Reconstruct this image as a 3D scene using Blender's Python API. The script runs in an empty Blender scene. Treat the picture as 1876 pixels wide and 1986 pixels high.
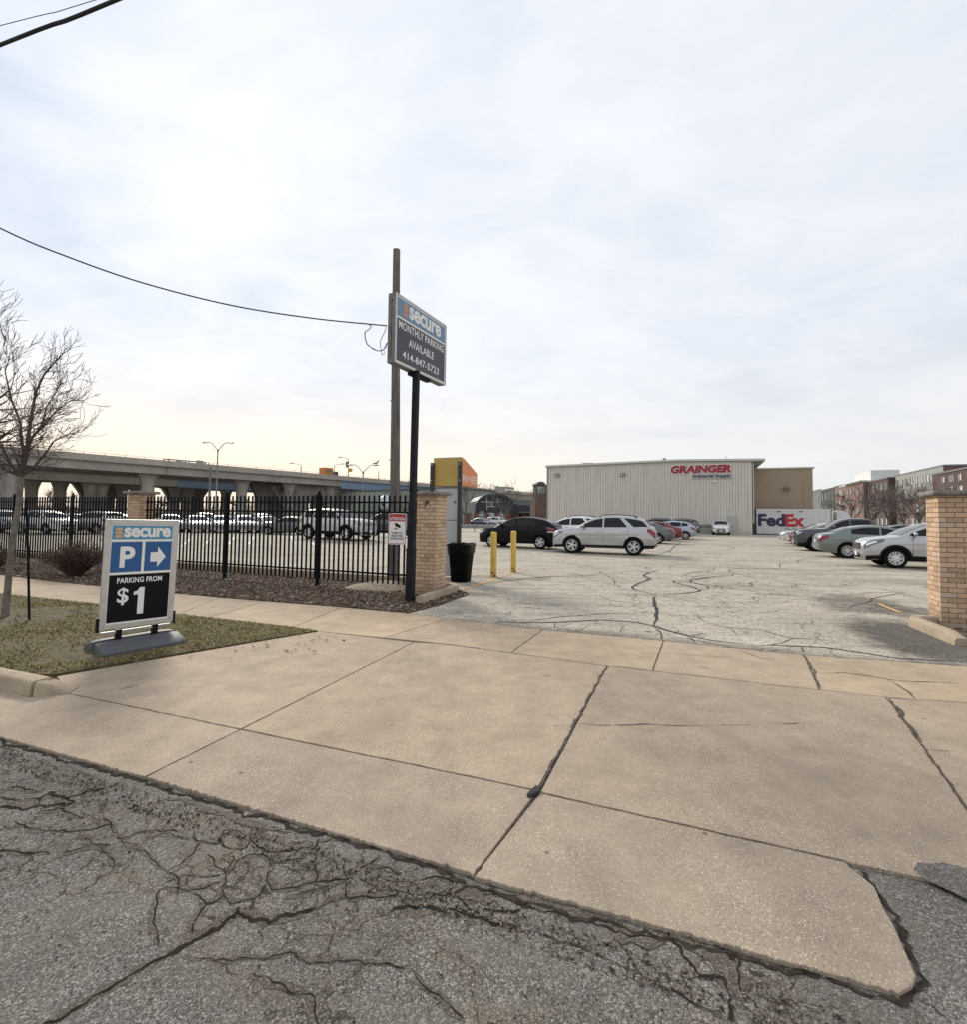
import bpy, bmesh, math, random
from mathutils import Vector, Matrix, noise
R = math.radians
rnd = random.Random(7)
scene = bpy.context.scene
col = scene.collection
# ---------------------------------------------------------------- camera
FPX = 1000.0
PITCH, ROLL, SHY = 2.5, 0.75, -33.7/1876
CAMH = 1.6
cd = bpy.data.cameras.new('camera'); cam = bpy.data.objects.new('camera', cd); col.objects.link(cam)
cd.sensor_fit = 'HORIZONTAL'; cd.sensor_width = 36; cd.lens = 36*FPX/1876; cd.shift_y = SHY
cd.clip_start = 0.05; cd.clip_end = 3000
cam.matrix_world = Matrix.Translation((0,0,CAMH)) @ Matrix.Rotation(R(90+PITCH),4,'X') @ Matrix.Rotation(R(ROLL),4,'Z')
scene.camera = cam
CM = cam.matrix_world.copy()
def ray(px,py):
    d = Vector(((px-938)/FPX, (993-py)/FPX + SHY*1876/FPX, -1))
    return (CM.to_3x3() @ d)
def G(px,py,z=0.0):
    d = ray(px,py); k = (z-CAMH)/d.z
    return Vector((d.x*k, d.y*k, z))
def D(px,py,Y):
    d = ray(px,py); k = Y/d.y
    return Vector((d.x*k, Y, CAMH+d.z*k))
def XY(px,Y):
    p = D(px,1003,Y); return Vector((p.x,Y,0))
uv = Vector((math.sin(R(22.5)), math.cos(R(22.5)), 0))   # into the lot
vv = Vector((uv.y, -uv.x, 0))                             # along the street, to the right
AV = R(-22.5)                                             # rotz that turns +x into vv
def ST(s,t,z=0.0): return vv*s + uv*t + Vector((0,0,z))
def toST(p): return (p.x*vv.x+p.y*vv.y, p.x*uv.x+p.y*uv.y)
def LZ(x,y): return 0.28*math.exp(-((x+8)/9)**2-((y-31)/6)**2)
# ---------------------------------------------------------------- materials
def sl(c):
    if isinstance(c,str):
        c = [int(c[i:i+2],16)/255 for i in (0,2,4)]
        c = [x/12.92 if x<=.04045 else ((x+.055)/1.055)**2.4 for x in c]
    return tuple(c)[:3]+(1,)
MATS = {}
class NT:
    def __init__(s, name):
        s.m = bpy.data.materials.new(name); s.m.use_nodes = True
        s.t = s.m.node_tree; s.n = s.t.nodes; s.p = s.n['Principled BSDF']
        s.co = s.n.new('ShaderNodeTexCoord')
    def new(s, typ, ins=None, **kw):
        n = s.n.new(typ)
        for k,v in kw.items(): setattr(n,k,v)
        for k,v in (ins or {}).items():
            if isinstance(v, bpy.types.NodeSocket): s.t.links.new(v, n.inputs[k])
            else: n.inputs[k].default_value = v
        return n
    def noise(s, scale, detail=4, rough=.55, vec=None, dist=0):
        return s.new('ShaderNodeTexNoise', {'Vector': vec or s.co.outputs['Object'],'Scale':scale,'Detail':detail,'Roughness':rough,'Distortion':dist}).outputs['Fac']
    def voro(s, scale, feature='F1', vec=None, rand=1):
        return s.new('ShaderNodeTexVoronoi', {'Vector': vec or s.co.outputs['Object'],'Scale':scale,'Randomness':rand}, feature=feature)
    def ramp(s, fac, stops, interp='LINEAR'):
        n = s.new('ShaderNodeValToRGB', {'Fac':fac}); e = n.color_ramp.elements; n.color_ramp.interpolation = interp
        while len(e)<len(stops): e.new(.5)
        for i,(p,c) in enumerate(stops):
            e[i].position = p; e[i].color = sl(c) if not isinstance(c,(int,float)) else (c,c,c,1)
        return n.outputs['Color']
    def mix(s, fac, a, b, mode='MIX'):
        n = s.new('ShaderNodeMix', data_type='RGBA', blend_type=mode)
        for k,v in ((0,fac),(6,a),(7,b)):
            if isinstance(v, bpy.types.NodeSocket): s.t.links.new(v, n.inputs[k])
            elif k==0: n.inputs[0].default_value = v
            else: n.inputs[k].default_value = sl(v)
        return n.outputs[2]
    def math(s, op, a, b=0.0, c=0.0):
        n = s.new('ShaderNodeMath', operation=op)
        for i,v in enumerate((a,b,c)):
            if isinstance(v, bpy.types.NodeSocket): s.t.links.new(v, n.inputs[i])
            else: n.inputs[i].default_value = v
        return n.outputs[0]
    def bump(s, h, strength=.3, dist=.01):
        n = s.new('ShaderNodeBump', {'Height':h,'Strength':strength,'Distance':dist})
        s.t.links.new(n.outputs[0], s.p.inputs['Normal'])
    def col(s, c):
        if isinstance(c, bpy.types.NodeSocket): s.t.links.new(c, s.p.inputs['Base Color'])
        else: s.p.inputs['Base Color'].default_value = sl(c)
def simple(name, c, rough=.6, metal=0.0, var=.12, vs=6, bump=0, bs=60, coat=0, spec=None):
    if name in MATS: return MATS[name]
    N = NT(name); c = sl(c)
    if var:
        f = N.noise(vs, 5, .6)
        lo = tuple(x*(1-var) for x in c[:3]); hi = tuple(min(1,x*(1+var)) for x in c[:3])
        N.col(N.ramp(f, [(.3,lo),(.7,hi)]))
    else: N.col(c)
    N.p.inputs['Roughness'].default_value = rough; N.p.inputs['Metallic'].default_value = metal
    if coat: N.p.inputs['Coat Weight'].default_value = coat; N.p.inputs['Coat Roughness'].default_value = .05
    if spec is not None: N.p.inputs['Specular IOR Level'].default_value = spec
    if bump: N.bump(N.noise(bs,4), bump)
    MATS[name] = N.m; return N.m
def m_concrete(name, base, agg=1.0, k=1.0):
    N = NT(name); b = sl(base)
    big = N.noise(.55, 6, .6); mid = N.noise(3.2, 5, .62)
    lo = tuple(x*.87 for x in b[:3]); hi = tuple(min(1,x*1.09) for x in b[:3])
    c = N.ramp(big, [(.3,lo),(.52,b),(.72,hi)])
    c = N.mix(.5, c, N.ramp(mid, [(.3,(.62,.62,.63)),(.7,(1.25,1.22,1.18))]), 'MULTIPLY')
    # fine exposed aggregate: light and dark stones
    v = N.voro(125*k); vc = N.new('ShaderNodeSeparateColor', {0:v.outputs['Color']})
    ed = N.math('LESS_THAN', v.outputs['Distance'], .42)
    light = N.math('MULTIPLY', N.math('GREATER_THAN', vc.outputs[0], .76), ed)
    dark = N.math('MULTIPLY', N.math('LESS_THAN', vc.outputs[1], .2), ed)
    rub = N.ramp(N.noise(1.1,5,.7), [(.35,.35),(.65,1.0)])
    c = N.mix(N.math('MULTIPLY', N.math('MULTIPLY', light, .6*agg), rub), c, (.80,.72,.60))
    c = N.mix(N.math('MULTIPLY', N.math('MULTIPLY', dark, .85*agg), rub), c, (.13,.105,.085))
    # rare pits / spots
    s = N.voro(2.3); sp = N.math('LESS_THAN', s.outputs['Distance'], .035)
    c = N.mix(N.math('MULTIPLY', sp, .7), c, (.09,.08,.07))
    f = N.noise(240,3,.7)
    c = N.mix(.22*agg, c, N.ramp(f,[(.35,(.25,.25,.25)),(.65,(1.75,1.75,1.75))]), 'MULTIPLY')
    # thin stain smears
    st = N.ramp(N.noise(1.7,8,.7,dist=1.2), [(.56,0.0),(.7,1.0)])
    c = N.mix(N.math('MULTIPLY', st, .18), c, (.16,.14,.125))
    for ang,sx,sy,lo,hi,am in ((22.5,2.2,.16,.52,.70,.22),(22.5,.9,.10,.5,.68,.16),(-60,1.6,.5,.58,.72,.12)):   # tyre tracks and wear, darker grey
        mp = N.new('ShaderNodeMapping', {'Vector':N.co.outputs['Object'],'Rotation':(0,0,R(ang)),'Scale':(sx,sy,1)}).outputs[0]
        c = N.mix(N.math('MULTIPLY', N.ramp(N.noise(1.0,7,.7,vec=mp,dist=.4), [(lo,0.0),(hi,1.0)]), am), c, N.mix(1.0,c,(.55,.56,.60),'MULTIPLY'))
    oil = N.voro(1.1); ow = N.math('ADD', oil.outputs['Distance'], N.math('MULTIPLY', N.noise(14,4,.7), .12))
    c = N.mix(N.ramp(ow, [(.085,.45),(.14,0.0)]), c, (.12,.11,.10))
    isl = N.new('ShaderNodeNewGeometry').outputs['Random Per Island']
    c = N.mix(1.0, c, N.ramp(isl, [(0,(.90,.91,.93)),(.5,(1.0,.99,.97)),(1,(1.10,1.06,1.0))]), 'MULTIPLY')
    N.col(c); N.p.inputs['Roughness'].default_value = .9; N.p.inputs['Specular IOR Level'].default_value = .2
    N.bump(N.math('ADD', N.math('MULTIPLY', f, .5), N.math('MULTIPLY', v.outputs['Distance'], -.6)), .35, .004)
    MATS[name]=N.m; return N.m
def m_asphalt(name, stops, stops2, scale, f2=.5, crack=None, patches=None, big=(.75,1.2), dirt=None, streak=0, tint=None):
    N = NT(name)
    v = N.voro(scale); vc = N.new('ShaderNodeSeparateColor', {0:v.outputs['Color']})
    v2 = N.voro(scale*2.3); vc2 = N.new('ShaderNodeSeparateColor', {0:v2.outputs['Color']})
    patch = N.ramp(N.noise(.45,6,.62), [(.3,big[0]),(.7,big[1])])
    wear = N.ramp(N.noise(2.2,6,.7), [(.3,-.10),(.7,.10)])
    wear = N.math('MULTIPLY_ADD', N.noise(2.2,6,.7), .5, -.25)
    c1 = N.ramp(N.math('ADD', vc.outputs[0], wear), stops, 'CONSTANT')
    c2 = N.ramp(N.math('ADD', vc2.outputs[1], wear), stops2, 'CONSTANT')
    c = N.mix(f2, c1, c2)
    c = N.mix(1.0, c, patch, 'MULTIPLY')
    if tint: c = N.mix(N.ramp(N.noise(.9,5,.6), [(.4,0.0),(.65,.55)]), c, N.mix(1.0, c, tint, 'MULTIPLY'))
    if streak:
        for rot,sx,sy,lo,hi in ((-22.5,.14,1.5,.5,.66),(-12,.22,2.6,.54,.68),(-35,.3,3.8,.55,.70)):
            mp = N.new('ShaderNodeMapping', {'Vector':N.co.outputs['Object'],'Rotation':(0,0,R(-rot)),'Scale':(sx,sy,1)}).outputs[0]
            k = N.ramp(N.noise(1.3,7,.72,vec=mp,dist=.6), [(lo,0.0),(hi,streak)])
            c = N.mix(k, c, N.mix(1.0, c, (.36,.36,.37), 'MULTIPLY'))
    if dirt:
        c = N.mix(N.ramp(N.noise(1.3,7,.7,dist=.8), [(.47,0.0),(.66,.6)]), c, dirt)
    if patches:      # sealed / stained areas at known places on the lot
        pos = N.co.outputs['Object']; wob = N.math('ADD', N.math('MULTIPLY', N.noise(1.3,8,.78,dist=.7), 1.5), -.25)
        for (x,y,rx,ry,ang,amt,cc) in patches:
            mp = N.new('ShaderNodeMapping', {'Vector':pos,'Location':(x,y,0),'Rotation':(0,0,ang),'Scale':(rx,ry,1)}, vector_type='TEXTURE')
            ln = N.new('ShaderNodeVectorMath', {0:mp.outputs[0]}, operation='LENGTH').outputs['Value']
            k = N.math('SUBTRACT', 1.35, N.math('ADD', ln, N.math('MULTIPLY', wob, .9)))
            k = N.ramp(k, [(.0,0.0),(.4,amt)])
            c = N.mix(k, c, N.mix(1.0, c, cc, 'MULTIPLY'))
    if crack:
        for cr_ in crack:
            (sc,w,amt,mlo,mhi,msc,stretch)=cr_[:7]
            wv = N.new('ShaderNodeTexNoise', {'Vector':N.co.outputs['Object'],'Scale':1.7*sc,'Detail':5.0,'Roughness':.6})
            mp = N.new('ShaderNodeMapping', {'Vector':N.co.outputs['Object'],'Rotation':(0,0,R(22.5)),'Scale':(1,stretch,1)})
            vec = N.new('ShaderNodeVectorMath', {0:mp.outputs[0],1:N.new('ShaderNodeVectorMath',{0:wv.outputs['Color'],'Scale':.8/sc},operation='SCALE').outputs[0]}, operation='ADD').outputs[0]
            cv = N.voro(sc, 'DISTANCE_TO_EDGE', vec)
            k = N.math('LESS_THAN', cv.outputs['Distance'], N.math('MULTIPLY', N.ramp(N.noise(5*sc,3), [(.35,.1),(.75,1.0)]), w*sc))
            msk = N.ramp(N.noise(msc,4,.6), [(mlo,0.0),(mhi,1.0)])
            if len(cr_)>7:
                msk=None
                for (x,y,rx,ry,ang) in cr_[7]:
                    mq = N.new('ShaderNodeMapping', {'Vector':N.co.outputs['Object'],'Location':(x,y,0),'Rotation':(0,0,ang),'Scale':(rx,ry,1)}, vector_type='TEXTURE')
                    ln = N.new('ShaderNodeVectorMath', {0:mq.outputs[0]}, operation='LENGTH').outputs['Value']
                    q = N.ramp(N.math('ADD', ln, N.math('MULTIPLY_ADD', N.noise(2.5,4,.6), .8, -.4)), [(.75,1.0),(1.0,0.0)])
                    msk = q if msk is None else N.math('MAXIMUM', msk, q)
                dust = N.math('MULTIPLY', N.ramp(cv.outputs['Distance'], [(.0,.5),(.13,0.0)]), msk)
                c = N.mix(dust, c, N.mix(1.0, c, (.92,.84,.73), 'MULTIPLY'))
            c = N.mix(N.math('MULTIPLY', N.math('MULTIPLY', k, msk), amt), c, (.04,.034,.028))
    N.col(c); N.p.inputs['Roughness'].default_value = .92; N.p.inputs['Specular IOR Level'].default_value = .12
    N.bump(N.math('SUBTRACT', vc2.outputs[1], v.outputs['Distance']), .5, .005)
    MATS[name]=N.m; return N.m
# ---------------------------------------------------------------- mesh builder
class MB:
    def __init__(s, M=None): s.v=[]; s.f=[]; s.mi=[]; s.M=M; s.cur=0
    def add(s, vs, fs, mi=None):
        o=len(s.v)
        for p in vs:
            p=Vector(p); s.v.append(s.M@p if s.M else p)
        for f in fs: s.f.append([o+i for i in f]); s.mi.append(s.cur if mi is None else mi)
        return s
    def box(s, x0,x1,y0,y1,z0,z1, mi=None):
        return s.add([(x0,y0,z0),(x1,y0,z0),(x1,y1,z0),(x0,y1,z0),(x0,y0,z1),(x1,y0,z1),(x1,y1,z1),(x0,y1,z1)],
            [(0,3,2,1),(4,5,6,7),(0,1,5,4),(1,2,6,5),(2,3,7,6),(3,0,4,7)],mi)
    def cbox(s, cx,cy,cz,sx,sy,sz,mi=None): return s.box(cx-sx/2,cx+sx/2,cy-sy/2,cy+sy/2,cz-sz/2,cz+sz/2,mi)
    def prism(s, poly, z0, z1, mi=None):   # poly of (x,y) ccw
        n=len(poly); vs=[(p[0],p[1],z0) for p in poly]+[(p[0],p[1],z1) for p in poly]
        return s.add(vs,[tuple(range(n-1,-1,-1)),tuple(range(n,2*n))]+[(i,(i+1)%n,n+(i+1)%n,n+i) for i in range(n)],mi)
    def xprism(s, poly, y0, y1, mi=None):  # poly of (x,z), extruded along y
        n=len(poly); vs=[(p[0],y0,p[1]) for p in poly]+[(p[0],y1,p[1]) for p in poly]
        return s.add(vs,[tuple(range(n)),tuple(range(2*n-1,n-1,-1))]+[(i,n+i,n+(i+1)%n,(i+1)%n) for i in range(n)],mi)
    def tube(s, pts, rad, n=8, cap=True, mi=None):
        pts=[Vector(p) for p in pts]; rs = rad if isinstance(rad,(list,tuple)) else [rad]*len(pts)
        vs=[]; fs=[]; prev=None
        for i,p in enumerate(pts):
            d=(pts[min(i+1,len(pts)-1)]-pts[max(i-1,0)])
            if d.length<1e-9: d=Vector((0,0,1))
            d.normalize()
            if prev is None:
                a=Vector((0,0,1)) if abs(d.z)<.9 else Vector((1,0,0)); x=d.cross(a).normalized()
            else:
                x=(prev-d*prev.dot(d)).normalized()
            prev=x; y=d.cross(x)
            for k in range(n):
                t=2*math.pi*k/n; vs.append(p+(x*math.cos(t)+y*math.sin(t))*rs[i])
        for i in range(len(pts)-1):
            for k in range(n):
                a=i*n+k; b=i*n+(k+1)%n; fs.append((a,b,b+n,a+n))
        if cap: fs.append(tuple(range(n-1,-1,-1))); fs.append(tuple(range((len(pts)-1)*n,len(pts)*n)))
        return s.add(vs,fs,mi)
    def lathe(s, prof, c=(0,0,0), n=16, axis='z', mi=None, cap=True):   # prof (r,z)
        vs=[];fs=[]
        for r,z in prof:
            for k in range(n):
                t=2*math.pi*k/n
                q=(r*math.cos(t),r*math.sin(t),z) if axis=='z' else (r*math.cos(t),z,-r*math.sin(t))
                vs.append((c[0]+q[0],c[1]+q[1],c[2]+q[2]))
        for i in range(len(prof)-1):
            for k in range(n):
                a=i*n+k; b=i*n+(k+1)%n; fs.append((a,b,b+n,a+n))
        if cap and prof[0][0]>1e-6: fs.append(tuple(range(n-1,-1,-1)))
        if cap and prof[-1][0]>1e-6: fs.append(tuple(range((len(prof)-1)*n,len(prof)*n)))
        return s.add(vs,fs,mi)
    def grid(s, rows, mi=None, closed=False):
        n=len(rows[0]); vs=[p for r in rows for p in r]; fs=[]
        for i in range(len(rows)-1):
            for k in range(n if closed else n-1):
                a=i*n+k; b=i*n+(k+1)%n; fs.append((a,b,b+n,a+n))
        return s.add(vs,fs,mi)
    def mesh(s, name, mats, smooth=None, bevel=0):
        me=bpy.data.meshes.new(name); me.from_pydata([tuple(p) for p in s.v],[],s.f)
        for m in (mats if isinstance(mats,(list,tuple)) else [mats]): me.materials.append(m)
        if any(s.mi): me.polygons.foreach_set('material_index', s.mi)
        bm=bmesh.new(); bm.from_mesh(me)
        if bevel:
            ed=[e for e in bm.edges if len(e.link_faces)==2 and e.calc_face_angle(0)>.6]
            bmesh.ops.bevel(bm, geom=ed, offset=bevel, segments=2, affect='EDGES', profile=.6, clamp_overlap=True)
        bmesh.ops.recalc_face_normals(bm, faces=bm.faces) if smooth is not None or bevel else None
        bm.to_mesh(me); bm.free()
        if smooth is not None:
            me.shade_smooth(); me.set_sharp_from_angle(angle=R(smooth))
        me.update(); return me
    def build(s, name, mats, parent=None, smooth=None, bevel=0, loc=None, rotz=0):
        o=bpy.data.objects.new(name, s.mesh(name,mats,smooth,bevel)); col.objects.link(o)
        if parent is not None: o.parent=parent
        if loc is not None: o.location=loc
        if rotz: o.rotation_euler=(0,0,rotz)
        return o
def tag(o,label=None,cat=None,group=None,kind=None):
    if label: o['label']=label
    if cat: o['category']=cat
    if group: o['group']=group
    if kind: o['kind']=kind
    return o
def thing(name, loc, rotz=0, label=None, cat=None, group=None):
    o=bpy.data.objects.new(name,None); col.objects.link(o); o.location=loc; o.rotation_euler=(0,0,rotz)
    o.empty_display_size=.2
    return tag(o,label,cat,group)
def L2(o):   # world -> local matrix for a thing
    return (Matrix.Translation(o.location) @ Matrix.Rotation(o.rotation_euler.z,4,'Z')).inverted()
def copy_tree(o,parent=None):
    c=o.copy(); col.objects.link(c); c.parent=parent
    for ch in o.children: copy_tree(ch,c)
    return c
# text -> filled flat letters, fitted to a rectangle
_tc={}
def text_geo(s, bold=0.02, shear=0, space=1.0):
    k=(s,bold,shear,space)
    if k in _tc: return _tc[k]
    c=bpy.data.curves.new('t','FONT'); c.body=s; c.offset=bold; c.shear=shear; c.resolution_u=3; c.space_character=space
    o=bpy.data.objects.new('t',c); col.objects.link(o); bpy.context.view_layer.update()
    me=bpy.data.meshes.new_from_object(o.evaluated_get(bpy.context.evaluated_depsgraph_get()))
    vs=[v.co.copy() for v in me.vertices]; fs=[tuple(p.vertices) for p in me.polygons]
    bpy.data.objects.remove(o); bpy.data.curves.remove(c); bpy.data.meshes.remove(me)
    x0=min(v.x for v in vs); x1=max(v.x for v in vs); y0=min(v.y for v in vs); y1=max(v.y for v in vs)
    vs=[((v.x-x0)/(x1-x0),(v.y-y0)/(y1-y0)) for v in vs]
    _tc[k]=(vs,fs); return _tc[k]
def text(mb, s, x0,z0,x1,z1, y=0, bold=.02, shear=0, space=1.0, mi=None):
    """letters in the local x-z plane, facing -y"""
    vs,fs=text_geo(s,bold,shear,space)
    mb.add([(x0+a*(x1-x0), y, z0+b*(z1-z0)) for a,b in vs], fs, mi)
def rect(mb,x0,z0,x1,z1,y,mi=None,r=0):
    if r:
        pts=[]
        for cx,cz,a0 in ((x1-r,z1-r,0),(x0+r,z1-r,90),(x0+r,z0+r,180),(x1-r,z0+r,270)):
            for k in range(5):
                a=R(a0+k*22.5); pts.append((cx+r*math.cos(a),y,cz+r*math.sin(a)))
        mb.add(pts,[tuple(range(len(pts)))][:1],mi)
    else: mb.add([(x0,y,z0),(x1,y,z0),(x1,y,z1),(x0,y,z1)],[(0,1,2,3)],mi)
# ---------------------------------------------------------------- world and sun
SUN_AZ, SUN_EL = R(-28), R(30)
w=bpy.data.worlds.new('World'); scene.world=w; w.use_nodes=True
nt=w.node_tree; nn=nt.nodes; bg=nn['Background']; bg.inputs['Strength'].default_value=.1
class WT(NT):
    def __init__(s): s.t=nt; s.n=nn; s.co=nn.new('ShaderNodeTexCoord')
W=WT()
sky=W.new('ShaderNodeTexSky', sky_type='NISHITA', sun_disc=False, sun_elevation=SUN_EL, sun_rotation=SUN_AZ, dust_density=3.0)
gen=W.co.outputs['Generated']; sp=W.new('ShaderNodeSeparateXYZ',{0:gen})
zc=W.math('MAXIMUM', sp.outputs[2], 0.0)
den=W.math('ADD', zc, .16)
pl=W.new('ShaderNodeCombineXYZ',{0:W.math('DIVIDE',sp.outputs[0],den),1:W.math('DIVIDE',sp.outputs[1],den)}).outputs[0]
mp=W.new('ShaderNodeMapping',{'Vector':pl,'Location':(.9,.3,0),'Rotation':(0,0,R(28)),'Scale':(.95,1.15,1)}).outputs[0]
n1=W.noise(.62,7,.5,vec=mp,dist=.5); n2=W.noise(2.4,6,.6,vec=mp,dist=.8)
n3=W.noise(6.5,5,.6,vec=mp,dist=.5)
nz=W.math('ADD', W.math('ADD', W.math('MULTIPLY',n1,.68), W.math('MULTIPLY',n2,.24)), W.math('MULTIPLY',n3,.08))
cl=W.ramp(nz, [(.37,(.54,.615,.745)),(.45,(.66,.72,.82)),(.53,(.775,.81,.87)),(.64,(.86,.875,.90))])
right=W.ramp(W.math('ADD', W.math('MULTIPLY', sp.outputs[0], .9), .45), [(0.0,0.0),(1.0,1.0)])
cl=W.mix(W.math('MULTIPLY', right, .5), cl, W.ramp(nz,[(.38,(.68,.70,.735)),(.62,(.82,.825,.84))]))
low=W.ramp(zc, [(0.0,1.0),(.13,.85),(.30,0.0)])
lowr=W.mix(right, (.88,.85,.80), (.76,.755,.745))
cl=W.mix(W.math('MULTIPLY',low,.75), cl, lowr)
# warm glow low on the left
az=W.new('ShaderNodeVectorMath',{0:gen,1:(-.42,.907,0)},operation='DOT_PRODUCT').outputs['Value']
azw=W.ramp(az,[(.74,0.0),(.95,1.0)]); el=W.ramp(zc,[(0.0,1.0),(.09,.9),(.17,.25),(.24,0.0)])
band=W.ramp(W.noise(2.0,4,.5,vec=W.new('ShaderNodeMapping',{'Vector':gen,'Scale':(1.2,1.2,14)}).outputs[0]),[(.35,.65),(.65,1.0)])
cl=W.mix(W.math('MULTIPLY',W.math('MULTIPLY',azw,el),band), cl, (1.0,.84,.66))
cl=W.new('ShaderNodeVectorMath',{0:cl,'Scale':10.0},operation='SCALE').outputs[0]
fin=W.mix(.975, sky.outputs[0], cl)
nt.links.new(fin,bg.inputs['Color'])
sd=bpy.data.lights.new('sun','SUN'); sd.energy=2.8; sd.angle=R(14); sd.color=(1,.93,.82)
so=bpy.data.objects.new('sun',sd); col.objects.link(so)
sdir=Vector((math.sin(SUN_AZ)*math.cos(SUN_EL), math.cos(SUN_AZ)*math.cos(SUN_EL), math.sin(SUN_EL)))
so.rotation_euler=sdir.to_track_quat('Z','Y').to_euler(); so.location=(0,0,40)
vs_=scene.view_settings; vs_.view_transform='Standard'; vs_.look='None'; vs_.exposure=0.24; vs_.gamma=1; vs_.use_curve_mapping=False
# ================================================================ ground
gp=lambda x,y:toST(G(x,y))
def wp(x,y): p=G(x,y); return p.x,p.y
def zone(px,py,rx,ry,ang=-22.5): q=G(px,py,-.012); return (q.x,q.y,rx,ry,R(ang))
ZN=[zone(530,1700,.62,.42),zone(100,1540,.9,.22),zone(1150,1800,1.1,.20),zone(820,1730,.6,.16),zone(60,1640,.7,.25)]
ZN2=[zone(700,1880,.9,.35),zone(1500,1930,.6,.3),zone(250,1600,1.3,.35)]
M_street=m_asphalt('street_asphalt',[(0,(.075,.069,.061)),(.33,(.14,.129,.116)),(.62,(.22,.204,.183)),(.86,(.42,.39,.35))],[(0,(.055,.051,.046)),(.42,(.17,.157,.14)),(.8,(.33,.31,.275))],140,.5,
    crack=[(1.5,.0035,.8,.46,.6,.35,1.0),(4.5,.0015,.5,.56,.66,.6,1.0),(5.6,.0075,.9,0,1,1,1.0,ZN),(2.6,.006,.8,0,1,1,1.0,ZN2)],big=(.72,1.22),dirt=(.165,.145,.12),tint=(1.06,1.0,.92))
pp=[]
for (x,y,rx,ry,ang,amt) in ((1770,1240,.9,2.2,-22,.95),(1660,1170,1.0,1.8,-40,.7),(1780,1190,.8,1.4,-22,.7),(880,1150,1.3,.5,-22,.6),(960,1120,2.2,.5,-22,.4),(1200,1235,4,.35,-22,.3),(1500,1262,4,.3,-22,.3),(1800,1130,2.5,1.2,0,.3),(1000,1050,5,1.0,-22,.3),(1500,1105,6,.6,-22,.16)):
    a,b=wp(x,y); pp.append((a,b,rx,ry,R(ang),amt,(.27,.275,.29)))
M_lot=m_asphalt('lot_asphalt',[(0,(.19,.17,.142)),(.22,(.35,.312,.255)),(.46,(.48,.43,.35)),(.74,(.62,.552,.445))],[(0,(.21,.188,.155)),(.30,(.42,.375,.305)),(.64,(.57,.507,.412))],50,.45,
    crack=[(1.9,.010,.85,.42,.55,.22,1.0),(.42,.02,.75,.35,.5,.12,1.8),(.8,.014,.7,.4,.52,.09,2.6),(3.6,.007,.8,.50,.60,.3,1.0)],patches=pp,big=(.85,1.2),streak=.28)
M_dust=m_asphalt('crack_dust',[(0,(.07,.058,.046)),(.4,(.13,.11,.088)),(.7,(.17,.145,.118)),(.88,(.30,.27,.23))],[(0,(.06,.05,.04)),(.5,(.14,.12,.095)),(.85,(.22,.195,.16))],170,.5)
M_conc=m_concrete('apron_concrete',(.37,.298,.222))
M_walk=m_concrete('walk_concrete',(.405,.320,.228),agg=.6)
M_walk2=m_concrete('walk_concrete_grey',(.36,.293,.222),agg=.6)
M_kerb=m_concrete('kerb_concrete',(.385,.315,.23),agg=.9)
M_far=simple('far_ground',(.17,.16,.145),.95,var=.3,vs=.05)
M_dirt=simple('dirt',(.075,.058,.042),.95,var=.5,vs=18,bump=.8,bs=70)
M_tar=simple('tar',(.05,.048,.046),.9,var=.3,vs=20,spec=.1)
M_black=simple('crack_black',(.030,.025,.02),1,var=.3,vs=20,spec=0)
# ground sheet with a hole for the truck dock
PIT=(6.75,27.0,66.55,71.5)
g=MB(); a,b,c,d=PIT; F=2000
for (s0,s1,t0,t1) in ((-F,a,-F,F),(b,F,-F,F),(a,b,-F,c),(a,b,d,F)):
    g.add([ST(s0,t0,-.06),ST(s1,t0,-.06),ST(s1,t1,-.06),ST(s0,t1,-.06)],[(0,1,2,3)])
g.build('ground',M_far)['kind']='structure'
p=MB(); zz=-1.12
p.add([ST(a,c,zz),ST(b,c,zz),ST(b,d,zz),ST(a,d,zz),ST(a,c,-.06),ST(b,c,-.06),ST(b,d,-.06),ST(a,d,-.06)],[(0,1,2,3),(0,4,5,1),(1,5,6,2),(2,6,7,3),(3,7,4,0)])
p.build('loading_dock_floor',simple('dock_concrete',(.3,.28,.25),.9,var=.2))['kind']='structure'
# the lot: gently undulating sheet
g=MB(); rows=[]
ss=[-75+1.5*i for i in range(101)]; ts=[10.15+1.0*i for i in range(57)]
for t in ts:
    row=[]
    for s_ in ss:
        q=ST(s_,t); row.append((q.x,q.y,LZ(q.x,q.y)))
    rows.append(row)
g.grid(rows)
for (s0,s1,t0,t1) in ((-4.62,3.42,7.2,10.15),):
    g.add([ST(s0,t0),ST(s1,t0),ST(s1,t1),ST(s0,t1)],[(0,1,2,3)])
g.build('parking_lot',M_lot)['kind']='structure'
g=MB(); g.add([ST(-90,-9,-.013),ST(90,-9,-.013),ST(90,6.5,-.013),ST(-90,6.5,-.013)],[(0,1,2,3)])
g.build('road',M_street)['kind']='structure'
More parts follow.
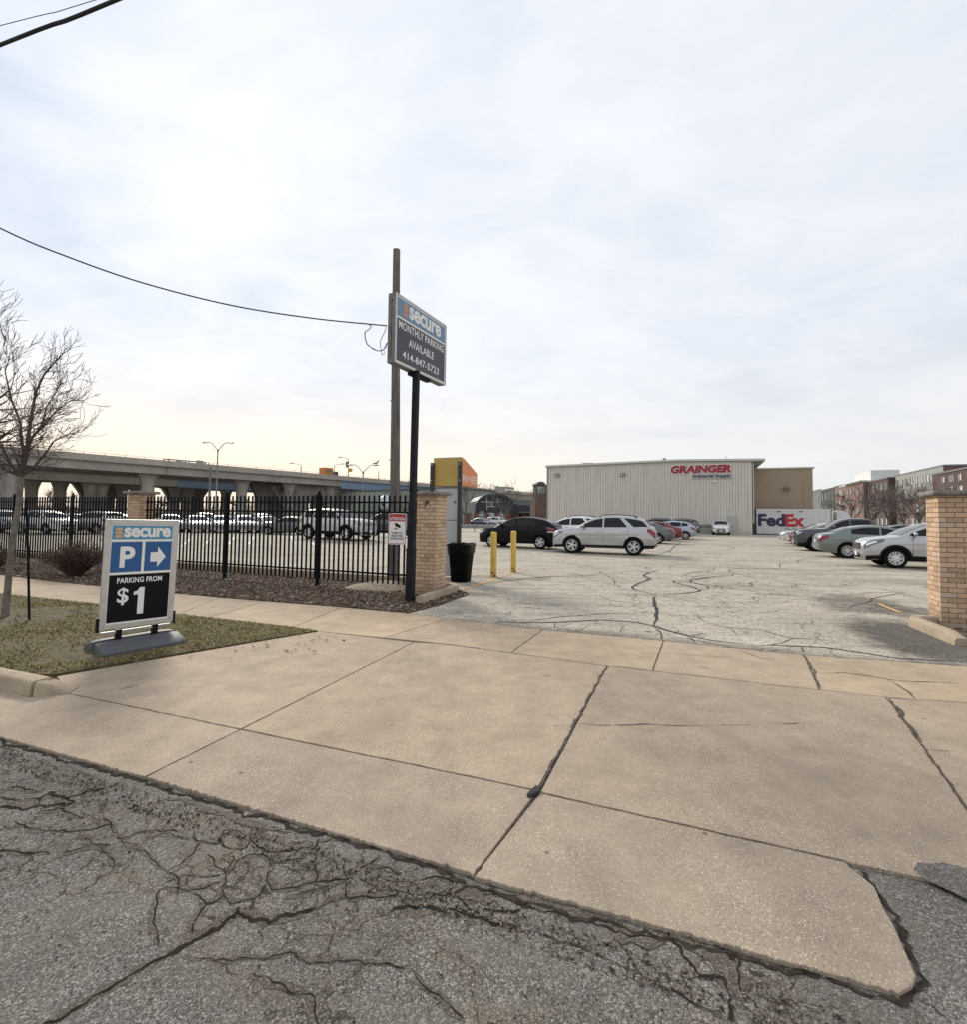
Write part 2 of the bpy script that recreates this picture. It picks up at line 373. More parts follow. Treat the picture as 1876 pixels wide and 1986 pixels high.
# concrete slabs -----------------------------------------------------
def inset_poly(pts,gap):
    n=len(pts); area=sum(pts[i].x*pts[(i+1)%n].y-pts[(i+1)%n].x*pts[i].y for i in range(n))
    sg=1 if area>0 else -1; out=[]
    for i in range(n):
        p0,p1,p2=pts[i-1],pts[i],pts[(i+1)%n]
        e1=(p1-p0).normalized(); e2=(p2-p1).normalized()
        n1=Vector((-e1.y,e1.x,0))*sg; n2=Vector((-e2.y,e2.x,0))*sg
        m=n1+n2; k=max(.35,m.length_squared/2)
        out.append(p1+m*gap/k/1.0*1.0 if m.length>.2 else p1)
    return out if sg>0 else out[::-1]
def slab(mb,px,gap=.0018,top=.004,thick=.09,rag=0.0,seed=0,mi=0,world=False,ragfn=None):
    pts=[Vector((q.x,q.y,0)) for q in ((G(*q) if not world else q) for q in px)]
    pts=inset_poly(pts,gap)
    out=[]
    for i,p0 in enumerate(pts):
        p1=pts[(i+1)%len(pts)]; Ld=(p1-p0).length; n=max(1,min(500,int(Ld/(.015 if Ld<3.2 else .03))))
        e=(p1-p0).normalized(); nm=Vector((-e.y,e.x,0))
        for k in range(n):
            q=p0.lerp(p1,k/n); r_=rag
            if ragfn: r_=ragfn(q)
            j=noise.noise(q*9+Vector((seed,0,3)))*.4+noise.noise(q*31+Vector((seed,5,3)))*.7+noise.noise(q*75+Vector((seed,5,3)))*.6
            out.append(q+nm*(abs(j)*r_))
    n=len(out); b=.003
    ctr=sum(out,Vector())/n
    ins=inset_poly(out,b)
    if len(ins)!=n: ins=out
    vs=[(q.x,q.y,top-thick) for q in out]+[(q.x,q.y,top-.003) for q in out]+[(q.x,q.y,top) for q in ins]
    fs=[(i,(i+1)%n,n+(i+1)%n,n+i) for i in range(n)]+[(n+i,n+(i+1)%n,2*n+(i+1)%n,2*n+i) for i in range(n)]+[tuple(range(2*n,3*n))]
    mb.add(vs,fs,mi)
def rf(q):   # raggedness only along the street edge
    t=toST(q)[1]; return .022 if t<2.25 else .003
ap=MB()
slab(ap,[(110,1312),(616,1225),(803,1246),(467,1415),(135,1346)],seed=1,ragfn=rf)
slab(ap,[(467,1415),(803,1246),(865,1250),(1178,1292),(1043,1534)],seed=2,ragfn=rf,gap=.003)
slab(ap,[(1047,1538),(1178,1291.5),(1267,1301.5),(1590,1338.5),(1725,1353),(2002,1749),(1640,1672)],seed=3,ragfn=rf,gap=.003)
slab(ap,[(1725,1353),(1876,1363.5),(2300,1400.5),(2900,1930),(2002,1749)],seed=4,ragfn=rf,gap=.003)
slab(ap,[(-700,1190),(0,1336),(58,1352),(135,1346),(467,1415),(280,1508),(0,1430),(-700,1233)],seed=5,ragfn=rf)
slab(ap,[(467,1415),(1043,1534),(918,1700),(905,1693),(540,1585),(280,1508)],seed=6,ragfn=rf,gap=.003)
slab(ap,[(1047,1538),(1640,1672),(1652,1684),(1698,1720),(1715,1760),(1738,1800),(1768,1868),(1780,1895),(1772,1915),(1745,1930),(1300,1805),(930,1706),(918,1700)],seed=7,ragfn=rf,gap=.003)
ap.build('driveway_apron',M_conc)['kind']='structure'
# sidewalk
wk=MB()
tf,tb=5.72,7.28
js=[-60,-30,-22,-18.5]; jpx=[(83,1163,0,1115),(347,1192,424,1158)]
Fp=[(-900,1036),(0,1152),(192,1173),(347,1192),(407,1198),(570,1216),(616,1225),(745,1236),(865,1248),(992,1266),(1175,1290),(1267,1301),(1590,1338),(1876,1363),(2300,1400),(3000,1462)]
Bp=[(-700,1030),(0,1115),(120,1130),(425,1159),(513,1166),(664,1178),(790,1190),(870,1200),(1053,1222),(1285,1243),(1560,1271),(1876,1293),(2200,1318),(2700,1360)]
def cut(fa,fb,ba,bb):   # slab between front pts index fa..fb and back idx
    return Fp[fa:fb+1]+Bp[ba:bb+1][::-1]
slab(wk,Fp[0:2]+[Bp[2]]+Bp[0:2][::-1],seed=11,mi=0)
slab(wk,Fp[1:4]+[(425,1159),(120,1130)],seed=12)
slab(wk,[(347,1192),(407,1198),(513,1166.5),(425,1159)],seed=13)
slab(wk,[(407,1198),(570,1216),(664,1178),(513,1166.5)],seed=14)
slab(wk,[(570,1216),(616,1225),(745,1237),(870,1200),(790,1190),(664,1178)],seed=15)
slab(wk,[(745,1237),(865,1249),(992,1266),(1053,1222),(870,1200)],seed=16)
slab(wk,[(992,1266),(1175,1291),(1267,1301),(1287,1243),(1053,1222)],seed=17)
slab(wk,[(1267,1301),(1590,1338),(1560,1271),(1287,1243)],seed=18,mi=1)
slab(wk,[(1590,1338),(1725,1352.5),(1876,1363),(2300,1400),(2200,1318),(1876,1293),(1560,1271)],seed=19)
slab(wk,[(2300,1400),(3000,1462),(2700,1360),(2200,1318)],seed=20)
wk.build('sidewalk',[M_walk,M_walk2])['kind']='structure'
# cracks -------------------------------------------------------------
def ribbon(mb,pts,w,z,step=.05,jit=.35,seed=0,taper=True,zf=None,jag=0):
    P=[]
    for i in range(len(pts)-1):
        a,b=pts[i],pts[i+1]; n=max(1,int((b-a).length/step))
        for k in range(n): P.append(a.lerp(b,k/n))
    P.append(pts[-1]); n=len(P)
    if n<3: return
    if jag: P=[q_+Vector((noise.noise(q_*26+Vector((3,seed,0))),noise.noise(q_*26+Vector((0,seed,9))),0))*jag for q_ in P]
    for _ in range(1 if jag else 2): P=[P[0]]+[(P[i-1]+P[i]*2+P[i+1])/4 for i in range(1,n-1)]+[P[-1]]
    rows=[]
    for i,p_ in enumerate(P):
        d=(P[min(i+1,n-1)]-P[max(i-1,0)]); d.z=0
        if d.length<1e-6: d=Vector((1,0,0))
        d.normalize(); nm=Vector((-d.y,d.x,0))
        f=i/(n-1); tp=(min(1,9*f+.5,9*(1-f)+.5) if jag else min(1,4*f+.1,4*(1-f)+.1)) if taper else 1
        fq=min(14,.9/max(w,.02)); j1=noise.noise(p_*fq+Vector((seed,1,0))); j2=noise.noise(p_*fq*1.2+Vector((seed,9,4))); off=(noise.noise(p_*6+Vector((seed,2,8)))*1.4+noise.noise(p_*22+Vector((seed,2,8)))*.9+noise.noise(p_*60+Vector((seed,7,1)))*.5)*min(w,.035)*jit*1.5
        q=p_+nm*off
        wl=w/2*tp*max(.12,1+jit*2*j1); wr=w/2*tp*max(.12,1+jit*2*j2)
        zz=z+(zf(q.x,q.y) if zf else 0)
        rows.append([(q.x+nm.x*wl,q.y+nm.y*wl,zz),(q.x-nm.x*wr,q.y-nm.y*wr,zz)])
    mb.grid(rows)
def zpts(l,x0,y0,k,z=0): return [G(x0+a*k,y0+b*k,z) for a,b in l]
lc=MB(); K=(938,1062,.5)
lot_cracks=[([(40,285),(100,292),(300,290),(450,280),(600,290),(660,305),(760,335),(880,360),(1050,378)],.06),([(1050,378),(1300,385),(1450,405),(1600,430),(1850,442)],.05),
 ([(660,305),(670,280),(675,250),(665,215),(660,195),(672,185)],.075),([(672,185),(640,175),(590,165),(575,155),(600,140),(650,122),(620,110),(640,95)],.08),
 ([(672,185),(750,180),(830,172),(845,165),(800,150),(740,135),(735,125)],.075),([(840,165),(875,160),(870,150),(810,135),(800,128),(870,115),(970,108),(965,100)],.07),
 ([(0,140),(130,125),(250,112),(440,108)],.07),([(660,305),(690,330),(690,355),(700,366)],.03),([(160,290),(280,270),(500,255),(650,262)],.035),
 ([(850,298),(950,310),(1080,320),(1180,350),(1300,360)],.03),([(780,340),(810,352),(820,370)],.03),([(1050,385),(1160,372),(1200,350),(1380,362)],.02),
 ([(800,245),(830,262),(860,290),(960,312),(990,350)],.018),([(690,345),(780,350),(900,375),(1000,392)],.025),([(280,290),(275,312)],.02),([(420,295),(380,320),(300,330)],.014),([(545,300),(530,330),(560,345)],.014),
 ([(1085,390),(1070,410),(1160,395),(1200,400)],.02),([(1235,385),(1245,410)],.025)]
for i,(l,w_) in enumerate(lot_cracks): ribbon(lc,zpts(l,*K),w_*(.8 if w_>.04 else .6),.004,seed=i,step=.08,zf=LZ)
K2=(1029,863,.19462)
for i,(l,w_) in enumerate([([(1120,1130),(1270,1090),(1390,1060),(1430,1020),(1500,975),(1490,960)],.09),([(1270,1030),(1390,1065),(1400,1075)],.07),([(1120,1350),(1210,1330),(1120,1300),(1200,1270),(1290,1240)],.07),([(1580,1364),(1600,1345),(1876,1320)],.05),([(0,1340),(200,1310),(560,1302)],.05),([(370,1180),(400,1192),(460,1180)],.06),([(330,1110),(480,1100),(620,1060)],.06),([(820,1195),(1100,1210),(1170,1215),(1140,1240)],.05),([(1330,1225),(1700,1225),(1876,1240)],.05)]):
    ribbon(lc,zpts(l,*K2),w_*.6,.0045,seed=30+i,step=.15,zf=LZ)
for i in range(70):   # finer wandering cracks further in
    s_=rnd.uniform(-4,16); t=rnd.uniform(11,48); q=ST(s_,t); ang=rnd.choice([0,0,0,1.3])+rnd.uniform(-.5,.5)+AV; l=[q]
    for k in range(rnd.randint(5,14)):
        ang+=rnd.uniform(-.5,.5); q=q+Vector((math.cos(ang),math.sin(ang),0))*rnd.uniform(.3,.6)*(1+t/30); l.append(q)
    ribbon(lc,l,rnd.uniform(.008,.02)*(1+t/25),.0035+i*.00003,seed=60+i,step=.2,zf=LZ)
c0_=G(1345,1128)
for i in range(95):   # fine crazing where the wide seams meet
    q=c0_+Vector((rnd.gauss(0,2.0),rnd.gauss(0,1.9),0)); ang=rnd.uniform(0,6.28); l=[q]
    for k in range(rnd.randint(3,8)):
        ang+=rnd.uniform(-.9,.9); q=q+Vector((math.cos(ang),math.sin(ang),0))*rnd.uniform(.15,.35); l.append(q)
    ribbon(lc,l,rnd.uniform(.008,.018),.0031+i*.000005,seed=600+i,step=.08,jit=.6)
lc.build('tar_filled_cracks',M_tar)['kind']='structure'
sc_=MB(); sd2=MB(); K=(0,1460.5,.5); Z=-.0105
st=[([(150,1057),(230,1020),(350,960),(400,930),(480,880),(560,835),(650,780)],.017),([(640,785),(700,740),(760,700),(830,665),(900,630),(950,598)],.028),
 ([(930,608),(990,640),(1050,648),(1130,630),(1220,600)],.022),([(1220,600),(1330,560),(1500,550),(1560,545)],.012),([(750,300),(745,335),(850,350),(860,300),(920,300),(965,340),(945,375),(880,360),(840,330)],.009),
 ([(775,352),(720,410),(650,457)],.011),([(985,330),(1000,300),(1060,285),(1100,300)],.009),([(1240,330),(1230,360),(1060,380),(990,360),(970,320)],.012),([(1000,370),(1060,420),(1150,410),(1230,380)],.009),
 ([(1220,390),(1220,440),(1225,490),(1190,510),(1050,530),(1035,490),(1060,430)],.011),([(880,470),(870,520),(900,580),(1000,560),(1030,510)],.011),([(880,470),(920,420),(960,390),(1040,400),(1055,440)],.01),
 ([(810,390),(830,430),(870,465),(900,430),(905,390)],.010),([(630,520),(600,580),(595,660),(620,740)],.008),([(630,520),(720,530),(790,560)],.007),([(800,580),(760,640),(750,690)],.01),([(740,530),(800,520),(850,500)],.012),
 ([(770,560),(800,580),(850,570),(860,540)],.009),([(1475,400),(1400,450),(1340,485),(1222,492)],.013),([(1245,350),(1300,325),(1360,330)],.009),([(700,790),(780,790),(900,805),(1050,790),(1120,770),(1200,820),(1350,805),(1500,815),(1600,830)],.007),
 ([(1600,830),(1640,900),(1720,960),(1800,1040)],.008),([(970,850),(1050,880),(1120,910),(1220,950),(1230,1050)],.007),([(0,375),(80,390),(160,380),(200,385)],.018),([(0,205),(100,212),(160,200),(230,205),(280,190),(240,165),(190,155),(160,175),(150,200)],.022),
 ([(0,140),(60,130),(160,150)],.012),([(190,150),(260,180),(330,150),(400,140)],.03),([(150,225),(230,215),(300,240),(330,245)],.015),([(60,260),(120,290),(250,305),(380,290),(460,275)],.013),([(240,390),(300,370),(380,350),(430,355)],.012),
 ([(470,330),(560,380),(620,440),(650,460)],.006),([(1340,570),(1400,555),(1500,560),(1540,540)],.014),([(1520,600),(1620,600),(1760,610),(1876,640),(1950,660)],.02),([(1640,520),(1700,545),(1780,530),(1810,510)],.02),([(1790,570),(1810,600),(1876,620)],.015),
 ([(1340,490),(1345,560)],.012),([(1430,450),(1480,440),(1560,470)],.01),([(1600,500),(1700,480),(1760,500)],.015),([(700,540),(690,470),(650,457)],.009),([(640,500),(720,470),(800,480),(860,470)],.007),([(560,330),(640,310),(745,330)],.007),([(1100,560),(1200,530),(1340,495)],.007),([(400,250),(470,330),(560,300),(700,300)],.008),([(1040,300),(1160,290),(1250,310)],.007),([(1560,560),(1640,560),(1700,545)],.012),([(1480,490),(1560,500),(1640,520)],.01),([(160,175),(60,180),(0,170)],.012),([(320,320),(420,390),(450,440)],.007)]
for i,(l,w_) in enumerate(st):
    ribbon(sd2,zpts(l,*K,Z),.016+w_*1.2,Z-.0014+i*.00001,seed=300+i,step=.02,jit=.55)
    ribbon(sc_,zpts(l,*K,Z),w_*(.5 if w_<.02 else .75),Z+i*.00002,seed=100+i,step=.012,jit=.75,jag=.018)
K=(938,1460.5,.5)
for i,(l,w_) in enumerate([([(0,650),(130,670),(330,730),(480,790),(560,840)],.007),([(560,840),(700,900),(800,960),(940,1040)],.009),([(720,700),(780,800),(830,850),(940,870),(960,950),(950,1040)],.014),([(0,605),(120,615),(130,600)],.018),
  ([(140,590),(220,600),(300,625)],.012),([(0,545),(60,560),(130,550)],.015),([(990,780),(985,870),(1010,960)],.010),([(860,720),(940,780),(985,810)],.03),([(1690,950),(1750,980),(1800,1030)],.006),([(400,640),(500,690),(600,710),(700,720)],.014)]):
    ribbon(sc_,zpts(l,*K,Z),w_*.6,Z+.0012+i*.00002,seed=150+i,step=.012,jit=.75,jag=.018)
for i in range(0):   # hairline cracks scattered over the road
    q=G(rnd.uniform(-100,1900),rnd.uniform(1500,1980),Z)
    if toST(q)[1]>2.0: continue
    ang=rnd.uniform(0,6.28); l=[q]
    for k in range(rnd.randint(4,10)):
        ang+=rnd.uniform(-.8,.8); q=q+Vector((math.cos(ang),math.sin(ang),0))*rnd.uniform(.03,.09); l.append(q)
    if all(toST(x)[1]<2.02 for x in l): ribbon(sc_,l,rnd.uniform(.0025,.0045),Z-.0004,seed=400+i,step=.012,jit=.6)
sd2.build('crack_dust',M_dust)['kind']='structure'
sc_.build('road_cracks',M_black)['kind']='structure'
# dirt that has gathered in the gap between road and apron
dm=MB(); dk_=MB()
def edge_pts(px): return [G(*q) for q in px]
ribbon(dk_,edge_pts([(-700,1235),(0,1434),(280,1512),(540,1590),(905,1698)]),.020,-.0088,seed=3,jit=.85,step=.02,taper=False)
ribbon(dk_,edge_pts([(860,1690),(925,1716),(1100,1766),(1300,1815),(1450,1856),(1600,1893),(1745,1940),(1800,1900),(1770,1850),(1735,1770),(1660,1685)]),.018,-.0086,seed=4,jit=.85,step=.02,taper=False)
for i,(l,w_) in enumerate([([(1000,1730),(1100,1745),(1180,1775)],.13),([(1180,1790),(1290,1820)],.1),([(700,1700),(800,1715),(880,1712)],.10),([(1300,1815),(1400,1850),(1430,1880),(1440,1940)],.09),([(330,1540),(470,1585),(560,1610)],.05),([(880,1730),(960,1745)],.08)]):
    ribbon(dm,edge_pts(l),w_*.8,-.0092-.0002*i,seed=40+i,jit=.45,step=.03)
for l,w_ in (([(1043,1534),(918,1700)],.035),([(1050,1540),(1060,1545)],.03)): ribbon(dm,edge_pts(l),w_,-.0075,seed=9,jit=.5,taper=False)
dm.build('gutter_dirt',M_dust)['kind']='structure'; dk_.build('gutter_gap',simple('edge_dark',(.045,.037,.03),1,var=.5,vs=25,spec=0,bump=.6,bs=90))['kind']='structure'
# narrow cracks that run across the concrete
cc=MB(); K=(938,1062,.5)
for i,(l,w_) in enumerate([([(345,682),(400,685),(450,692),(560,690),(640,686),(700,692),(860,694),(900,690)],.009),([(900,690),(970,690),(1050,692)],.005),([(1140,684),(1200,686),(1235,682)],.007),([(1480,674),(1510,676)],.006),
  ([(700,408),(800,418),(900,424),(975,425)],.006),([(1000,400),(1060,425),(1085,435),(1140,436)],.008),([(760,488),(850,500),(940,512)],.007),([(1060,528),(1150,540),(1220,543)],.005),([(1290,490),(1400,486),(1500,500),(1600,518),(1876,528)],.012),
  ([(1565,515),(1600,530),(1640,560),(1680,590)],.016),([(1260,440),(1275,465),(1310,550)],.02),([(1720,786),(1840,794)],.005),([(1560,583),(1600,620),(1640,690),(1700,755)],.03),([(1550,583),(1640,590),(1720,600)],.006),([(470,460),(560,465),(650,478)],.008)]):
    ribbon(cc,zpts(l,*K),w_,.0080,seed=200+i,step=.05,jit=.6)
ribbon(cc,[G(*q) for q in [(62,1322),(58,1340),(52,1352)]],.012,.0081,seed=2)
ribbon(cc,[G(*q) for q in [(1043,1534),(1047,1530),(1030,1540)]],.01,.0082,seed=5)
for i in range(2):
    ribbon(cc,[G(*q) for q in [(218+10*i,1338+3*i),(240,1336-1*i),(272,1330-3*i)]],.004,.0083,seed=i+50,jit=.8)
for i,(l,w_) in enumerate([([(803,1246),(467,1415)],.006),([(467,1415),(280,1508)],.005),([(135,1346),(467,1415),(1043,1534)],.006),([(1178,1292),(1043,1534)],.017),([(1047,1538),(1640,1672)],.006),([(1725,1357),(1876,1570),(2002,1749)],.012),
  ([(616,1225),(865,1250)],.006),([(865,1250),(930,1258)],.012),([(1287,1243),(1267,1301)],.012),([(1560,1271),(1592,1338)],.016),([(664,1178),(570,1216)],.006),([(870,1200),(745,1237)],.006),([(1053,1222),(992,1266)],.007),([(425,1159),(347,1192)],.006),([(513,1166.5),(407,1198)],.006),
  ([(790,1190),(1053,1222),(1285,1243),(1560,1271),(1850,1290)],.014)]):
    ribbon(cc,[G(*q) for q in l],w_,.0084+i*.00003,seed=260+i,step=.03,jit=.5,taper=False)
cc.build('concrete_cracks',simple('concrete_crack',(.065,.05,.038),1,var=.3,vs=20))['kind']='structure'
# asphalt patch that laps over the right end of the apron, and the black blob in the joint
pt=MB()
def blob(mb,px,z,n=1,seed=0,am=.03,thick=None):
    P=[]; pts=[G(*q) for q in px]; m=len(pts)
    for i in range(m):
        a,b=pts[i],pts[(i+1)%m]; k=max(1,int((b-a).length/.04))
        for j in range(k):
            q=a.lerp(b,j/k); P.append((q.x+noise.noise(q*12+Vector((seed,0,0)))*am,q.y+noise.noise(q*12+Vector((0,seed,7)))*am))
    if thick: mb.prism(P,z-thick,z)
    else: mb.add([(x,y,z) for x,y in P],[tuple(range(len(P)))])
blob(pt,[(1790,1704),(1776,1686),(1782,1674),(1830,1676),(1900,1692),(2100,1735),(2100,1790),(1880,1745)],.0052)
pt.build('asphalt_patch',M_street)['kind']='structure'
tb_=MB(); blob(tb_,[(1022,1546),(1030,1538),(1040,1529),(1049,1531),(1048,1539),(1036,1545),(1026,1550)],.022,am=.008,thick=.02)
o=tb_.build('tar_lump',M_tar,smooth=60,bevel=.004); tag(o,'small black lump of tar where two joints of the driveway concrete meet','tar lump')
# painted lines
pl_=MB()
M_white=simple('road_paint_white',(.62,.61,.57),.8,var=.35,vs=5); M_yel=simple('road_paint_yellow',(.50,.30,.11),.85,var=.4,vs=7)
def pline(mb,a,b,w,z=.008): ribbon(mb,[a,b],w,z,step=.25,jit=.12,taper=False,zf=LZ)
for a,b in (((443,1060),(455,1047)),((482,1060),(494,1046)),((526,1060),(527,1046)),((563,1046),(570,1060)),((395,1061),(410,1048)),((352,1062),(372,1047)),((609,1062),(598,1052)),((1029,1074),(1064,1069)),((1640,1062),(1590,1060))):
    pline(pl_,G(*a),G(*b),.10)
pl_.build('white_parking_lines',M_white)['kind']='structure'
pl_=MB(); pline(pl_,G(903,1143),G(962,1122),.10); pline(pl_,G(962,1122),G(1020,1106),.06); pline(pl_,G(1704,1171),G(1745,1188),.09); pline(pl_,G(1668,1154),G(1688,1163),.03)
pl_.build('yellow_parking_lines',M_yel)['kind']='structure'
# kerb beside the grass with its broken end block
def kerb(mb,path,w,h,z0=-.03,side=1,top_r=.03):
    """path = outer base line; kerb body lies to the left (side=1) of it"""
    rows=[]
    for i,p_ in enumerate(path):
        d=(path[min(i+1,len(path)-1)]-path[max(i-1,0)]).normalized(); nm=Vector((-d.y,d.x,0))*side
        hh=h[i] if isinstance(h,list) else h
        r=[(0,z0),(.012,hh-top_r),(.022,hh-.01),(.045,hh),(w-.03,hh),(w-.008,hh-.012),(w,hh-top_r),(w,z0)]
        rows.append([(p_.x+nm.x*a,p_.y+nm.y*a,b) for a,b in r])
    mb.grid(rows); n=8
    o=len(mb.v)-len(rows)*n
    mb.f.append([o+k for k in range(n)]); mb.mi.append(0); mb.f.append([len(mb.v)-n+k for k in range(n)][::-1]); mb.mi.append(0)
k=MB(); kl=[G(-700,1190).lerp(G(56,1351),i/40) for i in range(41)]
kl=[q+uv*(noise.noise(q*5)*.01) for q in kl]
kerb(k,kl,.19,.125,side=1)
k.build('street_kerb',M_kerb,smooth=40)['kind']='structure'
k=MB(); q0=G(61,1352); q1=G(131,1347); kerb(k,[q0.lerp(q1,i/6)+uv*(noise.noise(q0.lerp(q1,i/6)*9)*.02) for i in range(7)],.2,[.118,.112,.10,.085,.06,.035,.012],side=1)
o=k.build('kerb_end_block',M_kerb,smooth=40); tag(o,'cracked sloping end block of the kerb where the grass strip meets the driveway','kerb block')
# lawn strip
gv=[(-700,1182),(0,1303),(52,1312),(106,1311),(230,1289),(389,1263),(616,1225),(347,1193),(192,1174),(0,1153),(-900,1037)]
gpoly=[G(*q) for q in gv]
M_soil=simple('lawn_soil',(.085,.066,.030),1,var=.5,vs=14,bump=.6,bs=60)
g=MB(); vs=[(q.x,q.y,.02) for q in gpoly]; g.add(vs,[tuple(range(len(vs)))]); n=len(vs)
g.add([(q.x,q.y,-.05) for q in gpoly]+vs,[(i,(i+1)%n,n+(i+1)%n,n+i) for i in range(n)])
g.build('lawn',M_soil)['kind']='structure'
def inside(p,poly):
    c=False; j=len(poly)-1
    for i in range(len(poly)):
        a,b=poly[i],poly[j]
        if (a.y>p.y)!=(b.y>p.y) and p.x<(b.x-a.x)*(p.y-a.y)/(b.y-a.y)+a.x: c=not c
        j=i
    return c
M_gr=[simple('grass_green',(.125,.15,.028),.8,var=.3,vs=3),simple('grass_straw',(.33,.235,.08),.9,var=.3,vs=3),simple('grass_olive',(.185,.165,.04),.85,var=.3,vs=3),simple('grass_brown',(.14,.10,.05),.9,var=.3,vs=4)]
xs=[q.x for q in gpoly]; ys=[q.y for q in gpoly]
gm=MB(); bare=[(G(205,1262),.55,.9),(G(25,1198),.75,.75),(G(66,1205),.35,.6),(G(330,1195),.3,.4)]
cnt=0; x0b=-9.5
while cnt<85000:
    x=rnd.uniform(x0b,max(xs)); y=rnd.uniform(min(ys),max(ys)); q=Vector((x,y,0))
    if not inside(q,gpoly): cnt+=.15; continue
    cnt+=1
    skip=False
    for c_,r_,am in bare:
        if ((q-c_).length<r_*(1+.6*noise.noise(q*3))) and rnd.random()<am: skip=True
    pn=noise.noise(q*1.3)*.6+noise.noise(q*5)*.5
    if rnd.random()<.25-pn*.5: skip=True
    if noise.noise(q*.9+Vector((7,0,0)))>.18 and rnd.random()<.6: skip=True
    if skip: continue
    h=rnd.uniform(.010,.030)*(1+.4*pn); a=rnd.uniform(0,6.28); l=rnd.uniform(.4,2.2)*h; wd=rnd.uniform(.003,.006); b=a+1.57
    tx,ty=x+math.cos(a)*l,y+math.sin(a)*l; dx,dy=math.cos(b)*wd,math.sin(b)*wd
    z=.02; r_=rnd.random()+pn*.35
    mi=0 if r_>.84 else 2 if r_>.47 else 1 if r_>.13 else 3
    gm.add([(x-dx,y-dy,z),(x+dx,y+dy,z),((x+tx)/2+dx*.8,(y+ty)/2+dy*.8,z+h*.65),((x+tx)/2-dx*.8,(y+ty)/2-dy*.8,z+h*.65),(tx,ty,z+h)],[(0,1,2,3),(3,2,4)],mi)
gm.build('grass',M_gr); bpy.data.objects['grass']['kind']='stuff'
# mulch beds
M_mulch=simple('mulch_soil',(.09,.06,.04),1,var=.5,vs=16,bump=.8,bs=50)
bedA=[ST(-70,tb-.02),ST(-4.25,tb-.02),ST(-4.5,8.15),ST(-4.52,9.9),ST(-4.9,10.25),ST(-70,10.25)]
bedA=[ST(-70,7.26)]+[G(x,y) for x,y in Bp[1:7]]+[ST(-4.30,8.3),ST(-4.35,9.8),ST(-4.9,10.3),ST(-70,10.3)]
bedB=[ST(3.05,7.28),ST(3.35,8.5),ST(3.4,10.5),ST(3.8,10.9),ST(30,10.9),ST(30,7.28)]
for nm_,poly in (('mulch_bed',bedA),('planting_bed',bedB)):
    g=MB(); vs=[(q.x,q.y,.012) for q in poly]; g.add(vs,[tuple(range(len(vs)))]); g.build(nm_,M_mulch)['kind']='structure'
M_ch=[simple('chip_brown',(.155,.095,.058),.9,var=.3,vs=30),simple('chip_dark',(.07,.045,.03),.9,var=.3,vs=30),simple('chip_grey',(.26,.22,.19),.9,var=.3,vs=30),simple('chip_pale',(.46,.41,.35),.9,var=.2,vs=30)]
def scatter(poly,n,smin,smax,name,mats,wts,box):
    g=MB()
    for _ in range(n):
        s_=rnd.uniform(box[0],box[1]); t=rnd.uniform(box[2],box[3]); q=ST(s_,t)
        if not inside(q,poly): continue
        L_=rnd.uniform(smin,smax); w_=L_*rnd.uniform(.3,.6); th=rnd.uniform(.003,.008) if 'grit' not in name else L_*.4
        Mx=Matrix.Translation((q.x,q.y,.016+rnd.uniform(0,.012) if 'grit' not in name else -.011+rnd.uniform(0,.003)))@Matrix.Rotation(rnd.uniform(0,6.28),4,'Z')@Matrix.Rotation(rnd.uniform(-.5,.5),4,'X')@Matrix.Rotation(rnd.uniform(-.5,.5),4,'Y')
        g.M=Mx; r_=rnd.random(); mi=0 if r_<wts[0] else 1 if r_<wts[1] else 2 if r_<wts[2] else 3
        g.add([(-L_/2,-w_/2,0),(L_/2,-w_/2*.7,0),(L_/2,w_/2,0),(-L_/2,w_/2*.8,0),(-L_/2,-w_/2,th),(L_/2,-w_/2*.7,th),(L_/2,w_/2,th),(-L_/2,w_/2*.8,th)],[(4,5,6,7),(0,1,5,4),(1,2,6,5),(2,3,7,6),(3,0,4,7)],mi)
    g.M=None; g.build(name,mats); bpy.data.objects[name]['kind']='stuff'
scatter(bedA,30000,.025,.075,'mulch_chips',M_ch,(.5,.86,.975),(-22,-4.2,7.2,10.3))
scatter(bedB,2500,.015,.05,'leaf_litter',M_ch,(.5,.75,.93),(3,6.5,7.2,10.6))
lf=[G(-300,1300),G(110,1313),G(800,1250),G(616,1225),G(0,1150),G(-300,1110)]
scatter(lf,420,.02,.05,'fallen_leaves',[M_ch[0],simple('leaf_tan',(.30,.19,.10),.9,var=.3,vs=30),M_ch[2],M_ch[1]],(.4,.8,.9),(-11,-4,2.9,6.2))
gr_=[ST(-12,.6),ST(6,.6),ST(6,2.12),ST(-12,2.12)]
for nm_,n_,box_ in (('road_grit',1500,(-7,2.6,1.2,2.1)),('gutter_grit',3600,(-7,2.6,1.93,2.08))): 
    scatter(gr_,n_,.004,.011 if nm_=='road_grit' else .014,nm_,[simple('grit_brown',(.16,.13,.10),1,var=.3,vs=30,spec=0),simple('grit_dark',(.05,.045,.04),1,var=.3,vs=30,spec=0),simple('grit_pale',(.27,.24,.20),1,var=.3,vs=30,spec=0),M_ch[0]],(.45,.75,.97),box_)
# low concrete kerb behind the fence
k=MB(); kerb(k,[ST(-70,10.3),ST(-12,10.3),ST(-5.3,10.3)],.15,.20,side=1,z0=-.05)
k.build('bed_kerb',M_kerb,smooth=40)['kind']='structure'
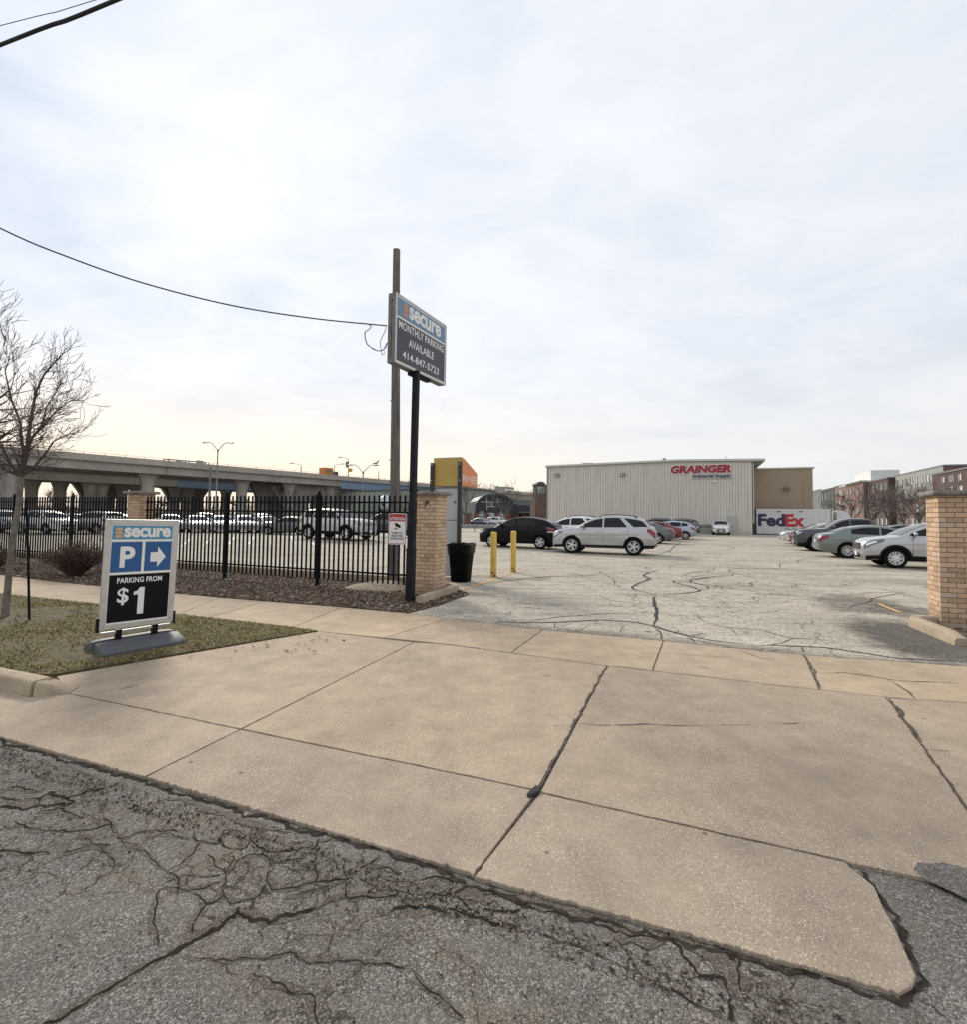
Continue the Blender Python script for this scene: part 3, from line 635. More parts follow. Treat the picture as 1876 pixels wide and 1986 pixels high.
# curved kerbs round the two gate pillars
def arc(c,r,a0,a1,n): return [c+Vector((math.cos(R(a0+(a1-a0)*i/n)),math.sin(R(a0+(a1-a0)*i/n)),0))*r for i in range(n+1)]
k=MB(); A=G(821,1172); B=G(888,1149); cdir=(B-A).normalized(); left=Vector((-cdir.y,cdir.x,0))
rr=.42; c_=B+left*rr; a0=math.degrees(math.atan2(-left.y,-left.x))
path=[A.lerp(B,i/8) for i in range(8)]+arc(c_,rr,a0,a0+105,10); e=(path[-1]-path[-2]).normalized(); path.append(path[-1]+e*.5)
kerb(k,path,.15,.15,side=1,z0=-.02)
o=k.build('pillar_kerb',M_kerb,smooth=40); tag(o,'tan concrete kerb curving round the foot of the brick pillar beside the bin','kerb')
k=MB(); A=G(1851,1252); B=G(1766,1216); cdir=(B-A).normalized(); right_=Vector((cdir.y,-cdir.x,0)); rr=.38; c_=B+right_*rr
a0=math.degrees(math.atan2(-right_.y,-right_.x))
path=[A.lerp(B,i/8) for i in range(8)]+arc(c_,rr,a0,a0-100,10); e=(path[-1]-path[-2]).normalized(); path.append(path[-1]+e*1.2)
kerb(k,path,.17,[.10,.13]+[.15]*(len(path)-2),side=-1,z0=-.02)
o=k.build('pillar_kerb',M_kerb,smooth=40); tag(o,'tan concrete kerb curving round the foot of the brick pillar at the right edge','kerb')
# ================================================================ foreground objects
M_blackmetal=simple('black_metal',(.006,.006,.007),.6,var=.2,vs=30,spec=.12)
M_grey=simple('grey_plastic',(.085,.088,.093),.65,var=.08,vs=9,bump=.1,bs=300)
M_alu=simple('brushed_frame',(.56,.55,.52),.38,.55,var=.08,vs=14)
M_wht=simple('sign_white',(.80,.79,.76),.45,var=.03,vs=5)
M_blk=simple('sign_black',(.006,.006,.008),.5,var=.15,vs=12,spec=.15)
def brick_mat(nm='tan_brick',stains=()):
    N=NT(nm); ge=N.new('ShaderNodeNewGeometry'); r=ge.outputs['Random Per Island']
    c=N.ramp(r,[(0,(.40,.27,.17)),(.2,(.49,.335,.215)),(.45,(.57,.39,.255)),(.75,(.62,.435,.29)),(.95,(.55,.40,.275)),(1,(.52,.42,.33))])
    c=N.mix(.5,c,N.ramp(N.noise(28,5,.7),[(.3,(.72,.7,.68)),(.7,(1.2,1.2,1.2))]),'MULTIPLY')
    for (x,z,rx,rz_,ang,amt) in stains:      # smoke stain
        mp=N.new('ShaderNodeMapping',{'Vector':N.co.outputs['Object'],'Location':(x,-.22,z),'Rotation':(0,ang,0),'Scale':(rx,.12,rz_)},vector_type='TEXTURE')
        ln=N.new('ShaderNodeVectorMath',{0:mp.outputs[0]},operation='LENGTH').outputs['Value']
        k=N.ramp(N.math('ADD',ln,N.math('MULTIPLY_ADD',N.noise(22,4,.6),.9,-.45)),[(.55,amt),(1.05,0.0)]); c=N.mix(k,c,(.035,.028,.025))
    szb=N.new('ShaderNodeSeparateXYZ',{0:N.co.outputs['Object']}).outputs[2]     # splashed dirt at the foot, damp under the cap
    dz=N.math('ADD',szb,N.math('MULTIPLY_ADD',N.noise(9,5,.7),.5,-.25)); c=N.mix(N.ramp(dz,[(.05,.55),(.32,0.0)]),c,(.16,.12,.085))
    c=N.mix(N.ramp(N.noise(4.5,6,.7,dist=.6),[(.5,0.0),(.72,.35)]),c,(.27,.20,.14))
    N.col(c); N.p.inputs['Roughness'].default_value=.9; N.bump(N.noise(160,4,.7),.4,.004); return N.m
M_brick=brick_mat(); M_brick_st=brick_mat('tan_brick_stained',((.02,1.885,.05,.055,0,.95),(-.02,1.84,.035,.05,R(25),.9),(-.055,1.79,.03,.06,R(30),.6),(-.03,1.87,.08,.07,0,.35))); M_mortar=simple('mortar',(.17,.13,.095),.95,var=.3,vs=40)
M_cap=simple('cap_stone',(.20,.175,.15),.9,var=.45,vs=9,bump=.7,bs=40)
def pillar(fr, rot, label, W_=.47, Dp=.44, H=2.05, cap=.075, seed=0):
    """fr = front right (or left) corner given as centre of the front face"""
    c=fr; t=thing('brick_pillar',(c.x,c.y,0),rot,label,'brick pillar','tan brick gate pillars')
    m=MB(); m.box(-W_/2+.008,W_/2-.008,-Dp/2+.008,Dp/2-.008,-.1,H,1)
    ch=.0765; j=.010; BL=.195; n=int(H/ch); rr=random.Random(seed)
    for i in range(n+1):
        z0=i*ch+j; z1=min((i+1)*ch,H); 
        if z1-z0<.01: continue
        for face in range(4):
            Lf=W_ if face%2==0 else Dp
            off=(BL+j)*(.5 if (i+face)%2 else 0)
            x=-off
            while x<Lf:
                a=max(x,0 if i%2==(face%2) else .0); b=min(x+BL,Lf); 
                if b-a>.02:
                    dj=rr.uniform(-.0015,.0015); d0=.03; d1=-dj
                    # brick sits on this face; local along-face coord a..b
                    if face==0: m.box(-W_/2+a,-W_/2+b,-Dp/2+d1,-Dp/2+d0,z0,z1,0)
                    elif face==1: m.box(W_/2-d0,W_/2-d1-.0005,-Dp/2+max(a,.0315),-Dp/2+min(b,Dp-.0315),z0,z1,0) if min(b,Dp-.0315)-max(a,.0315)>.01 else None
                    elif face==2: m.box(-W_/2+a,-W_/2+b,Dp/2-d0,Dp/2-d1,z0,z1,0)
                    else: m.box(-W_/2+d1+.0005,-W_/2+d0,-Dp/2+max(a,.0315),-Dp/2+min(b,Dp-.0315),z0,z1,0) if min(b,Dp-.0315)-max(a,.0315)>.01 else None
                x+=BL+j
    m.build('shaft',[M_brick,M_mortar],t)
    cpm=MB(); e=.085; n_=10; rows=[]
    def ring(o_,z):
        pts=[]; X=W_/2+o_; Y=Dp/2+o_
        for sx,sy,ex,ey in ((-X,-Y,X,-Y),(X,-Y,X,Y),(X,Y,-X,Y),(-X,Y,-X,-Y)):
            for k_ in range(n_):
                f=k_/n_; x=sx+(ex-sx)*f; y=sy+(ey-sy)*f; q=noise.noise(Vector((x*9+seed*7,y*9,z*30)))*.012
                l=math.hypot(x,y); pts.append((x+x/l*q,y+y/l*q,z+noise.noise(Vector((x*7,y*7,seed)))*.004))
        return pts
    rows=[ring(-.03,H-.005),ring(e-.012,H+.002),ring(e,H+.02),ring(e-.004,H+cap-.02),ring(e-.02,H+cap),ring(-.1,H+cap+.006)]
    cpm.grid(rows,closed=True); k0=len(cpm.v)-4*n_; cpm.f.append(list(range(k0,k0+4*n_))); cpm.mi.append(0)
    cpm.build('cap_stone',M_cap,t,smooth=35)
    return t
FP=ST(-7.92,9.34)   # near fence post
fl_t=9.34
def fenceS(px):   # s of the fence line at an image column
    lo,hi=-40,5
    for _ in range(50):
        mdl=(lo+hi)/2; q=ST(mdl,fl_t)
        c_=CM.inverted()@Vector((q.x,q.y,1.0)); x=938+FPX*(c_.x/-c_.z)
        if x<px: lo=mdl
        else: hi=mdl
    return lo
s_mid=fenceS(812)
P1=pillar(ST(s_mid+.235,fl_t+.1),AV,'tan brick gate pillar with a dark stain, between the black sign post and the bin',H=2.03,seed=1)
for o_ in P1.children:
    if o_.name.startswith('shaft'): o_.data.materials[0]=M_brick_st
s_left=fenceS(257)
P2=pillar(ST(s_left+.235,fl_t+.05),AV,'tan brick pillar standing in the black fence behind the price sign',H=2.1,seed=2)
rc=XY(1822,8.0)+vv*.0
P3=pillar(XY(1822,7.95)+vv*.30+uv*.26,AV,'tan brick gate pillar at the right edge, the nearest one, beside the parked cars',W_=.60,Dp=.47,H=2.03,seed=3)
m=MB(); m.box(-.28,.30,-.245,.245,-.05,.08); m.build('footing',M_kerb,P3)
# --- fence
def fence(s0,s1,posts,label,nm='steel_fence'):
    base=ST(s0,fl_t); t=thing(nm,base,AV,label,'fence','black steel fence runs'); Lf=s1-s0
    mb=MB(); n=int(Lf/.1275)
    for i in range(n):
        x=(i+.5)*Lf/n
        if any(abs(x-(p_-s0))<.05 for p_ in posts): continue
        mb.box(x-.0155,x+.0155,-.0155,.0155,.17,2.03)
        mb.add([(x-.0155,-.0155,2.0301),(x+.0155,-.0155,2.0301),(x+.0155,.0155,2.0301),(x-.0155,.0155,2.0301),(x,0,2.042)],[(0,1,4),(1,2,4),(2,3,4),(3,0,4)])
    mb.build('pickets',M_blackmetal,t)
    for z in (.375,1.67,1.885):
        r_=MB(); r_.box(0,Lf,-.021,.021,z-.019,z+.019); r_.build('rail',M_blackmetal,t)
    for p_ in posts:
        q=MB(); x=p_-s0; q.box(x-.032,x+.032,-.032,.032,-.05,2.08); q.box(x-.038,x+.038,-.038,.038,2.0805,2.092)
        q.lathe([(.0,2.155),(.022,2.148),(.032,2.125),(.024,2.104),(.012,2.0925)],(x,0,0),8); q.build('post',M_blackmetal,t)
    return t
pst=fenceS(617),fenceS(438)
fence(s_left+.50,s_mid-.02,[pst[1],pst[0],s_mid-.06],'black steel picket fence between the two tan brick pillars, in front of the parking lot')
pl2=[fenceS(138.7),fenceS(25),fenceS(25)-3.1,fenceS(25)-6.2]
fence(s_left-13.2,s_left-.02,pl2,'black steel picket fence left of the brick pillar, behind the young tree')

# --- utility pole
pb=XY(765,12.0)
M_pole=NT('weathered_wood'); nv=M_pole.new('ShaderNodeMapping',{'Vector':M_pole.co.outputs['Object'],'Scale':(14,14,.9)}).outputs[0]
M_pole.col(M_pole.ramp(M_pole.noise(2.2,8,.7,vec=nv),[(.3,(.05,.045,.042)),(.5,(.155,.14,.125)),(.72,(.27,.245,.22))])); M_pole.p.inputs['Roughness'].default_value=.95
M_pole.bump(M_pole.noise(3,6,.7,vec=nv),.9,.02); M_pole=M_pole.m
t=thing('utility_pole',pb,0,'tall weathered grey wooden pole behind the hanging parking sign','utility pole')
m=MB(); pts=[];rs=[]
for i in range(25):
    f=i/24; z=-.1+f*8.02; pts.append((.012*math.sin(f*5)-.07*f,.0,z)); rs.append(.128-.045*f)
m.tube(pts,rs,14); m.add([(pts[-1][0]+.05*math.cos(a),.05*math.sin(a),7.90+.04*math.cos(a)) for a in [k*.785 for k in range(8)]],[tuple(range(8))])
m.build('pole_shaft',M_pole,t,smooth=45)
m=MB()
for z in (2.4,2.9,4.3):
    f=z/7.85; rp_=.128-.045*f; cx_=.012*math.sin(f*5)-.07*f; m=MB(); m.tube([(cx_-rp_-.03,0,z),(cx_-rp_+.02,0,z)],.011,6); m.build('bolt',M_blackmetal,t)
# mound at its foot
mm=MB(); rows=[]
for i in range(6):
    r_=.75*(1-i/5.0); z=.01+.16*(math.sin(i/5*1.57))
    rows.append([(pb.x-.1+r_*1.2*math.cos(a)*(1+.15*noise.noise(Vector((a,i,0)))),pb.y-.55+r_*.8*math.sin(a),z+noise.noise(Vector((a*2,i,3)))*.015) for a in [k*math.pi/12 for k in range(24)]])
mm.grid(rows,closed=True); mm.build('dirt_mound',simple('pale_dirt',(.26,.20,.145),1,var=.35,vs=9,bump=.6,bs=30),None,smooth=80)['kind']='structure'
# --- steel post and hanging sign box
t=thing('parking_sign',(-1.345,9.63,0),0,'tall blue and black SECURE monthly parking sign on a black steel post','sign')
M_post=simple('black_post_paint',(.014,.014,.018),.6,var=.35,vs=8,bump=.15,bs=40,spec=.15)
m=MB(Matrix.Rotation(AV,4,'Z')); lean=.055
def sq(m,x0,w0,z0,x1,w1,z1):
    m.add([(x0-w0,-w0,z0),(x0+w0,-w0,z0),(x0+w0,w0,z0),(x0-w0,w0,z0),(x1-w1,-w1,z1),(x1+w1,-w1,z1),(x1+w1,w1,z1),(x1-w1,w1,z1)],[(0,3,2,1),(4,5,6,7),(0,1,5,4),(1,2,6,5),(2,3,7,6),(3,0,4,7)])
sq(m,0,.068,-.05,.012,.068,.98); sq(m,.012,.06,.98,.024,.06,1.86); sq(m,.024,.053,1.86,.045,.053,4.34)
m.cbox(.011,0,.98,.145,.145,.05); m.cbox(.022,0,1.50,.128,.128,.05); m.cbox(.024,0,1.86,.125,.125,.03)
m.build('post',M_post,t,bevel=.004)
SA=Vector((-1.61,9.0,0)); SB=Vector((-.83,10.6,0)); sd_=(SB-SA).normalized(); SL=(SB-SA).length
ang=math.atan2(sd_.y,sd_.x); nrm=Vector((sd_.y,-sd_.x,0))   # facing the street side
Msg=Matrix.Translation(SA-Vector((-1.345,9.63,0)))@Matrix.Rotation(ang,4,'Z')   # local x along sign, -y outward
z0,z1=4.315,5.575; Tk=.16
m=MB(Msg); m.box(0,SL,0,Tk,z0,z1); cab=m.build('cabinet',simple('cabinet_grey',(.17,.165,.155),.55,.3,var=.2,vs=5),t,bevel=.006)
m=MB(Msg); 
for (a,b,c_,d_) in ((0,SL,z0,z0+.03),(0,SL,z1-.03,z1),(0,.03,z0+.03,z1-.03),(SL-.03,SL,z0+.03,z1-.03)): m.box(a,b,-.012,-.0005,c_,d_)
m.build('frame',simple('cabinet_trim',(.50,.50,.49),.5,.3,var=.1),t)
m=MB(Msg); m.cbox(.62*SL-.38*SL*.0,Tk/2,z0-.03,.3,.1,.055); m.cbox(.44*SL,Tk/2,z0-.035,.34,.12,.06); m.build('bracket',M_post,t)
face=MB(Msg); H_=z1-z0
rect(face,.03,z0+.03,SL-.03,z1-.03,-.002); fo=face.build('sign_face',M_wht,t)
f=MB(Msg); rect(f,.055,z0+H_*.69,SL-.055,z0+H_*.955,-.0045); f.build('blue_band',simple('sign_blue',(.13,.235,.36),.45,var=.05),fo)
f=MB(Msg); rect(f,.055,z0+H_*.045,SL-.055,z0+H_*.66,-.0045); f.build('black_band',simple('sign_charcoal',(.045,.045,.06),.45,var=.08),fo)
f=MB(Msg)
for i in range(3): rect(f,.135*SL,z0+H_*(.735+.065*i),.215*SL,z0+H_*(.788+.065*i),-.0065)
f.build('logo_bar',simple('sign_orange',(.55,.27,.13),.5,var=.05),fo)
f=MB(Msg)
text(f,'secure',.237*SL,z0+H_*.735,.875*SL,z0+H_*.925,-.0065,bold=.03,space=.95)
text(f,'MONTHLY PARKING',.06*SL,z0+H_*.52,.94*SL,z0+H_*.635,-.0065,bold=.012,space=1.06)
text(f,'AVAILABLE',.24*SL,z0+H_*.32,.73*SL,z0+H_*.435,-.0065,bold=.012,space=1.06)
text(f,'414-847-5723',.135*SL,z0+H_*.115,.84*SL,z0+H_*.225,-.0065,bold=.012,space=1.06)
f.build('lettering',M_wht,fo)
m=MB(Msg); m.cbox(-.002,Tk*.5,z1-.13,.006,.02,.03); m.box(-.003,-.0005,Tk*.5-.003,Tk*.5+.003,z0+.1,z1-.13); m.build('seam',M_blk,t)
# --- wires
def wire(name,pts,r,label,cat,mat=None,n=6,sub=6,parent=None):
    P=[]
    for i in range(len(pts)-1):
        p0=pts[max(i-1,0)];p1=pts[i];p2=pts[i+1];p3=pts[min(i+2,len(pts)-1)]
        for k in range(sub):
            u=k/sub; P.append(.5*((2*p1)+(p2-p0)*u+(2*p0-5*p1+4*p2-p3)*u*u+(3*p1-p0-3*p2+p3)*u**3))
    P.append(pts[-1]); m=MB(); m.tube(P,r,n); o=m.build(name,mat or M_cable,parent,smooth=60); 
    if label: tag(o,label,cat)
    return o
M_cable=simple('cable_rubber',(.018,.019,.024),.6,var=.2,vs=20)
a=D(-700,372,9.5); b=D(0,88,7.0); c_=D(232,-2,6.3); e=D(1500,-500,5.0)
wire('overhead_cable',[a.lerp(b,0),b,c_,c_+(c_-b)*4+Vector((0,0,.3))],.026,'thick black overhead cable crossing the top left corner','cable')
a=D(-700,232,10); b=D(0,50.5,7.6); c_=D(187,0,7.0)
wire('overhead_wire',[a,b,c_,c_+(c_-b)*4+Vector((0,0,.3))],.0055,'thin overhead wire above the thick cable in the top left corner','wire')
sp_=[(-700,90,6.0),(-300,290,6.4),(0,443,7.0),(130,498,7.3),(280,550,7.7),(450,593,8.1),(600,617,8.5),(715,629,8.85),(750,632,9.08)]
swp=[D(x,y,d) for x,y,d in sp_]
wire('service_wire',swp,.011,'long sagging black wire running from the left edge to the parking sign','wire')
lp=MB()
def zp(l,d0=8.9,d1=9.1): return [D(697+.16715*x,451.4+.16715*y,d0+(d1-d0)*i/(len(l)-1)) for i,(x,y) in enumerate(l)]
o1=wire('looped_wire',zp([(60,1053),(110,1068),(134,1092),(110,1122),(72,1150),(64,1200),(85,1285),(130,1330),(180,1362),(250,1372),(300,1335),(322,1280)]),.008,'loose loops of black wire hanging at the left edge of the parking sign','wire')
wire('loose_strand',zp([(60,1150),(62,1210),(90,1300),(170,1350),(210,1372),(260,1372)],8.95,9.0),.005,None,None,parent=o1)
wire('loose_strand',zp([(310,1090),(290,1160),(242,1260),(245,1330),(265,1425)],9.0,9.0),.006,None,None,parent=o1)
wire('loose_strand',zp([(318,1280),(285,1350),(288,1400),(270,1418)],9.0,9.0),.004,None,None,parent=o1)
# --- attention sign, hung on the fence
M_red=simple('sign_red',(.40,.035,.035),.4,var=.06); 
q=ST(fenceS(771),fl_t-.03); t=thing('surveillance_sign',(q.x,q.y,1.33),AV,'red and white ATTENTION video surveillance notice hung on the black fence','notice')
w_,h_=.215,.325; sc_ok=1
m=MB(); 
def rr_prism(m,w,h,r,y0,y1):
    pts=[]
    for cx,cz,a0 in ((w-r,h-r,0),(-w+r,h-r,90),(-w+r,-h+r,180),(w-r,-h+r,270)):
        for k in range(5): a=R(a0+k*22.5); pts.append((cx+r*math.cos(a),cz+r*math.sin(a)))
    m.xprism(pts,y0,y1)
rr_prism(m,w_,h_,.035,-.002,.002); pn=m.build('panel',M_wht,t)
m=MB(); b_=.012
def frame_ring(m,w,h,r,th,y):
    o_=[];i_=[]
    for cx,cz,a0 in ((w-r,h-r,0),(-w+r,h-r,90),(-w+r,-h+r,180),(w-r,-h+r,270)):
        for k in range(5):
            a=R(a0+k*22.5); o_.append((cx+r*math.cos(a),y,cz+r*math.sin(a))); i_.append((cx+(r-th)*math.cos(a),y,cz+(r-th)*math.sin(a)))
    m.grid([o_,i_],closed=True)
frame_ring(m,w_-.012,h_-.012,.027,.011,-.0035); rect(m,-w_+.024,h_-.165,w_-.024,h_-.024,-.0035); m.build('red_border',M_red,pn)
m=MB(); text(m,'ATTENTION',-w_+.035,h_-.145,w_-.035,h_-.085,-.0050,bold=.02); m.build('heading',M_wht,pn)
m=MB(); text(m,'PARKING LOT',-.135,-.105,.135,-.062,-.0050,bold=.016); text(m,'UNDER VIDEO',-.145,-.165,.14,-.122,-.0050,bold=.016); text(m,'SURVEILLANCE',-.165,-.225,.165,-.182,-.0050,bold=.016)
cam2=[(-.055,.11),(-.03,.13),(.075,.075),(.085,.03),(.05,.02),(-.06,.075)]
m.add([(x,-.005,z) for x,z in cam2],[tuple(range(6))]); m.add([(x,-.005,z) for x,z in ((-.035,.065),(-.02,.057),(-.02,.02),(.005,.0),(.005,-.008),(-.095,-.008),(-.095,.0),(-.035,.005))],[tuple(range(8))]); m.build('camera_symbol',M_blk,pn)
# --- A-frame price sign
dL,dR=5.92,6.55
A=XY(198,dL); B=XY(341,dR); B=A+(B-A).normalized()*.80
ctr=(A+B)/2; dd=(B-A).normalized(); an=math.atan2(dd.y,dd.x)
t=thing('price_sign',ctr,an,'portable grey framed SECURE parking sign reading PARKING FROM $1 on the grass','sign')
WD=.78; zb,zt=.245,1.515; lean=R(1.2)
T0=Matrix.Translation((0,0,zb))@Matrix.Rotation(R(1.0),4,'Y')@Matrix.Rotation(lean,4,'X')
Hh=zt-zb; fw=.058
m=MB(T0)
for poly in ([(-WD/2,0),(WD/2,0),(WD/2-fw,fw),(-WD/2+fw,fw)],[(WD/2,0),(WD/2,Hh),(WD/2-fw,Hh-fw),(WD/2-fw,fw)],[(WD/2,Hh),(-WD/2,Hh),(-WD/2+fw,Hh-fw),(WD/2-fw,Hh-fw)],[(-WD/2,Hh),(-WD/2,0),(-WD/2+fw,fw),(-WD/2+fw,Hh-fw)]):
    c0=[sum(p[0] for p in poly)/4,sum(p[1] for p in poly)/4]
    poly=[(p[0]+(c0[0]-p[0])*.002,p[1]+(c0[1]-p[1])*.002) for p in poly]; m.xprism(poly,-.019,.019)
m.build('frame',M_alu,t,bevel=.0035)
m=MB(T0); m.box(-WD/2+fw-.005,WD/2-fw+.005,-.008,.008,fw-.005,Hh-fw+.005); pn=m.build('panel',M_wht,t)
X=lambda a:-WD/2+WD*a
Zf=lambda b:Hh*(1-b)
def rr_(name,mat,rs,y=-.0095):
    f=MB(T0)
    for (a,b,c_,d_) in rs: rect(f,X(a),Zf(d_),X(c_),Zf(b),y)
    return f.build(name,mat,pn)
rr_('header_band',simple('price_light_blue',(.075,.27,.42),.4,var=.04),[(.088,.057,.912,.185)])
rr_('blue_square',simple('price_blue',(.016,.095,.265),.4,var=.04),[(.088,.207,.495,.487),(.535,.207,.912,.487)])
rr_('black_square',M_blk,[(.088,.510,.912,.942)])
rr_('logo_bar',simple('price_orange',(.75,.36,.14),.4,var=.04),[(.13,.078,.215,.103),(.13,.112,.215,.135),(.13,.144,.215,.168)],-.011)
f=MB(T0); ar=[(.615,.31),(.715,.31),(.715,.255),(.835,.355),(.715,.452),(.715,.40),(.615,.40)]
f.add([(X(a),-.0112,Zf(b)) for a,b in ar],[tuple(range(len(ar)))]); f.build('arrow',M_wht,pn)
f=MB(T0)
text(f,'secure',X(.24),Zf(.166),X(.885),Zf(.075),-.0112,bold=.035,space=.95)
text(f,'P',X(.205),Zf(.445),X(.405),Zf(.25),-.0112,bold=.035)
text(f,'PARKING FROM',X(.19),Zf(.588),X(.80),Zf(.538),-.0112,bold=.022,space=1.03)
text(f,'$',X(.205),Zf(.79),X(.355),Zf(.63),-.0112,bold=.018)
one=[(.565,.885),(.48,.885),(.48,.70),(.42,.705),(.42,.675),(.47,.665),(.50,.635),(.565,.635)]
f.add([(X(a),-.0112,Zf(b)) for a,b in one],[tuple(range(len(one)))])
f.build('lettering',M_wht,pn)
m=MB(T0)
for sx in (-1,1):
    m=MB(T0); m.prism([(sx*(WD/2+.001),-.025),(sx*(WD/2+.023),-.025),(sx*(WD/2+.023),.025),(sx*(WD/2+.001),.025)][::sx],-.02,.14); m.build('corner_clamp',M_blk,t,bevel=.003)
m=MB(); m.box(-WD/2+.02,WD/2-.02,-.02,.02,.195,.225); m.build('crossbar',simple('galvanised_bar',(.36,.36,.35),.5,.5,var=.15),t,bevel=.003)
m=MB()
for x in (-.19,.19): m=MB(); m.box(x-.03,x+.03,-.028,.028,.10,.235); m.build('hinge',M_blk,t,bevel=.004)
# moulded base: two sloped water tanks with a channel
m=MB()
for sy in (-1,1):
    prof=[(.04*sy,.02),(.055*sy,.125),(.10*sy,.135),(.30*sy,.075),(.345*sy,.045),(.345*sy,.015),(.31*sy,.0),(.06*sy,.0)]
    rows=[]
    for x,sc2 in ((-.43,.72),(-.41,.86),(-.37,.95),(-.30,1),(.30,1),(.37,.95),(.41,.86),(.43,.72)):
        rows.append([(x,y*(.5+.5*sc2),.002+z*(.55+.45*sc2)) for y,z in prof])
    m.grid(rows,closed=True); k=len(prof); o_=len(m.v)-len(rows)*k; m.f.append([o_+i for i in range(k)][::-1]); m.mi.append(0); m.f.append([len(m.v)-k+i for i in range(k)]); m.mi.append(0)
m.box(-.34,.34,-.06,.06,.003,.085)
m.build('base',M_grey,t,smooth=50)
m=MB(); m.lathe([(.0,.118),(.032,.118),(.034,.10)],(-.34,-.10,0),12); m.build('filler_cap',M_blk,t)
# --- pay station with canopy
C0=Vector((-.576,13.4,0)); cw=.83; cdp=1.02
t=thing('pay_station',C0,AV,'parking pay station with a yellow and orange PAY HERE canopy on two dark posts','pay station')
prof=[(0,2.40),(0,3.14),(.10,3.14),(cdp,2.80),(cdp,2.42)]   # (y depth, z)
M_y=simple('canopy_yellow',(.50,.345,.09),.45,var=.05,vs=3); M_o=simple('canopy_orange',(.66,.235,.08),.45,var=.05,vs=3); M_dk=simple('dark_grey_post',(.035,.033,.03),.5,var=.2,vs=12)
m=MB(); n=5
vs=[(-cw,y,z) for y,z in prof]+[(0,y,z) for y,z in prof]
m.add(vs,[(0,1,6,5),(1,2,7,6),(2,3,8,7),(3,4,9,8)],0); m.add(vs,[(5,6,7,8,9),(4,3,2,1,0)],1); m.add(vs,[(0,5,9,4)],2)
can=m.build('canopy',[M_y,M_o,M_dk],t)
Ms=Matrix.Rotation(R(90),4,'Z')
f=MB(Ms); text(f,'PAY HERE',.05,2.50,cdp-.06,2.70,-.004,bold=.008,space=1.06); f.build('lettering',M_wht,can)
m=MB(); m.box(-cw-.0,0.0,-.012,-.003,2.385,2.40); m.build('trim',M_dk,can); m=MB(); m.box(-cw,0,-.004,.001,3.142,3.155); m.build('trim',M_dk,can)
for x in (-cw-.02,-.035):
    m=MB(); m.box(x-.05,x+.05,-.075,-.006,-.02,3.02 if x<-.1 else 3.03); po=m.build('post',M_dk,t,bevel=.006)
    for z in (2.55,2.97): m=MB(); m.lathe([(0,-.083),(.014,-.080),(.016,-.0755)],(x,0,z),8,axis='y'); m.build('bolt_head',M_wht,po)
M_pan=simple('panel_grey',(.47,.48,.49),.4,var=.04,vs=3)
m=MB(); m.box(-cw+.05,-.10,.02,.20,.05,1.50); m.box(-cw+.05,-.10,.02,.20,1.515,2.34); m.build('kiosk_panel',M_pan,t,bevel=.008)
m=MB(); m.box(-cw+.06,-.11,.03,.19,1.501,1.514); m.build('panel_joint',M_blk,t)
m=MB(); m.lathe([(0,-.006),(.03,-.006),(.034,.0)],(-.20,.019,1.98),14,axis='y'); m.build('keyhole_badge',simple('badge_brown',(.13,.09,.08),.5,var=.3),t)
# --- litter bin with bag
bc=XY(895,12.72); t=thing('litter_bin',(bc.x,bc.y+.16,0),AV,'black plastic litter bin lined with a black bag behind the kerb','litter bin')
M_bin=simple('bin_plastic',(.003,.003,.003),.5,var=.1,spec=.06); M_bag=simple('bag_film',(.003,.003,.004),.3,var=.1,spec=.16)
m=MB(); rows=[]
for r_,z in ((.20,0),(.215,.02),(.235,.30),(.262,.62),(.285,.86),(.285,.875)):
    rows.append([(x*r_,y*r_,z) for x,y in [(math.copysign(abs(math.cos(a))**.45,math.cos(a)),math.copysign(abs(math.sin(a))**.45,math.sin(a))) for a in [R(k*9+4.5) for k in range(40)]]])
m.grid(rows,closed=True); m.f.append(list(range(39,-1,-1))); m.mi.append(0)
m.build('tub',M_bin,t,smooth=40)
m=MB(); rows=[]
for r_,z,jz,jr in ((.292,.70,.06,.012),(.300,.78,.02,.012),(.306,.86,.01,.01),(.318,.885,.008,.010),(.315,.935,.022,.014),(.285,.95,.02,.012),(.262,.90,.0,.01),(.24,.6,.0,.0)):
    rows.append([(x*(r_+jr*noise.noise(Vector((k*.9,z*9,1)))*1.4),y*(r_+jr*noise.noise(Vector((k*.9,z*9,1)))*1.4),z+jz*noise.noise(Vector((k*.55,2,z*3)))*1.6) for k,(x,y) in enumerate([(math.copysign(abs(math.cos(a))**.55,math.cos(a)),math.copysign(abs(math.sin(a))**.55,math.sin(a))) for a in [R(k*6) for k in range(60)]])])
m.grid(rows,closed=True); m.build('bag',M_bag,t,smooth=60)
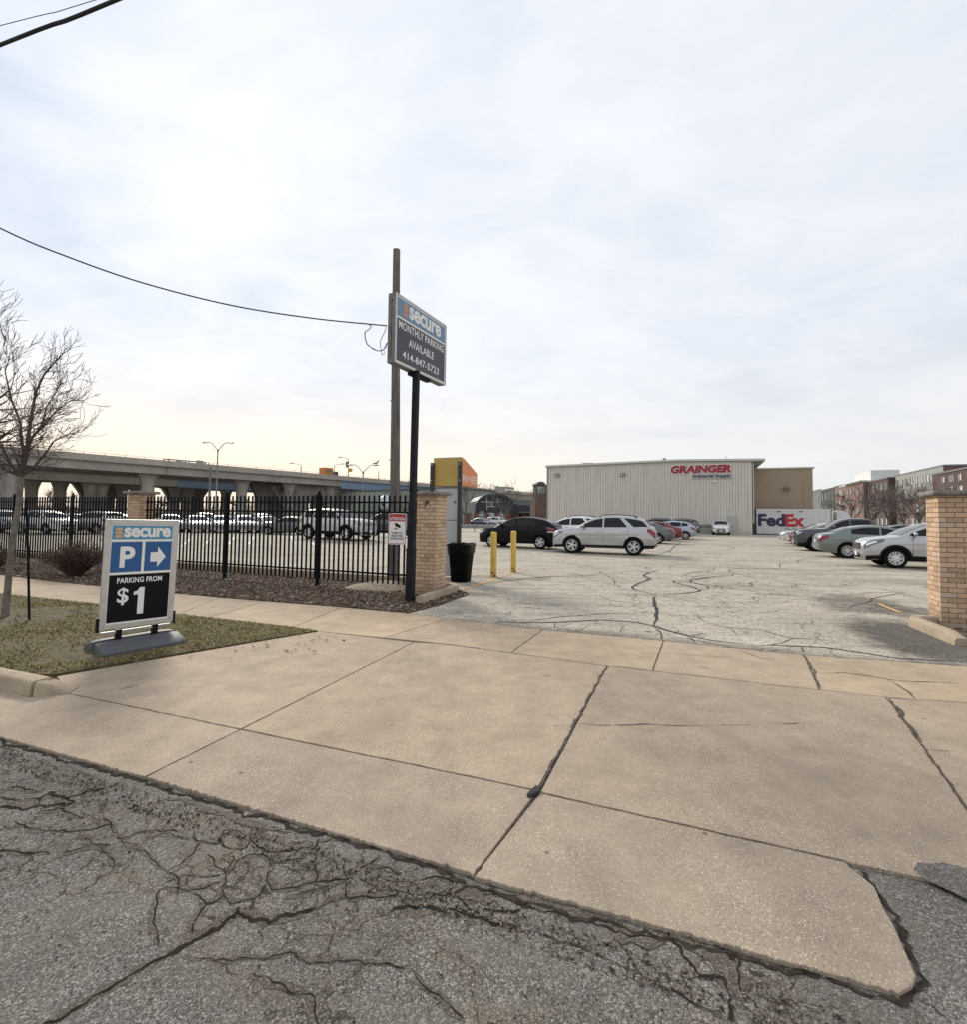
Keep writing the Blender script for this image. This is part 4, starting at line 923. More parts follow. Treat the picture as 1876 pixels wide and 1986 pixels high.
# --- bollards
N=NT('bollard_yellow'); c=N.ramp(N.noise(3,5,.6),[(.3,(.56,.36,.05)),(.7,(.66,.45,.09))]); sz=N.new('ShaderNodeSeparateXYZ',{0:N.co.outputs['Object']})
ch=N.math('ADD',N.noise(16,5,.75),N.math('MULTIPLY',sz.outputs[2],-.35)); c=N.mix(N.ramp(ch,[(.50,0.0),(.53,1.0)]),c,(.07,.045,.03))
N.col(c); N.p.inputs['Roughness'].default_value=.55; M_bol=N.m
m=MB(); m.lathe([(.082,-.05),(.082,1.17),(.078,1.19),(.05,1.205),(0,1.21)],(0,0,0),20); bm_=m.mesh('bollard',M_bol,smooth=40)
for px,Y,sc3,lab in ((959,13.9,1,'yellow steel bollard nearest the litter bin, the left one of the pair'),(997.3,15.15,1,'yellow steel bollard of the pair standing farther right and farther back'),(818,12.4,1.28,'yellow bollard mostly hidden behind the brick pillar')):
    q=XY(px,Y); o=bpy.data.objects.new('bollard',bm_); col.objects.link(o); o.location=q; o.scale=(1,1,sc3); tag(o,lab,'bollard','yellow bollards by the pay station')
# --- bare trees
M_bark=simple('grey_bark',(.16,.135,.115),.95,var=.4,vs=12,bump=.5,bs=60); M_twig=simple('twig_bark',(.085,.062,.052),.95,var=.3,vs=6)
M_bark_far=simple('far_bark',(.14,.115,.10),.95,var=.3,vs=3)
def rot_about(v,ax,a): return Matrix.Rotation(a,3,ax)@v
def grow(mbt,mbc,p,d,L_,r,depth,rr,up=.15,maxd=5,nmin=.003,kids=(2,4),spread=.75,seg=4,curl=.16,shrink=.66,ddlim=None):
    pts=[p];rs=[r];q=p.copy();dd_=d.copy()
    for i in range(seg):
        dd_=(dd_+Vector((rr.uniform(-curl,curl),rr.uniform(-curl,curl),rr.uniform(-curl,curl)+up*.12))).normalized()
        q=q+dd_*(L_/seg); pts.append(q); rs.append(max(nmin,r*(1-.45*(i+1)/seg)))
    (mbt if depth==0 else mbc).tube(pts,rs,8 if depth==0 else 5 if depth<3 else 3,cap=False)
    if depth>=maxd: return
    n=rr.randint(*kids)
    for k in range(n):
        f=rr.uniform(.25,1) if k else 1.0
        idx=min(seg,max(1,int(round(f*seg)))); base=pts[idx]; dr=(pts[idx]-pts[idx-1]).normalized()
        ax=dr.cross(Vector((rr.uniform(-1,1),rr.uniform(-1,1),rr.uniform(-1,1)))).normalized()
        nd=rot_about(dr,ax,rr.uniform(.35,1)*spread*(0.55 if k==0 else 1)); nd=(nd+Vector((0,0,up*.5))).normalized()
        grow(mbt,mbc,base,nd,L_*rr.uniform(shrink-.1,shrink+.12),max(nmin,rs[idx]*.72),depth+1,rr,up,maxd,nmin,kids,spread,max(2,seg-1),curl,shrink)
def leaflets(mb,pts_src,n,rr,size=.03):
    for _ in range(n):
        q=Vector(rr.choice(pts_src)); a=rr.uniform(0,6.28); s_=rr.uniform(.5,1)*size
        mb.add([q,q+Vector((math.cos(a)*s_*.5,math.sin(a)*s_*.5,-s_*.6)),q+Vector((0,0,-s_*1.4)),q+Vector((-math.cos(a)*s_*.5,-math.sin(a)*s_*.5,-s_*.6))],[(0,1,2,3)],1)
# young tree in the grass strip, built limb by limb
tb0=XY(20,7.84); t=thing('young_tree',tb0,0,'young bare tree with a slim grey trunk in the grass strip','tree')
rr=random.Random(11); tk=MB(); cr=MB()
fork=D(41,925,7.84)-tb0
tp=[Vector((0,0,-.05)),Vector((0.0,0,.02)),Vector((.02,0,.5)),Vector((.05,0,1.1)),Vector((.12,0,1.7)),fork]
tk.tube(tp,[.075,.052,.044,.042,.040,.042],12)
tk.build('trunk',M_bark,t,smooth=60)
def limb(px,r0,r1,yoff,kid,rseed):
    P=[fork]+[D(x,y,7.84+yoff*(i+1)/len(px))-tb0 for i,(x,y) in enumerate(px)]
    n=len(P); rs=[r0+(r1-r0)*i/(n-1) for i in range(n)]; cr.tube(P,rs,6,cap=False); rr=random.Random(rseed)
    for i in range(1,n):
        for k in range(kid):
            b=P[i-1].lerp(P[i],rr.random()); dr=(P[i]-P[i-1]).normalized()
            ax=dr.cross(Vector((rr.uniform(-1,1),rr.uniform(-1,1),rr.uniform(-1,1)))).normalized()
            nd=(rot_about(dr,ax,rr.uniform(.4,1.0))+Vector((.05,0,.1))).normalized()
            grow(cr,cr,b,nd,rr.uniform(.13,.28),max(.004,rs[i]*.45),1,rr,.25,4,.0026,(1,3),.75,3,.28,.66)
limb([(52,880),(56,840),(62,800),(70,760),(85,728),(105,705),(127,682)],.034,.006,.3,5,1)
limb([(68,905),(88,880),(105,856),(132,842),(158,838)],.020,.004,-.3,4,2)
limb([(60,850),(88,822),(112,795),(136,778),(155,770)],.02,.004,.5,5,3)
limb([(20,900),(5,870),(-20,830),(-60,790),(-100,770)],.026,.005,.2,5,4)
limb([(10,912),(-15,880),(-40,860),(-90,840)],.018,.005,-.5,4,5)
limb([(45,880),(40,820),(20,770),(10,720),(20,690)],.022,.004,-.4,5,6)
limb([(54,860),(80,830),(90,790),(110,760),(118,740)],.016,.004,-.6,4,7)
leaflets(cr,cr.v[-6000:],60,rr)
cr.build('crown',[M_twig,simple('dead_leaf',(.12,.075,.05),.9,var=.3)],t)
# bigger tree whose crown reaches in from the left
q0=XY(-165,10.2); t=thing('street_tree',q0,0,'large bare tree reaching in from the left edge above the young tree','tree')
rr=random.Random(5); tk=MB(); cr=MB()
tk.tube([(0,0,-.05),(0,0,.3),(.05,0,1.5),(.05,.1,2.6)],[.2,.15,.13,.13],12); tk.build('trunk',M_bark,t,smooth=60)
for k,(dx,dy,dz,LL) in enumerate(((.85,-.2,.75,1.35),(.5,.5,.9,1.4),(.1,0,1,1.5),(-.6,.2,.8,1.3),(.95,.1,.35,1.2),(.3,-.7,.7,1.3),(.75,.1,1.1,1.45),(.9,.3,.55,1.3))):
    grow(tk,cr,Vector((.05,.1,2.3+.1*k)),Vector((dx,dy,dz)).normalized(),LL*.86,.07,1,rr,.08,6,.0042,(2,3),.66,4,.24,.72)
cr.build('crown',M_twig,t)
# tree stake
q=XY(67.7,7.57); t_=MB(); tp=D(51,968,7.57)-q; t_.tube([(0,0,-.05),tp*.5+Vector((.004,0,0)),tp],.021,4); o=t_.build('tree_stake',M_blackmetal,None,loc=q)
tag(o,'thin dark steel stake leaning beside the young tree','stake')
m=MB(); m.tube([tp*.62,D(33,1040,7.7)-q,tp*.62+Vector((0,.02,.03))],.006,5); m.build('tie',M_blackmetal,o)
# shrubs
def shrub(px,Y,wd,h,n,label,seed,mats,leafn,nm='shrub'):
    q=XY(px,Y); t=thing(nm,(q.x,q.y,.01),0,label,'shrub','bare shrubs in the mulch bed'); rr=random.Random(seed); s_=MB(); l_=MB(); tips=[]
    for _ in range(n):
        a=rr.uniform(0,6.28); b=Vector((math.cos(a)*rr.random()*.12,math.sin(a)*rr.random()*.12,0)); rad=math.sqrt(rr.random())*wd/2
        e=Vector((math.cos(a)*rad*1.0,math.sin(a)*rad*.7,h*(1-.55*(rad/(wd/2))**2)*rr.uniform(.55,1.05)))
        mid=b.lerp(e,.5)+Vector((rr.uniform(-.05,.05),rr.uniform(-.05,.05),h*.16)); P=[b,b.lerp(mid,.6),mid,mid.lerp(e,.5)+Vector((rr.uniform(-.03,.03),rr.uniform(-.03,.03),.03)),e]
        s_.tube(P,[.006,.005,.0045,.004,.003],3,cap=False); tips+=P[1:]
        for k in range(2):
            c_=P[rr.randint(1,3)]; e2=c_+Vector((rr.uniform(-.16,.16),rr.uniform(-.16,.16),rr.uniform(.02,.18))); s_.tube([c_,c_.lerp(e2,.5)+Vector((0,0,.02)),e2],[.004,.0035,.003],3,cap=False); tips+=[e2,c_.lerp(e2,.5)]
    s_.build('stems',mats[0],t)
    for _ in range(leafn):
        c_=Vector(rr.choice(tips))+Vector((rr.uniform(-.05,.05),rr.uniform(-.05,.05),rr.uniform(-.06,.04))); a=rr.uniform(0,6.28); z_=rr.uniform(-1,1); s2=rr.uniform(.012,.03)
        u_=Vector((math.cos(a),math.sin(a),z_*.6)).normalized()*s2; v_=Vector((-math.sin(a),math.cos(a),rr.uniform(-.6,.6))).normalized()*s2*.6
        l_.add([c_-u_,c_-v_,c_+u_,c_+v_],[(0,1,2,3)])
    if leafn: l_.build('leaves',mats[1],t)
    return t
M_st=simple('shrub_stem',(.085,.05,.04),.9,var=.3,vs=6); M_lf=simple('shrub_leaf',(.12,.075,.05),.9,var=.45,vs=9)
shrub(150,12.75,1.75,.98,420,'broad reddish brown bare shrub in the mulch in front of the fence',3,(M_st,M_lf),3600)
shrub(-15,13.6,1.5,.75,220,'dark low shrub at the left edge in front of the fence',4,(M_st,M_lf),1500)
shrub(200,13.6,1.2,1.75,26,'tall thin pale stems behind the reddish shrub',5,(simple('pale_stem',(.24,.21,.18),.9,var=.2),M_lf),0)
# ================================================================ cars
def paint(name,c,metal=.0,rough=.34,coat=.5,spec=None): return simple('paint_'+name,c,rough,metal,var=.03,vs=2,coat=coat,spec=spec)
PT=dict(silver=paint('silver',(.43,.43,.425),.55),white=paint('white',(.74,.74,.73)),black=paint('black',(.002,.002,.003),coat=.12,spec=.15),grey=paint('grey',(.115,.118,.125),.4),
 charcoal=paint('charcoal',(.055,.058,.065),.3),red=paint('red',(.17,.012,.016),.1),silverblue=paint('silverblue',(.36,.40,.47),.4),navy=paint('navy',(.012,.016,.035),.2),
 green=paint('greengrey',(.17,.20,.185),.4),slate=paint('slate',(.05,.06,.08),.3),offwhite=paint('offwhite',(.70,.71,.72)),lightsilver=paint('lightsilver',(.58,.59,.60),.35))
M_glass=simple('car_glass',(.006,.007,.008),.08,0,var=0,spec=.28); M_glass2=simple('car_windshield',(.022,.028,.03),.06,0,var=0,spec=.5)
M_tyre=simple('tyre_rubber',(.010,.010,.010),.9,var=.2,vs=20,spec=.1); M_rim=simple('rim_alloy',(.66,.66,.65),.35,.35,var=.05); M_rimd=simple('rim_dark',(.02,.02,.02),.6,var=0)
M_clad=simple('black_cladding',(.010,.010,.011),.7,var=.1,spec=.15); M_hl=simple('headlamp_glass',(.10,.105,.11),.08,.2,var=0,coat=1); M_hr=simple('headlamp_reflector',(.75,.76,.78),.15,.3,var=0); M_tl=simple('taillamp_red',(.22,.008,.012),.15,0,var=.1,coat=.4)
M_well=simple('wheel_well',(.008,.008,.008),.9,var=0); M_chrome=simple('chrome_trim',(.6,.6,.6),.18,.9,var=0); M_plate=simple('licence_plate',(.62,.64,.66),.5,var=.05)
M_seam=simple('door_gap',(.02,.02,.02),.9,var=0); M_tli=simple('taillamp_clear',(.62,.55,.55),.15,0,var=0)
def lerpk(keys,x):
    if x<=keys[0][0]: return keys[0][1]
    for (a,b),(c,d) in zip(keys,keys[1:]):
        if x<=c: return b+(d-b)*(x-a)/(c-a) if c>a else d
    return keys[-1][1]
def sm(keys,x,w=.07):
    return sum(lerpk(keys,x+w*k)*g for k,g in ((-1,.25),(-.5,.2),(0,.1),(.5,.2),(1,.25)))
class Car:
    def __init__(s,L,W,H,wb,fo,r,top,gh,splits,clad=0,arch=False,rails=0,spokes=5,hl=(.06,.50,.62,.86),tl=(.42,.02,.60,.90),grille=(.50,.70,.42),kind='suv',belt=.90,tumble=.36,wsh=(1,2),rear=None,rail_mat='clad',chrome=False,under=.20,tlclear=False,bed=None,ridge=True,drop=0):
        s.__dict__.update(locals())
    def w(s,a):
        L=s.L; k=[(0,.60),(.03,.70),(.10,.80),(.22,.885),(.45,.95),(.85,.985),(1.2,1),(L-1.0,1),(L-.55,.975),(L-.25,.93),(L-.10,.87),(L-.03,.79),(L,.70)]
        return lerpk(k,a)*s.W/2
    def zb(s,a): return lerpk([(0,.34),(.08,.24),(.5,s.under),(s.L-.6,s.under),(s.L-.12,.30),(s.L,.40)],a)
    def zt(s,a): return sm(s.top,a,.06)
    TZ=[0,.05,.11,.17,.24,.33,.42,.50,.58,.65,.70,.74,.78,.85,.92,.97,1.0]
    CS=[(0,.84),(.05,.93),(.16,.965),(.33,.99),(.50,1.0),(.62,.985),(.70,.982),(.82,.965),(.92,.93),(1.0,.865)]
    def fl(s,a,tz):   # wheel flares, scooped doors and a shoulder crease
        g=sum(math.exp(-((a-x_)/.42)**2) for x_ in (s.fo,s.fo+s.wb))
        mid=math.exp(-((a-s.fo-s.wb/2)/(s.wb*.30))**2)
        return .022*g*math.exp(-((tz-.58)/.30)**2)-.020*mid*math.exp(-((tz-.40)/.17)**2)+.012*math.exp(-((tz-.74)/.05)**2)*(1 if .5<a<s.L-.5 else 0)+.010*mid*math.exp(-((tz-.17)/.06)**2)
    def side(s,a,tz,off=0):
        zb,zt=s.zb(a),s.zt(a); f=lerpk(s.CS,tz)+s.fl(a,tz); return (a, s.w(a)*f+off, zb+(zt-zb)*tz)
    def pz(s,a): return sm(s.gh,a,.09)
    def wg(s,a,z):
        b=s.zt(a); return s.w(a)*s.belt-(z-b)*s.tumble*.9-max(0,z-b-.30)*.25
    def P(s,a,y,z): return (s.L/2-a,y,z)
    def make(s):
        parts=[]; L=s.L
        A=[0,.03,.08,.15,.25,.4,.6,.85,1.1,1.3]; 
        x=1.5
        while x<L-1.2: A.append(x); x+=.13
        A+=[L-1.1,L-.85,L-.6,L-.4,L-.25,L-.15,L-.08,L-.03,L]
        bm_=MB(); rows=[]
        for a in A:
            zb,zt=s.zb(a),s.zt(a); r_=[]
            for tz in s.TZ: q_=s.side(a,tz); r_.append(s.P(a,q_[1],q_[2]))
            cr_=.035 if s.bed is None or a<s.bed[0] else 0
            top=[s.P(a,s.w(a)*.6,zt+cr_*.6),s.P(a,s.w(a)*.25,zt+cr_)]
            half=r_+top; mir=[(p[0],-p[1],p[2]) for p in half][::-1]
            rows.append([s.P(a,0,zb)]+half+mir)
        n=len(rows[0]); bm_.grid(rows,closed=True); bm_.f.append(list(range(n))); bm_.mi.append(0); bm_.f.append([len(bm_.v)-n+i for i in range(n)][::-1]); bm_.mi.append(0)
        me=bm_.mesh('body',[PT['white'],M_well])
        bmm=bmesh.new(); bmm.from_mesh(me); bmesh.ops.recalc_face_normals(bmm,faces=bmm.faces); bmm.to_mesh(me); bmm.free()
        ob=bpy.data.objects.new('b',me); col.objects.link(ob)
        cut=MB(); s.wx=(s.fo,s.fo+s.wb)
        for a in s.wx:
            for sg in (1,-1):
                r_=s.r+.055; c_=s.P(a,0,s.r)
                prof=[(0,sg*(s.W/2-.30)),(r_,sg*(s.W/2-.30)),(r_,sg*(s.W/2+.3)),(0,sg*(s.W/2+.3))]
                if sg<0: prof=prof[::-1]
                cut.lathe(prof,c_,28,axis='y',mi=1)
        cme=cut.mesh('cut',[PT['white'],M_well]); bmm=bmesh.new(); bmm.from_mesh(cme); bmesh.ops.remove_doubles(bmm,verts=bmm.verts,dist=1e-5); bmesh.ops.recalc_face_normals(bmm,faces=bmm.faces); bmm.to_mesh(cme); bmm.free()
        oc=bpy.data.objects.new('c',cme); col.objects.link(oc)
        md=ob.modifiers.new('b','BOOLEAN'); md.object=oc; md.operation='DIFFERENCE'; md.solver='EXACT'; md.material_mode='TRANSFER' if hasattr(md,'material_mode') else 'INDEX'
        bpy.context.view_layer.update()
        nm=bpy.data.meshes.new_from_object(ob.evaluated_get(bpy.context.evaluated_depsgraph_get()))
        bpy.data.objects.remove(ob); bpy.data.objects.remove(oc)
        nm.materials.clear(); nm.materials.append(PT['white']); nm.materials.append(M_well)
        for p in nm.polygons:   # faces inside the arches
            c_=p.center
            for a in s.wx:
                X=L/2-a; d=math.hypot(c_.x-X,c_.z-s.r)
                if d<s.r+.06 and (abs(c_.y)<s.W/2-.29 or abs(d-(s.r+.055))<.012) and abs(c_.y)>s.W/2-.32: p.material_index=1
        nm.shade_smooth(); nm.set_sharp_from_angle(angle=R(28)); parts.append(('body',nm,1,None))
        # cabin
        g0,g1=s.gh[0][0],s.gh[-1][0]; st_=[g0+(g1-g0)*i/26 for i in range(27)]; m=MB(); rows=[]
        for a in st_:
            z=max(s.pz(a),s.zt(a)-.04); zb=s.zt(a)-.08; e=z-.055 if z-.055>zb else zb+.001
            h=[s.P(a,s.wg(a,zb),zb),s.P(a,s.wg(a,e),e),s.P(a,s.wg(a,e)-.028,z-.022),s.P(a,s.wg(a,e)-.085,z),s.P(a,s.wg(a,z)*.45,z+.022),s.P(a,0,z+.028)]
            rows.append(h+[(p[0],-p[1],p[2]) for p in h[:-1]][::-1])
        m.grid(rows); n=len(rows[0]); m.f.append(list(range(n))); m.mi.append(0); m.f.append([len(m.v)-n+i for i in range(n)][::-1]); m.mi.append(0)
        parts.append(('cabin',m.mesh('cabin',PT['white'],smooth=30),1,None))
        # side windows
        for sp_t in s.splits:
            a0,a1=sp_t[:2]; q0_,q1_=(sp_t[2:]+(0,0))[:2]
            for sg in (1,-1):
                m=MB(); up=[];dn=[]; n=12
                for i in range(n+1):
                    a=a0+(a1-a0)*i/n; zb=s.zt(a)+.025; z=min(s.pz(a)-.085, 9); z=max(z,zb+.004)
                    at_=a+q0_+(q1_-q0_)*i/n; z=max(s.pz(at_)-.085,zb+.004); k_=max(0,min(1,(z-zb)/.25)); at_=a+(at_-a)*k_
                    z=max(min(s.pz(at_)-.085,9),zb+.004)
                    dn.append((L/2-a,sg*(s.wg(a,zb)+.006),zb)); up.append((L/2-at_,sg*(s.wg(at_,z)+.006),z))
                m.grid([dn,up] if sg>0 else [up,dn]); parts.append(('side_window',m.mesh('side_window',M_glass),0,None))
        def topglass(name,a0,a1,k0,mat,top_in):
            m=MB(); rows=[]
            for i in range(9):
                a=a0+(a1-a0)*i/8; z=s.pz(a); e=z-.055; half=s.wg(a,e)-.10
                rows.append([s.P(a-k0*.012,y*half,z+.012+.028*(1-abs(y)**1.5)+(0 if abs(y)<.99 else -.004)) for y in (-1,-.75,-.4,0,.4,.75,1)])
            m.grid(rows); parts.append((name,m.mesh(name,mat,smooth=60),0,None))
        topglass('windshield',s.wsh[0],s.wsh[1],1,M_glass2,1)
        if s.rear: topglass('rear_window',s.rear[0],s.rear[1],-1,M_glass,1)
        def patch(name,a0,a1,t0,t1,mat,off=.010,n=8,both=True,nt=4,parent=None,skew=0,pin=0):
            for sg in ((1,-1) if both else (1,)):
                m=MB(); rows=[]
                for i in range(n+1):
                    a=a0+(a1-a0)*i/n; f=i/n
                    pf=f if pin>0 else 1-f; tt0=t0+(t1-t0)*abs(pin)*pf; 
                    rows.append([(L/2-q[0]+ (off if a<.3 else -off if a>L-.3 else 0),sg*(q[1]+off),q[2]) for q in (s.side(a,tt0+(t1-tt0)*k/nt+skew*(f if skew>0 else f-1)) for k in range(nt+1))])
                m.grid(rows); parts.append((name,m.mesh(name,mat,smooth=50),0,parent))
        h=s.hl; patch('headlight',h[0],h[1],h[2],h[3],M_hl,skew=.05,pin=.62); hm=(h[3]-h[2]); patch('reflector',h[0]+.06,h[0]+(h[1]-h[0])*.62,h[2]+hm*.38,h[3]-hm*.16,M_hr,off=.015,skew=.03,pin=.5,parent='headlight')
        q=s.tl; patch('taillight',L-q[0],L-q[1],q[2],q[3],M_tl,skew=-.03,pin=-.6)
        if s.tlclear: patch('reversing_light',L-q[0]+.06,L-.06,q[2]-.02,q[2]+.05,M_tli,off=.014)
        if s.clad:
            patch('cladding',.02,s.fo-s.r-.055,0,s.clad,M_clad,off=.006,n=5); patch('cladding',s.fo+s.r+.055,s.fo+s.wb-s.r-.055,0,s.clad*.9,M_clad,off=.008,n=10); patch('cladding',s.fo+s.wb+s.r+.055,L-.02,0,s.clad,M_clad,off=.006,n=5)
            m=MB(); m.cbox(L/2+.002,0,s.zb(0)+.05,.02,s.w(0)*1.7,.13); parts.append(('bumper_trim',m.mesh('trim',M_clad,bevel=.005),0,None)); m=MB(); m.cbox(-L/2-.002,0,s.zb(L)+.04,.02,s.w(L)*1.7,.12); parts.append(('bumper_trim',m.mesh('trim',M_clad,bevel=.005),0,None))
        if s.arch:
            for a in s.wx:
                for sg in (1,-1):
                    m=MB(); rows=[]
                    for i in range(31):
                        t=R(-12+204*i/30); 
                        r1,r2=s.r+.045,s.r+.125
                        def q2(r_): 
                            X=r_*math.cos(t); Z=s.r+r_*math.sin(t); aa=a-X; zb,zt=s.zb(aa),s.zt(aa); tz_=min(1,max(0,(Z-zb)/(zt-zb))); f=lerpk(s.CS,tz_)+s.fl(aa,tz_); return (L/2-aa,sg*(s.w(aa)*f+.014),Z)
                        rows.append([q2(r1+(r2-r1)*k_/3) for k_ in range(4)])
                    m.grid(rows); parts.append(('wheel_arch_trim',m.mesh('arch',M_clad),0,None))
        # grille, plates, handles, mirrors, seams
        g=s.grille; zf=s.zt(0)
        m=MB(); m.cbox(L/2+.004,0,(g[0]+g[1])/2,.03,g[2]*2,(g[1]-g[0])); parts.append(('grille',m.mesh('grille',M_clad,bevel=.008),0,None))
        m=MB(); 
        for k in range(3): m.cbox(L/2+.022,0,g[0]+(g[1]-g[0])*(.22+.28*k),.012,g[2]*1.86,.018)
        parts.append(('grille_bar',m.mesh('grille_bar',M_chrome if s.chrome else M_rim),0,'grille'))
        m=MB(); m.cbox(L/2+.012,0,.36,.012,1.05*s.w(0),.10); parts.append(('lower_intake',m.mesh('intake',M_clad),0,None))
        m=MB(); m.cbox(L/2+.03,0,.46,.008,.30,.15); parts.append(('licence_plate',m.mesh('plate',M_plate),0,None))
        m=MB(); m.cbox(-L/2-.008,0,.86 if s.kind!='sedan' else .72,.008,.30,.15); parts.append(('licence_plate',m.mesh('plate',M_plate),0,None))
        am=s.splits[0][0]+.12; s.splits=[tuple(x) for x in s.splits]
        for sg in (1,-1):
            m=MB(); zm=s.zt(am)+.06; y0=s.wg(am,zm); m.lathe([(0,-.09),(.06,-.07),(.085,0),(.07,.07),(0,.095)],(0,0,0),10,axis='y')
            m.v=[Vector((L/2-am+v.x*.7,sg*(y0+.13)+v.y*1.15,zm+.03+v.z*.85)) for v in m.v]; parts.append(('mirror',m.mesh('mirror',PT['white'] if not s.drop else M_clad,smooth=60),0 if s.drop else 1,None))
            m=MB(); m.cbox(L/2-am,sg*(y0+.02),zm-.02,.07,.12,.035); parts.append(('mirror_arm',m.mesh('arm',M_clad),0,'mirror'))
            for k,(a0,a1) in enumerate([x[:2] for x in s.splits[:2]]):
                a=a1-.16; m=MB(); q=s.side(a,.84); m.cbox(L/2-a,sg*(q[1]+.012),q[2],.19,.022,.03); parts.append(('door_handle',m.mesh('handle',PT['white'] if not s.chrome else M_chrome,bevel=.006),0 if s.chrome else 1,None))
            m=MB()
            for a in [s.splits[0][0]+.05]+[x_[1]+.03 for x_ in s.splits[:2]]:
                if abs(a-s.wx[1])<s.r+.08: lo=.62
                elif abs(a-s.wx[0])<s.r+.08: lo=.62
                else: lo=.14
                r1=[(L/2-a-.006,sg*(s.side(a,tz)[1]+.003),s.side(a,tz)[2]) for tz in [lo+(.99-lo)*k/8 for k in range(9)]]; r2=[(x_+.012,y,z) for x_,y,z in r1]; m.grid([r1,r2])
            a0,a1=s.splits[0][0]+.05,s.splits[1][1]+.03; m.grid([[(L/2-a,sg*(s.side(a,.15)[1]+.0035),s.side(a,.15)[2]+dz) for a in [a0+(a1-a0)*k/8 for k in range(9)] if True] for dz in (0,.012)]) if not s.clad else None
            parts.append(('door_gap',m.mesh('gap',M_seam),0,None))
        if s.rails:
            for sg in (1,-1):
                m=MB(); pts=[]
                a0,a1=s.rails
                for i in range(9):
                    a=a0+(a1-a0)*i/8; z=s.pz(a); pts.append((L/2-a,sg*(s.wg(a,z-.05)-.07),z+(.055 if 0<i<8 else .0)))
                m.tube(pts,.016,6); parts.append(('roof_rail',m.mesh('rail',M_clad if s.rail_mat=='clad' else M_chrome,smooth=60),0,None))
        if s.bed:
            a0,a1=s.bed; m=MB(); m.box(L/2-a1,L/2-a0,-s.W/2*.78,s.W/2*.78,s.zt(a0)+.001,s.zt(a0)+.02); parts.append(('bed_cover',m.mesh('bed',M_clad),0,None))
        s.parts=parts; s.wheel()
    def wheel(s):
        r=s.r; rw=r*.66; ty=MB(); w2=.11
        ty.lathe([(rw-.012,-w2+.02),(rw+.01,-w2),(r-.03,-w2),(r-.006,-w2+.025),(r,-w2+.05),(r,w2-.05),(r-.006,w2-.025),(r-.03,w2),(rw+.01,w2),(rw-.012,w2-.02)],(0,0,0),28,axis='y',cap=False)
        s.ty=ty.mesh('tyre',M_tyre,smooth=40)
        d=MB(); d.lathe([(rw,-w2+.035),(rw-.02,-w2+.04),(.02,-w2+.055),(0,-w2+.055)],(0,0,0),24,axis='y',cap=False); s.rd=d.mesh('hub',M_rimd)
        q=MB(); q.lathe([(rw-.003,-w2+.05),(rw+.004,-w2+.012),(rw-.006,-w2+.006),(rw-.02,-w2+.014),(rw-.024,-w2+.05)],(0,0,0),28,axis='y',cap=False)
        n=s.spokes
        for i in range(n):
            t=2*math.pi*i/n
            if n<=7:
                for o_ in (-.16,.16):
                    c1,s1=math.cos(t+o_*.35),math.sin(t+o_*.35); c2,s2=math.cos(t+o_*1.25),math.sin(t+o_*1.25)
                    p1=Vector((c1*.04,-w2+.018,s1*.04)); p2=Vector((c2*(rw-.012),-w2+.022,s2*(rw-.012))); pr=Vector((-s2,0,c2))
                    q.add([p1-pr*.020,p1+pr*.020,p2+pr*.017,p2-pr*.017]+[v+Vector((0,.03,0)) for v in (p1-pr*.020,p1+pr*.020,p2+pr*.017,p2-pr*.017)],[(0,1,2,3),(0,4,5,1),(1,5,6,2),(3,2,6,7),(0,3,7,4)])
            else:
                p1=Vector((math.cos(t)*.04,-w2+.018,math.sin(t)*.04)); p2=Vector((math.cos(t)*(rw-.012),-w2+.022,math.sin(t)*(rw-.012))); pr=Vector((-math.sin(t),0,math.cos(t)))
                q.add([p1-pr*.012,p1+pr*.012,p2+pr*.013,p2-pr*.013]+[v+Vector((0,.03,0)) for v in (p1-pr*.012,p1+pr*.012,p2+pr*.013,p2-pr*.013)],[(0,1,2,3),(0,4,5,1),(1,5,6,2),(3,2,6,7),(0,3,7,4)])
        q.lathe([(0,-w2+.004),(.045,-w2+.006),(.06,-w2+.03)],(0,0,0),14,axis='y')
        s.rm=q.mesh('rim',M_rim)
_pc={}
def painted(me,p):
    k=(me.name,p)
    if k not in _pc:
        m=me.copy(); m.materials[0]=PT[p]; _pc[k]=m
    return _pc[k]
GRP='cars parked in the lot'
def put(car,paintn,c,ang,label,name='parked_car',cat='car',scale=1):
    z=LZ(c.x,c.y) if abs(c.x)<60 and c.y<62 else 0
    t=thing(name,(c.x,c.y,z),ang,label,cat,GRP); t.scale=(scale,)*3; made={}
    for nm,me,isp,par in car.parts:
        o=bpy.data.objects.new(nm,painted(me,paintn) if isp else me); col.objects.link(o)
        o.parent=made.get(par,t) if par else t; made[nm]=o
    for a in car.wx:
        for sg in (-1,1):
            e=bpy.data.objects.new('wheel',car.rd); col.objects.link(e); e.parent=t; e.location=(car.L/2-a,sg*(car.W/2-.125),car.r); e.rotation_euler=(0,0,0 if sg<0 else math.pi)
            for nm,me in (('tyre',car.ty),('rim',car.rm)):
                o=bpy.data.objects.new(nm,me); col.objects.link(o); o.parent=e
    return t
SUV=Car(4.77,1.84,1.66,2.86,.93,.375,[(0,.76),(.07,.92),(.3,1.03),(.9,1.10),(1.3,1.13),(3.4,1.17),(4.3,1.20),(4.6,1.16),(4.77,1.0)],
  [(1.05,1.08),(1.5,1.38),(1.95,1.57),(2.45,1.66),(2.95,1.675),(3.5,1.65),(4.0,1.59),(4.28,1.50),(4.46,1.36),(4.70,1.12)],[(1.34,2.36),(2.44,3.50,0,-.32),(3.78,4.42,-.40,-.22)],clad=.17,rails=(2.15,3.95),rear=(4.28,4.56),wsh=(1.16,1.86),chrome=True,tl=(.36,.03,.56,.93),under=.27)
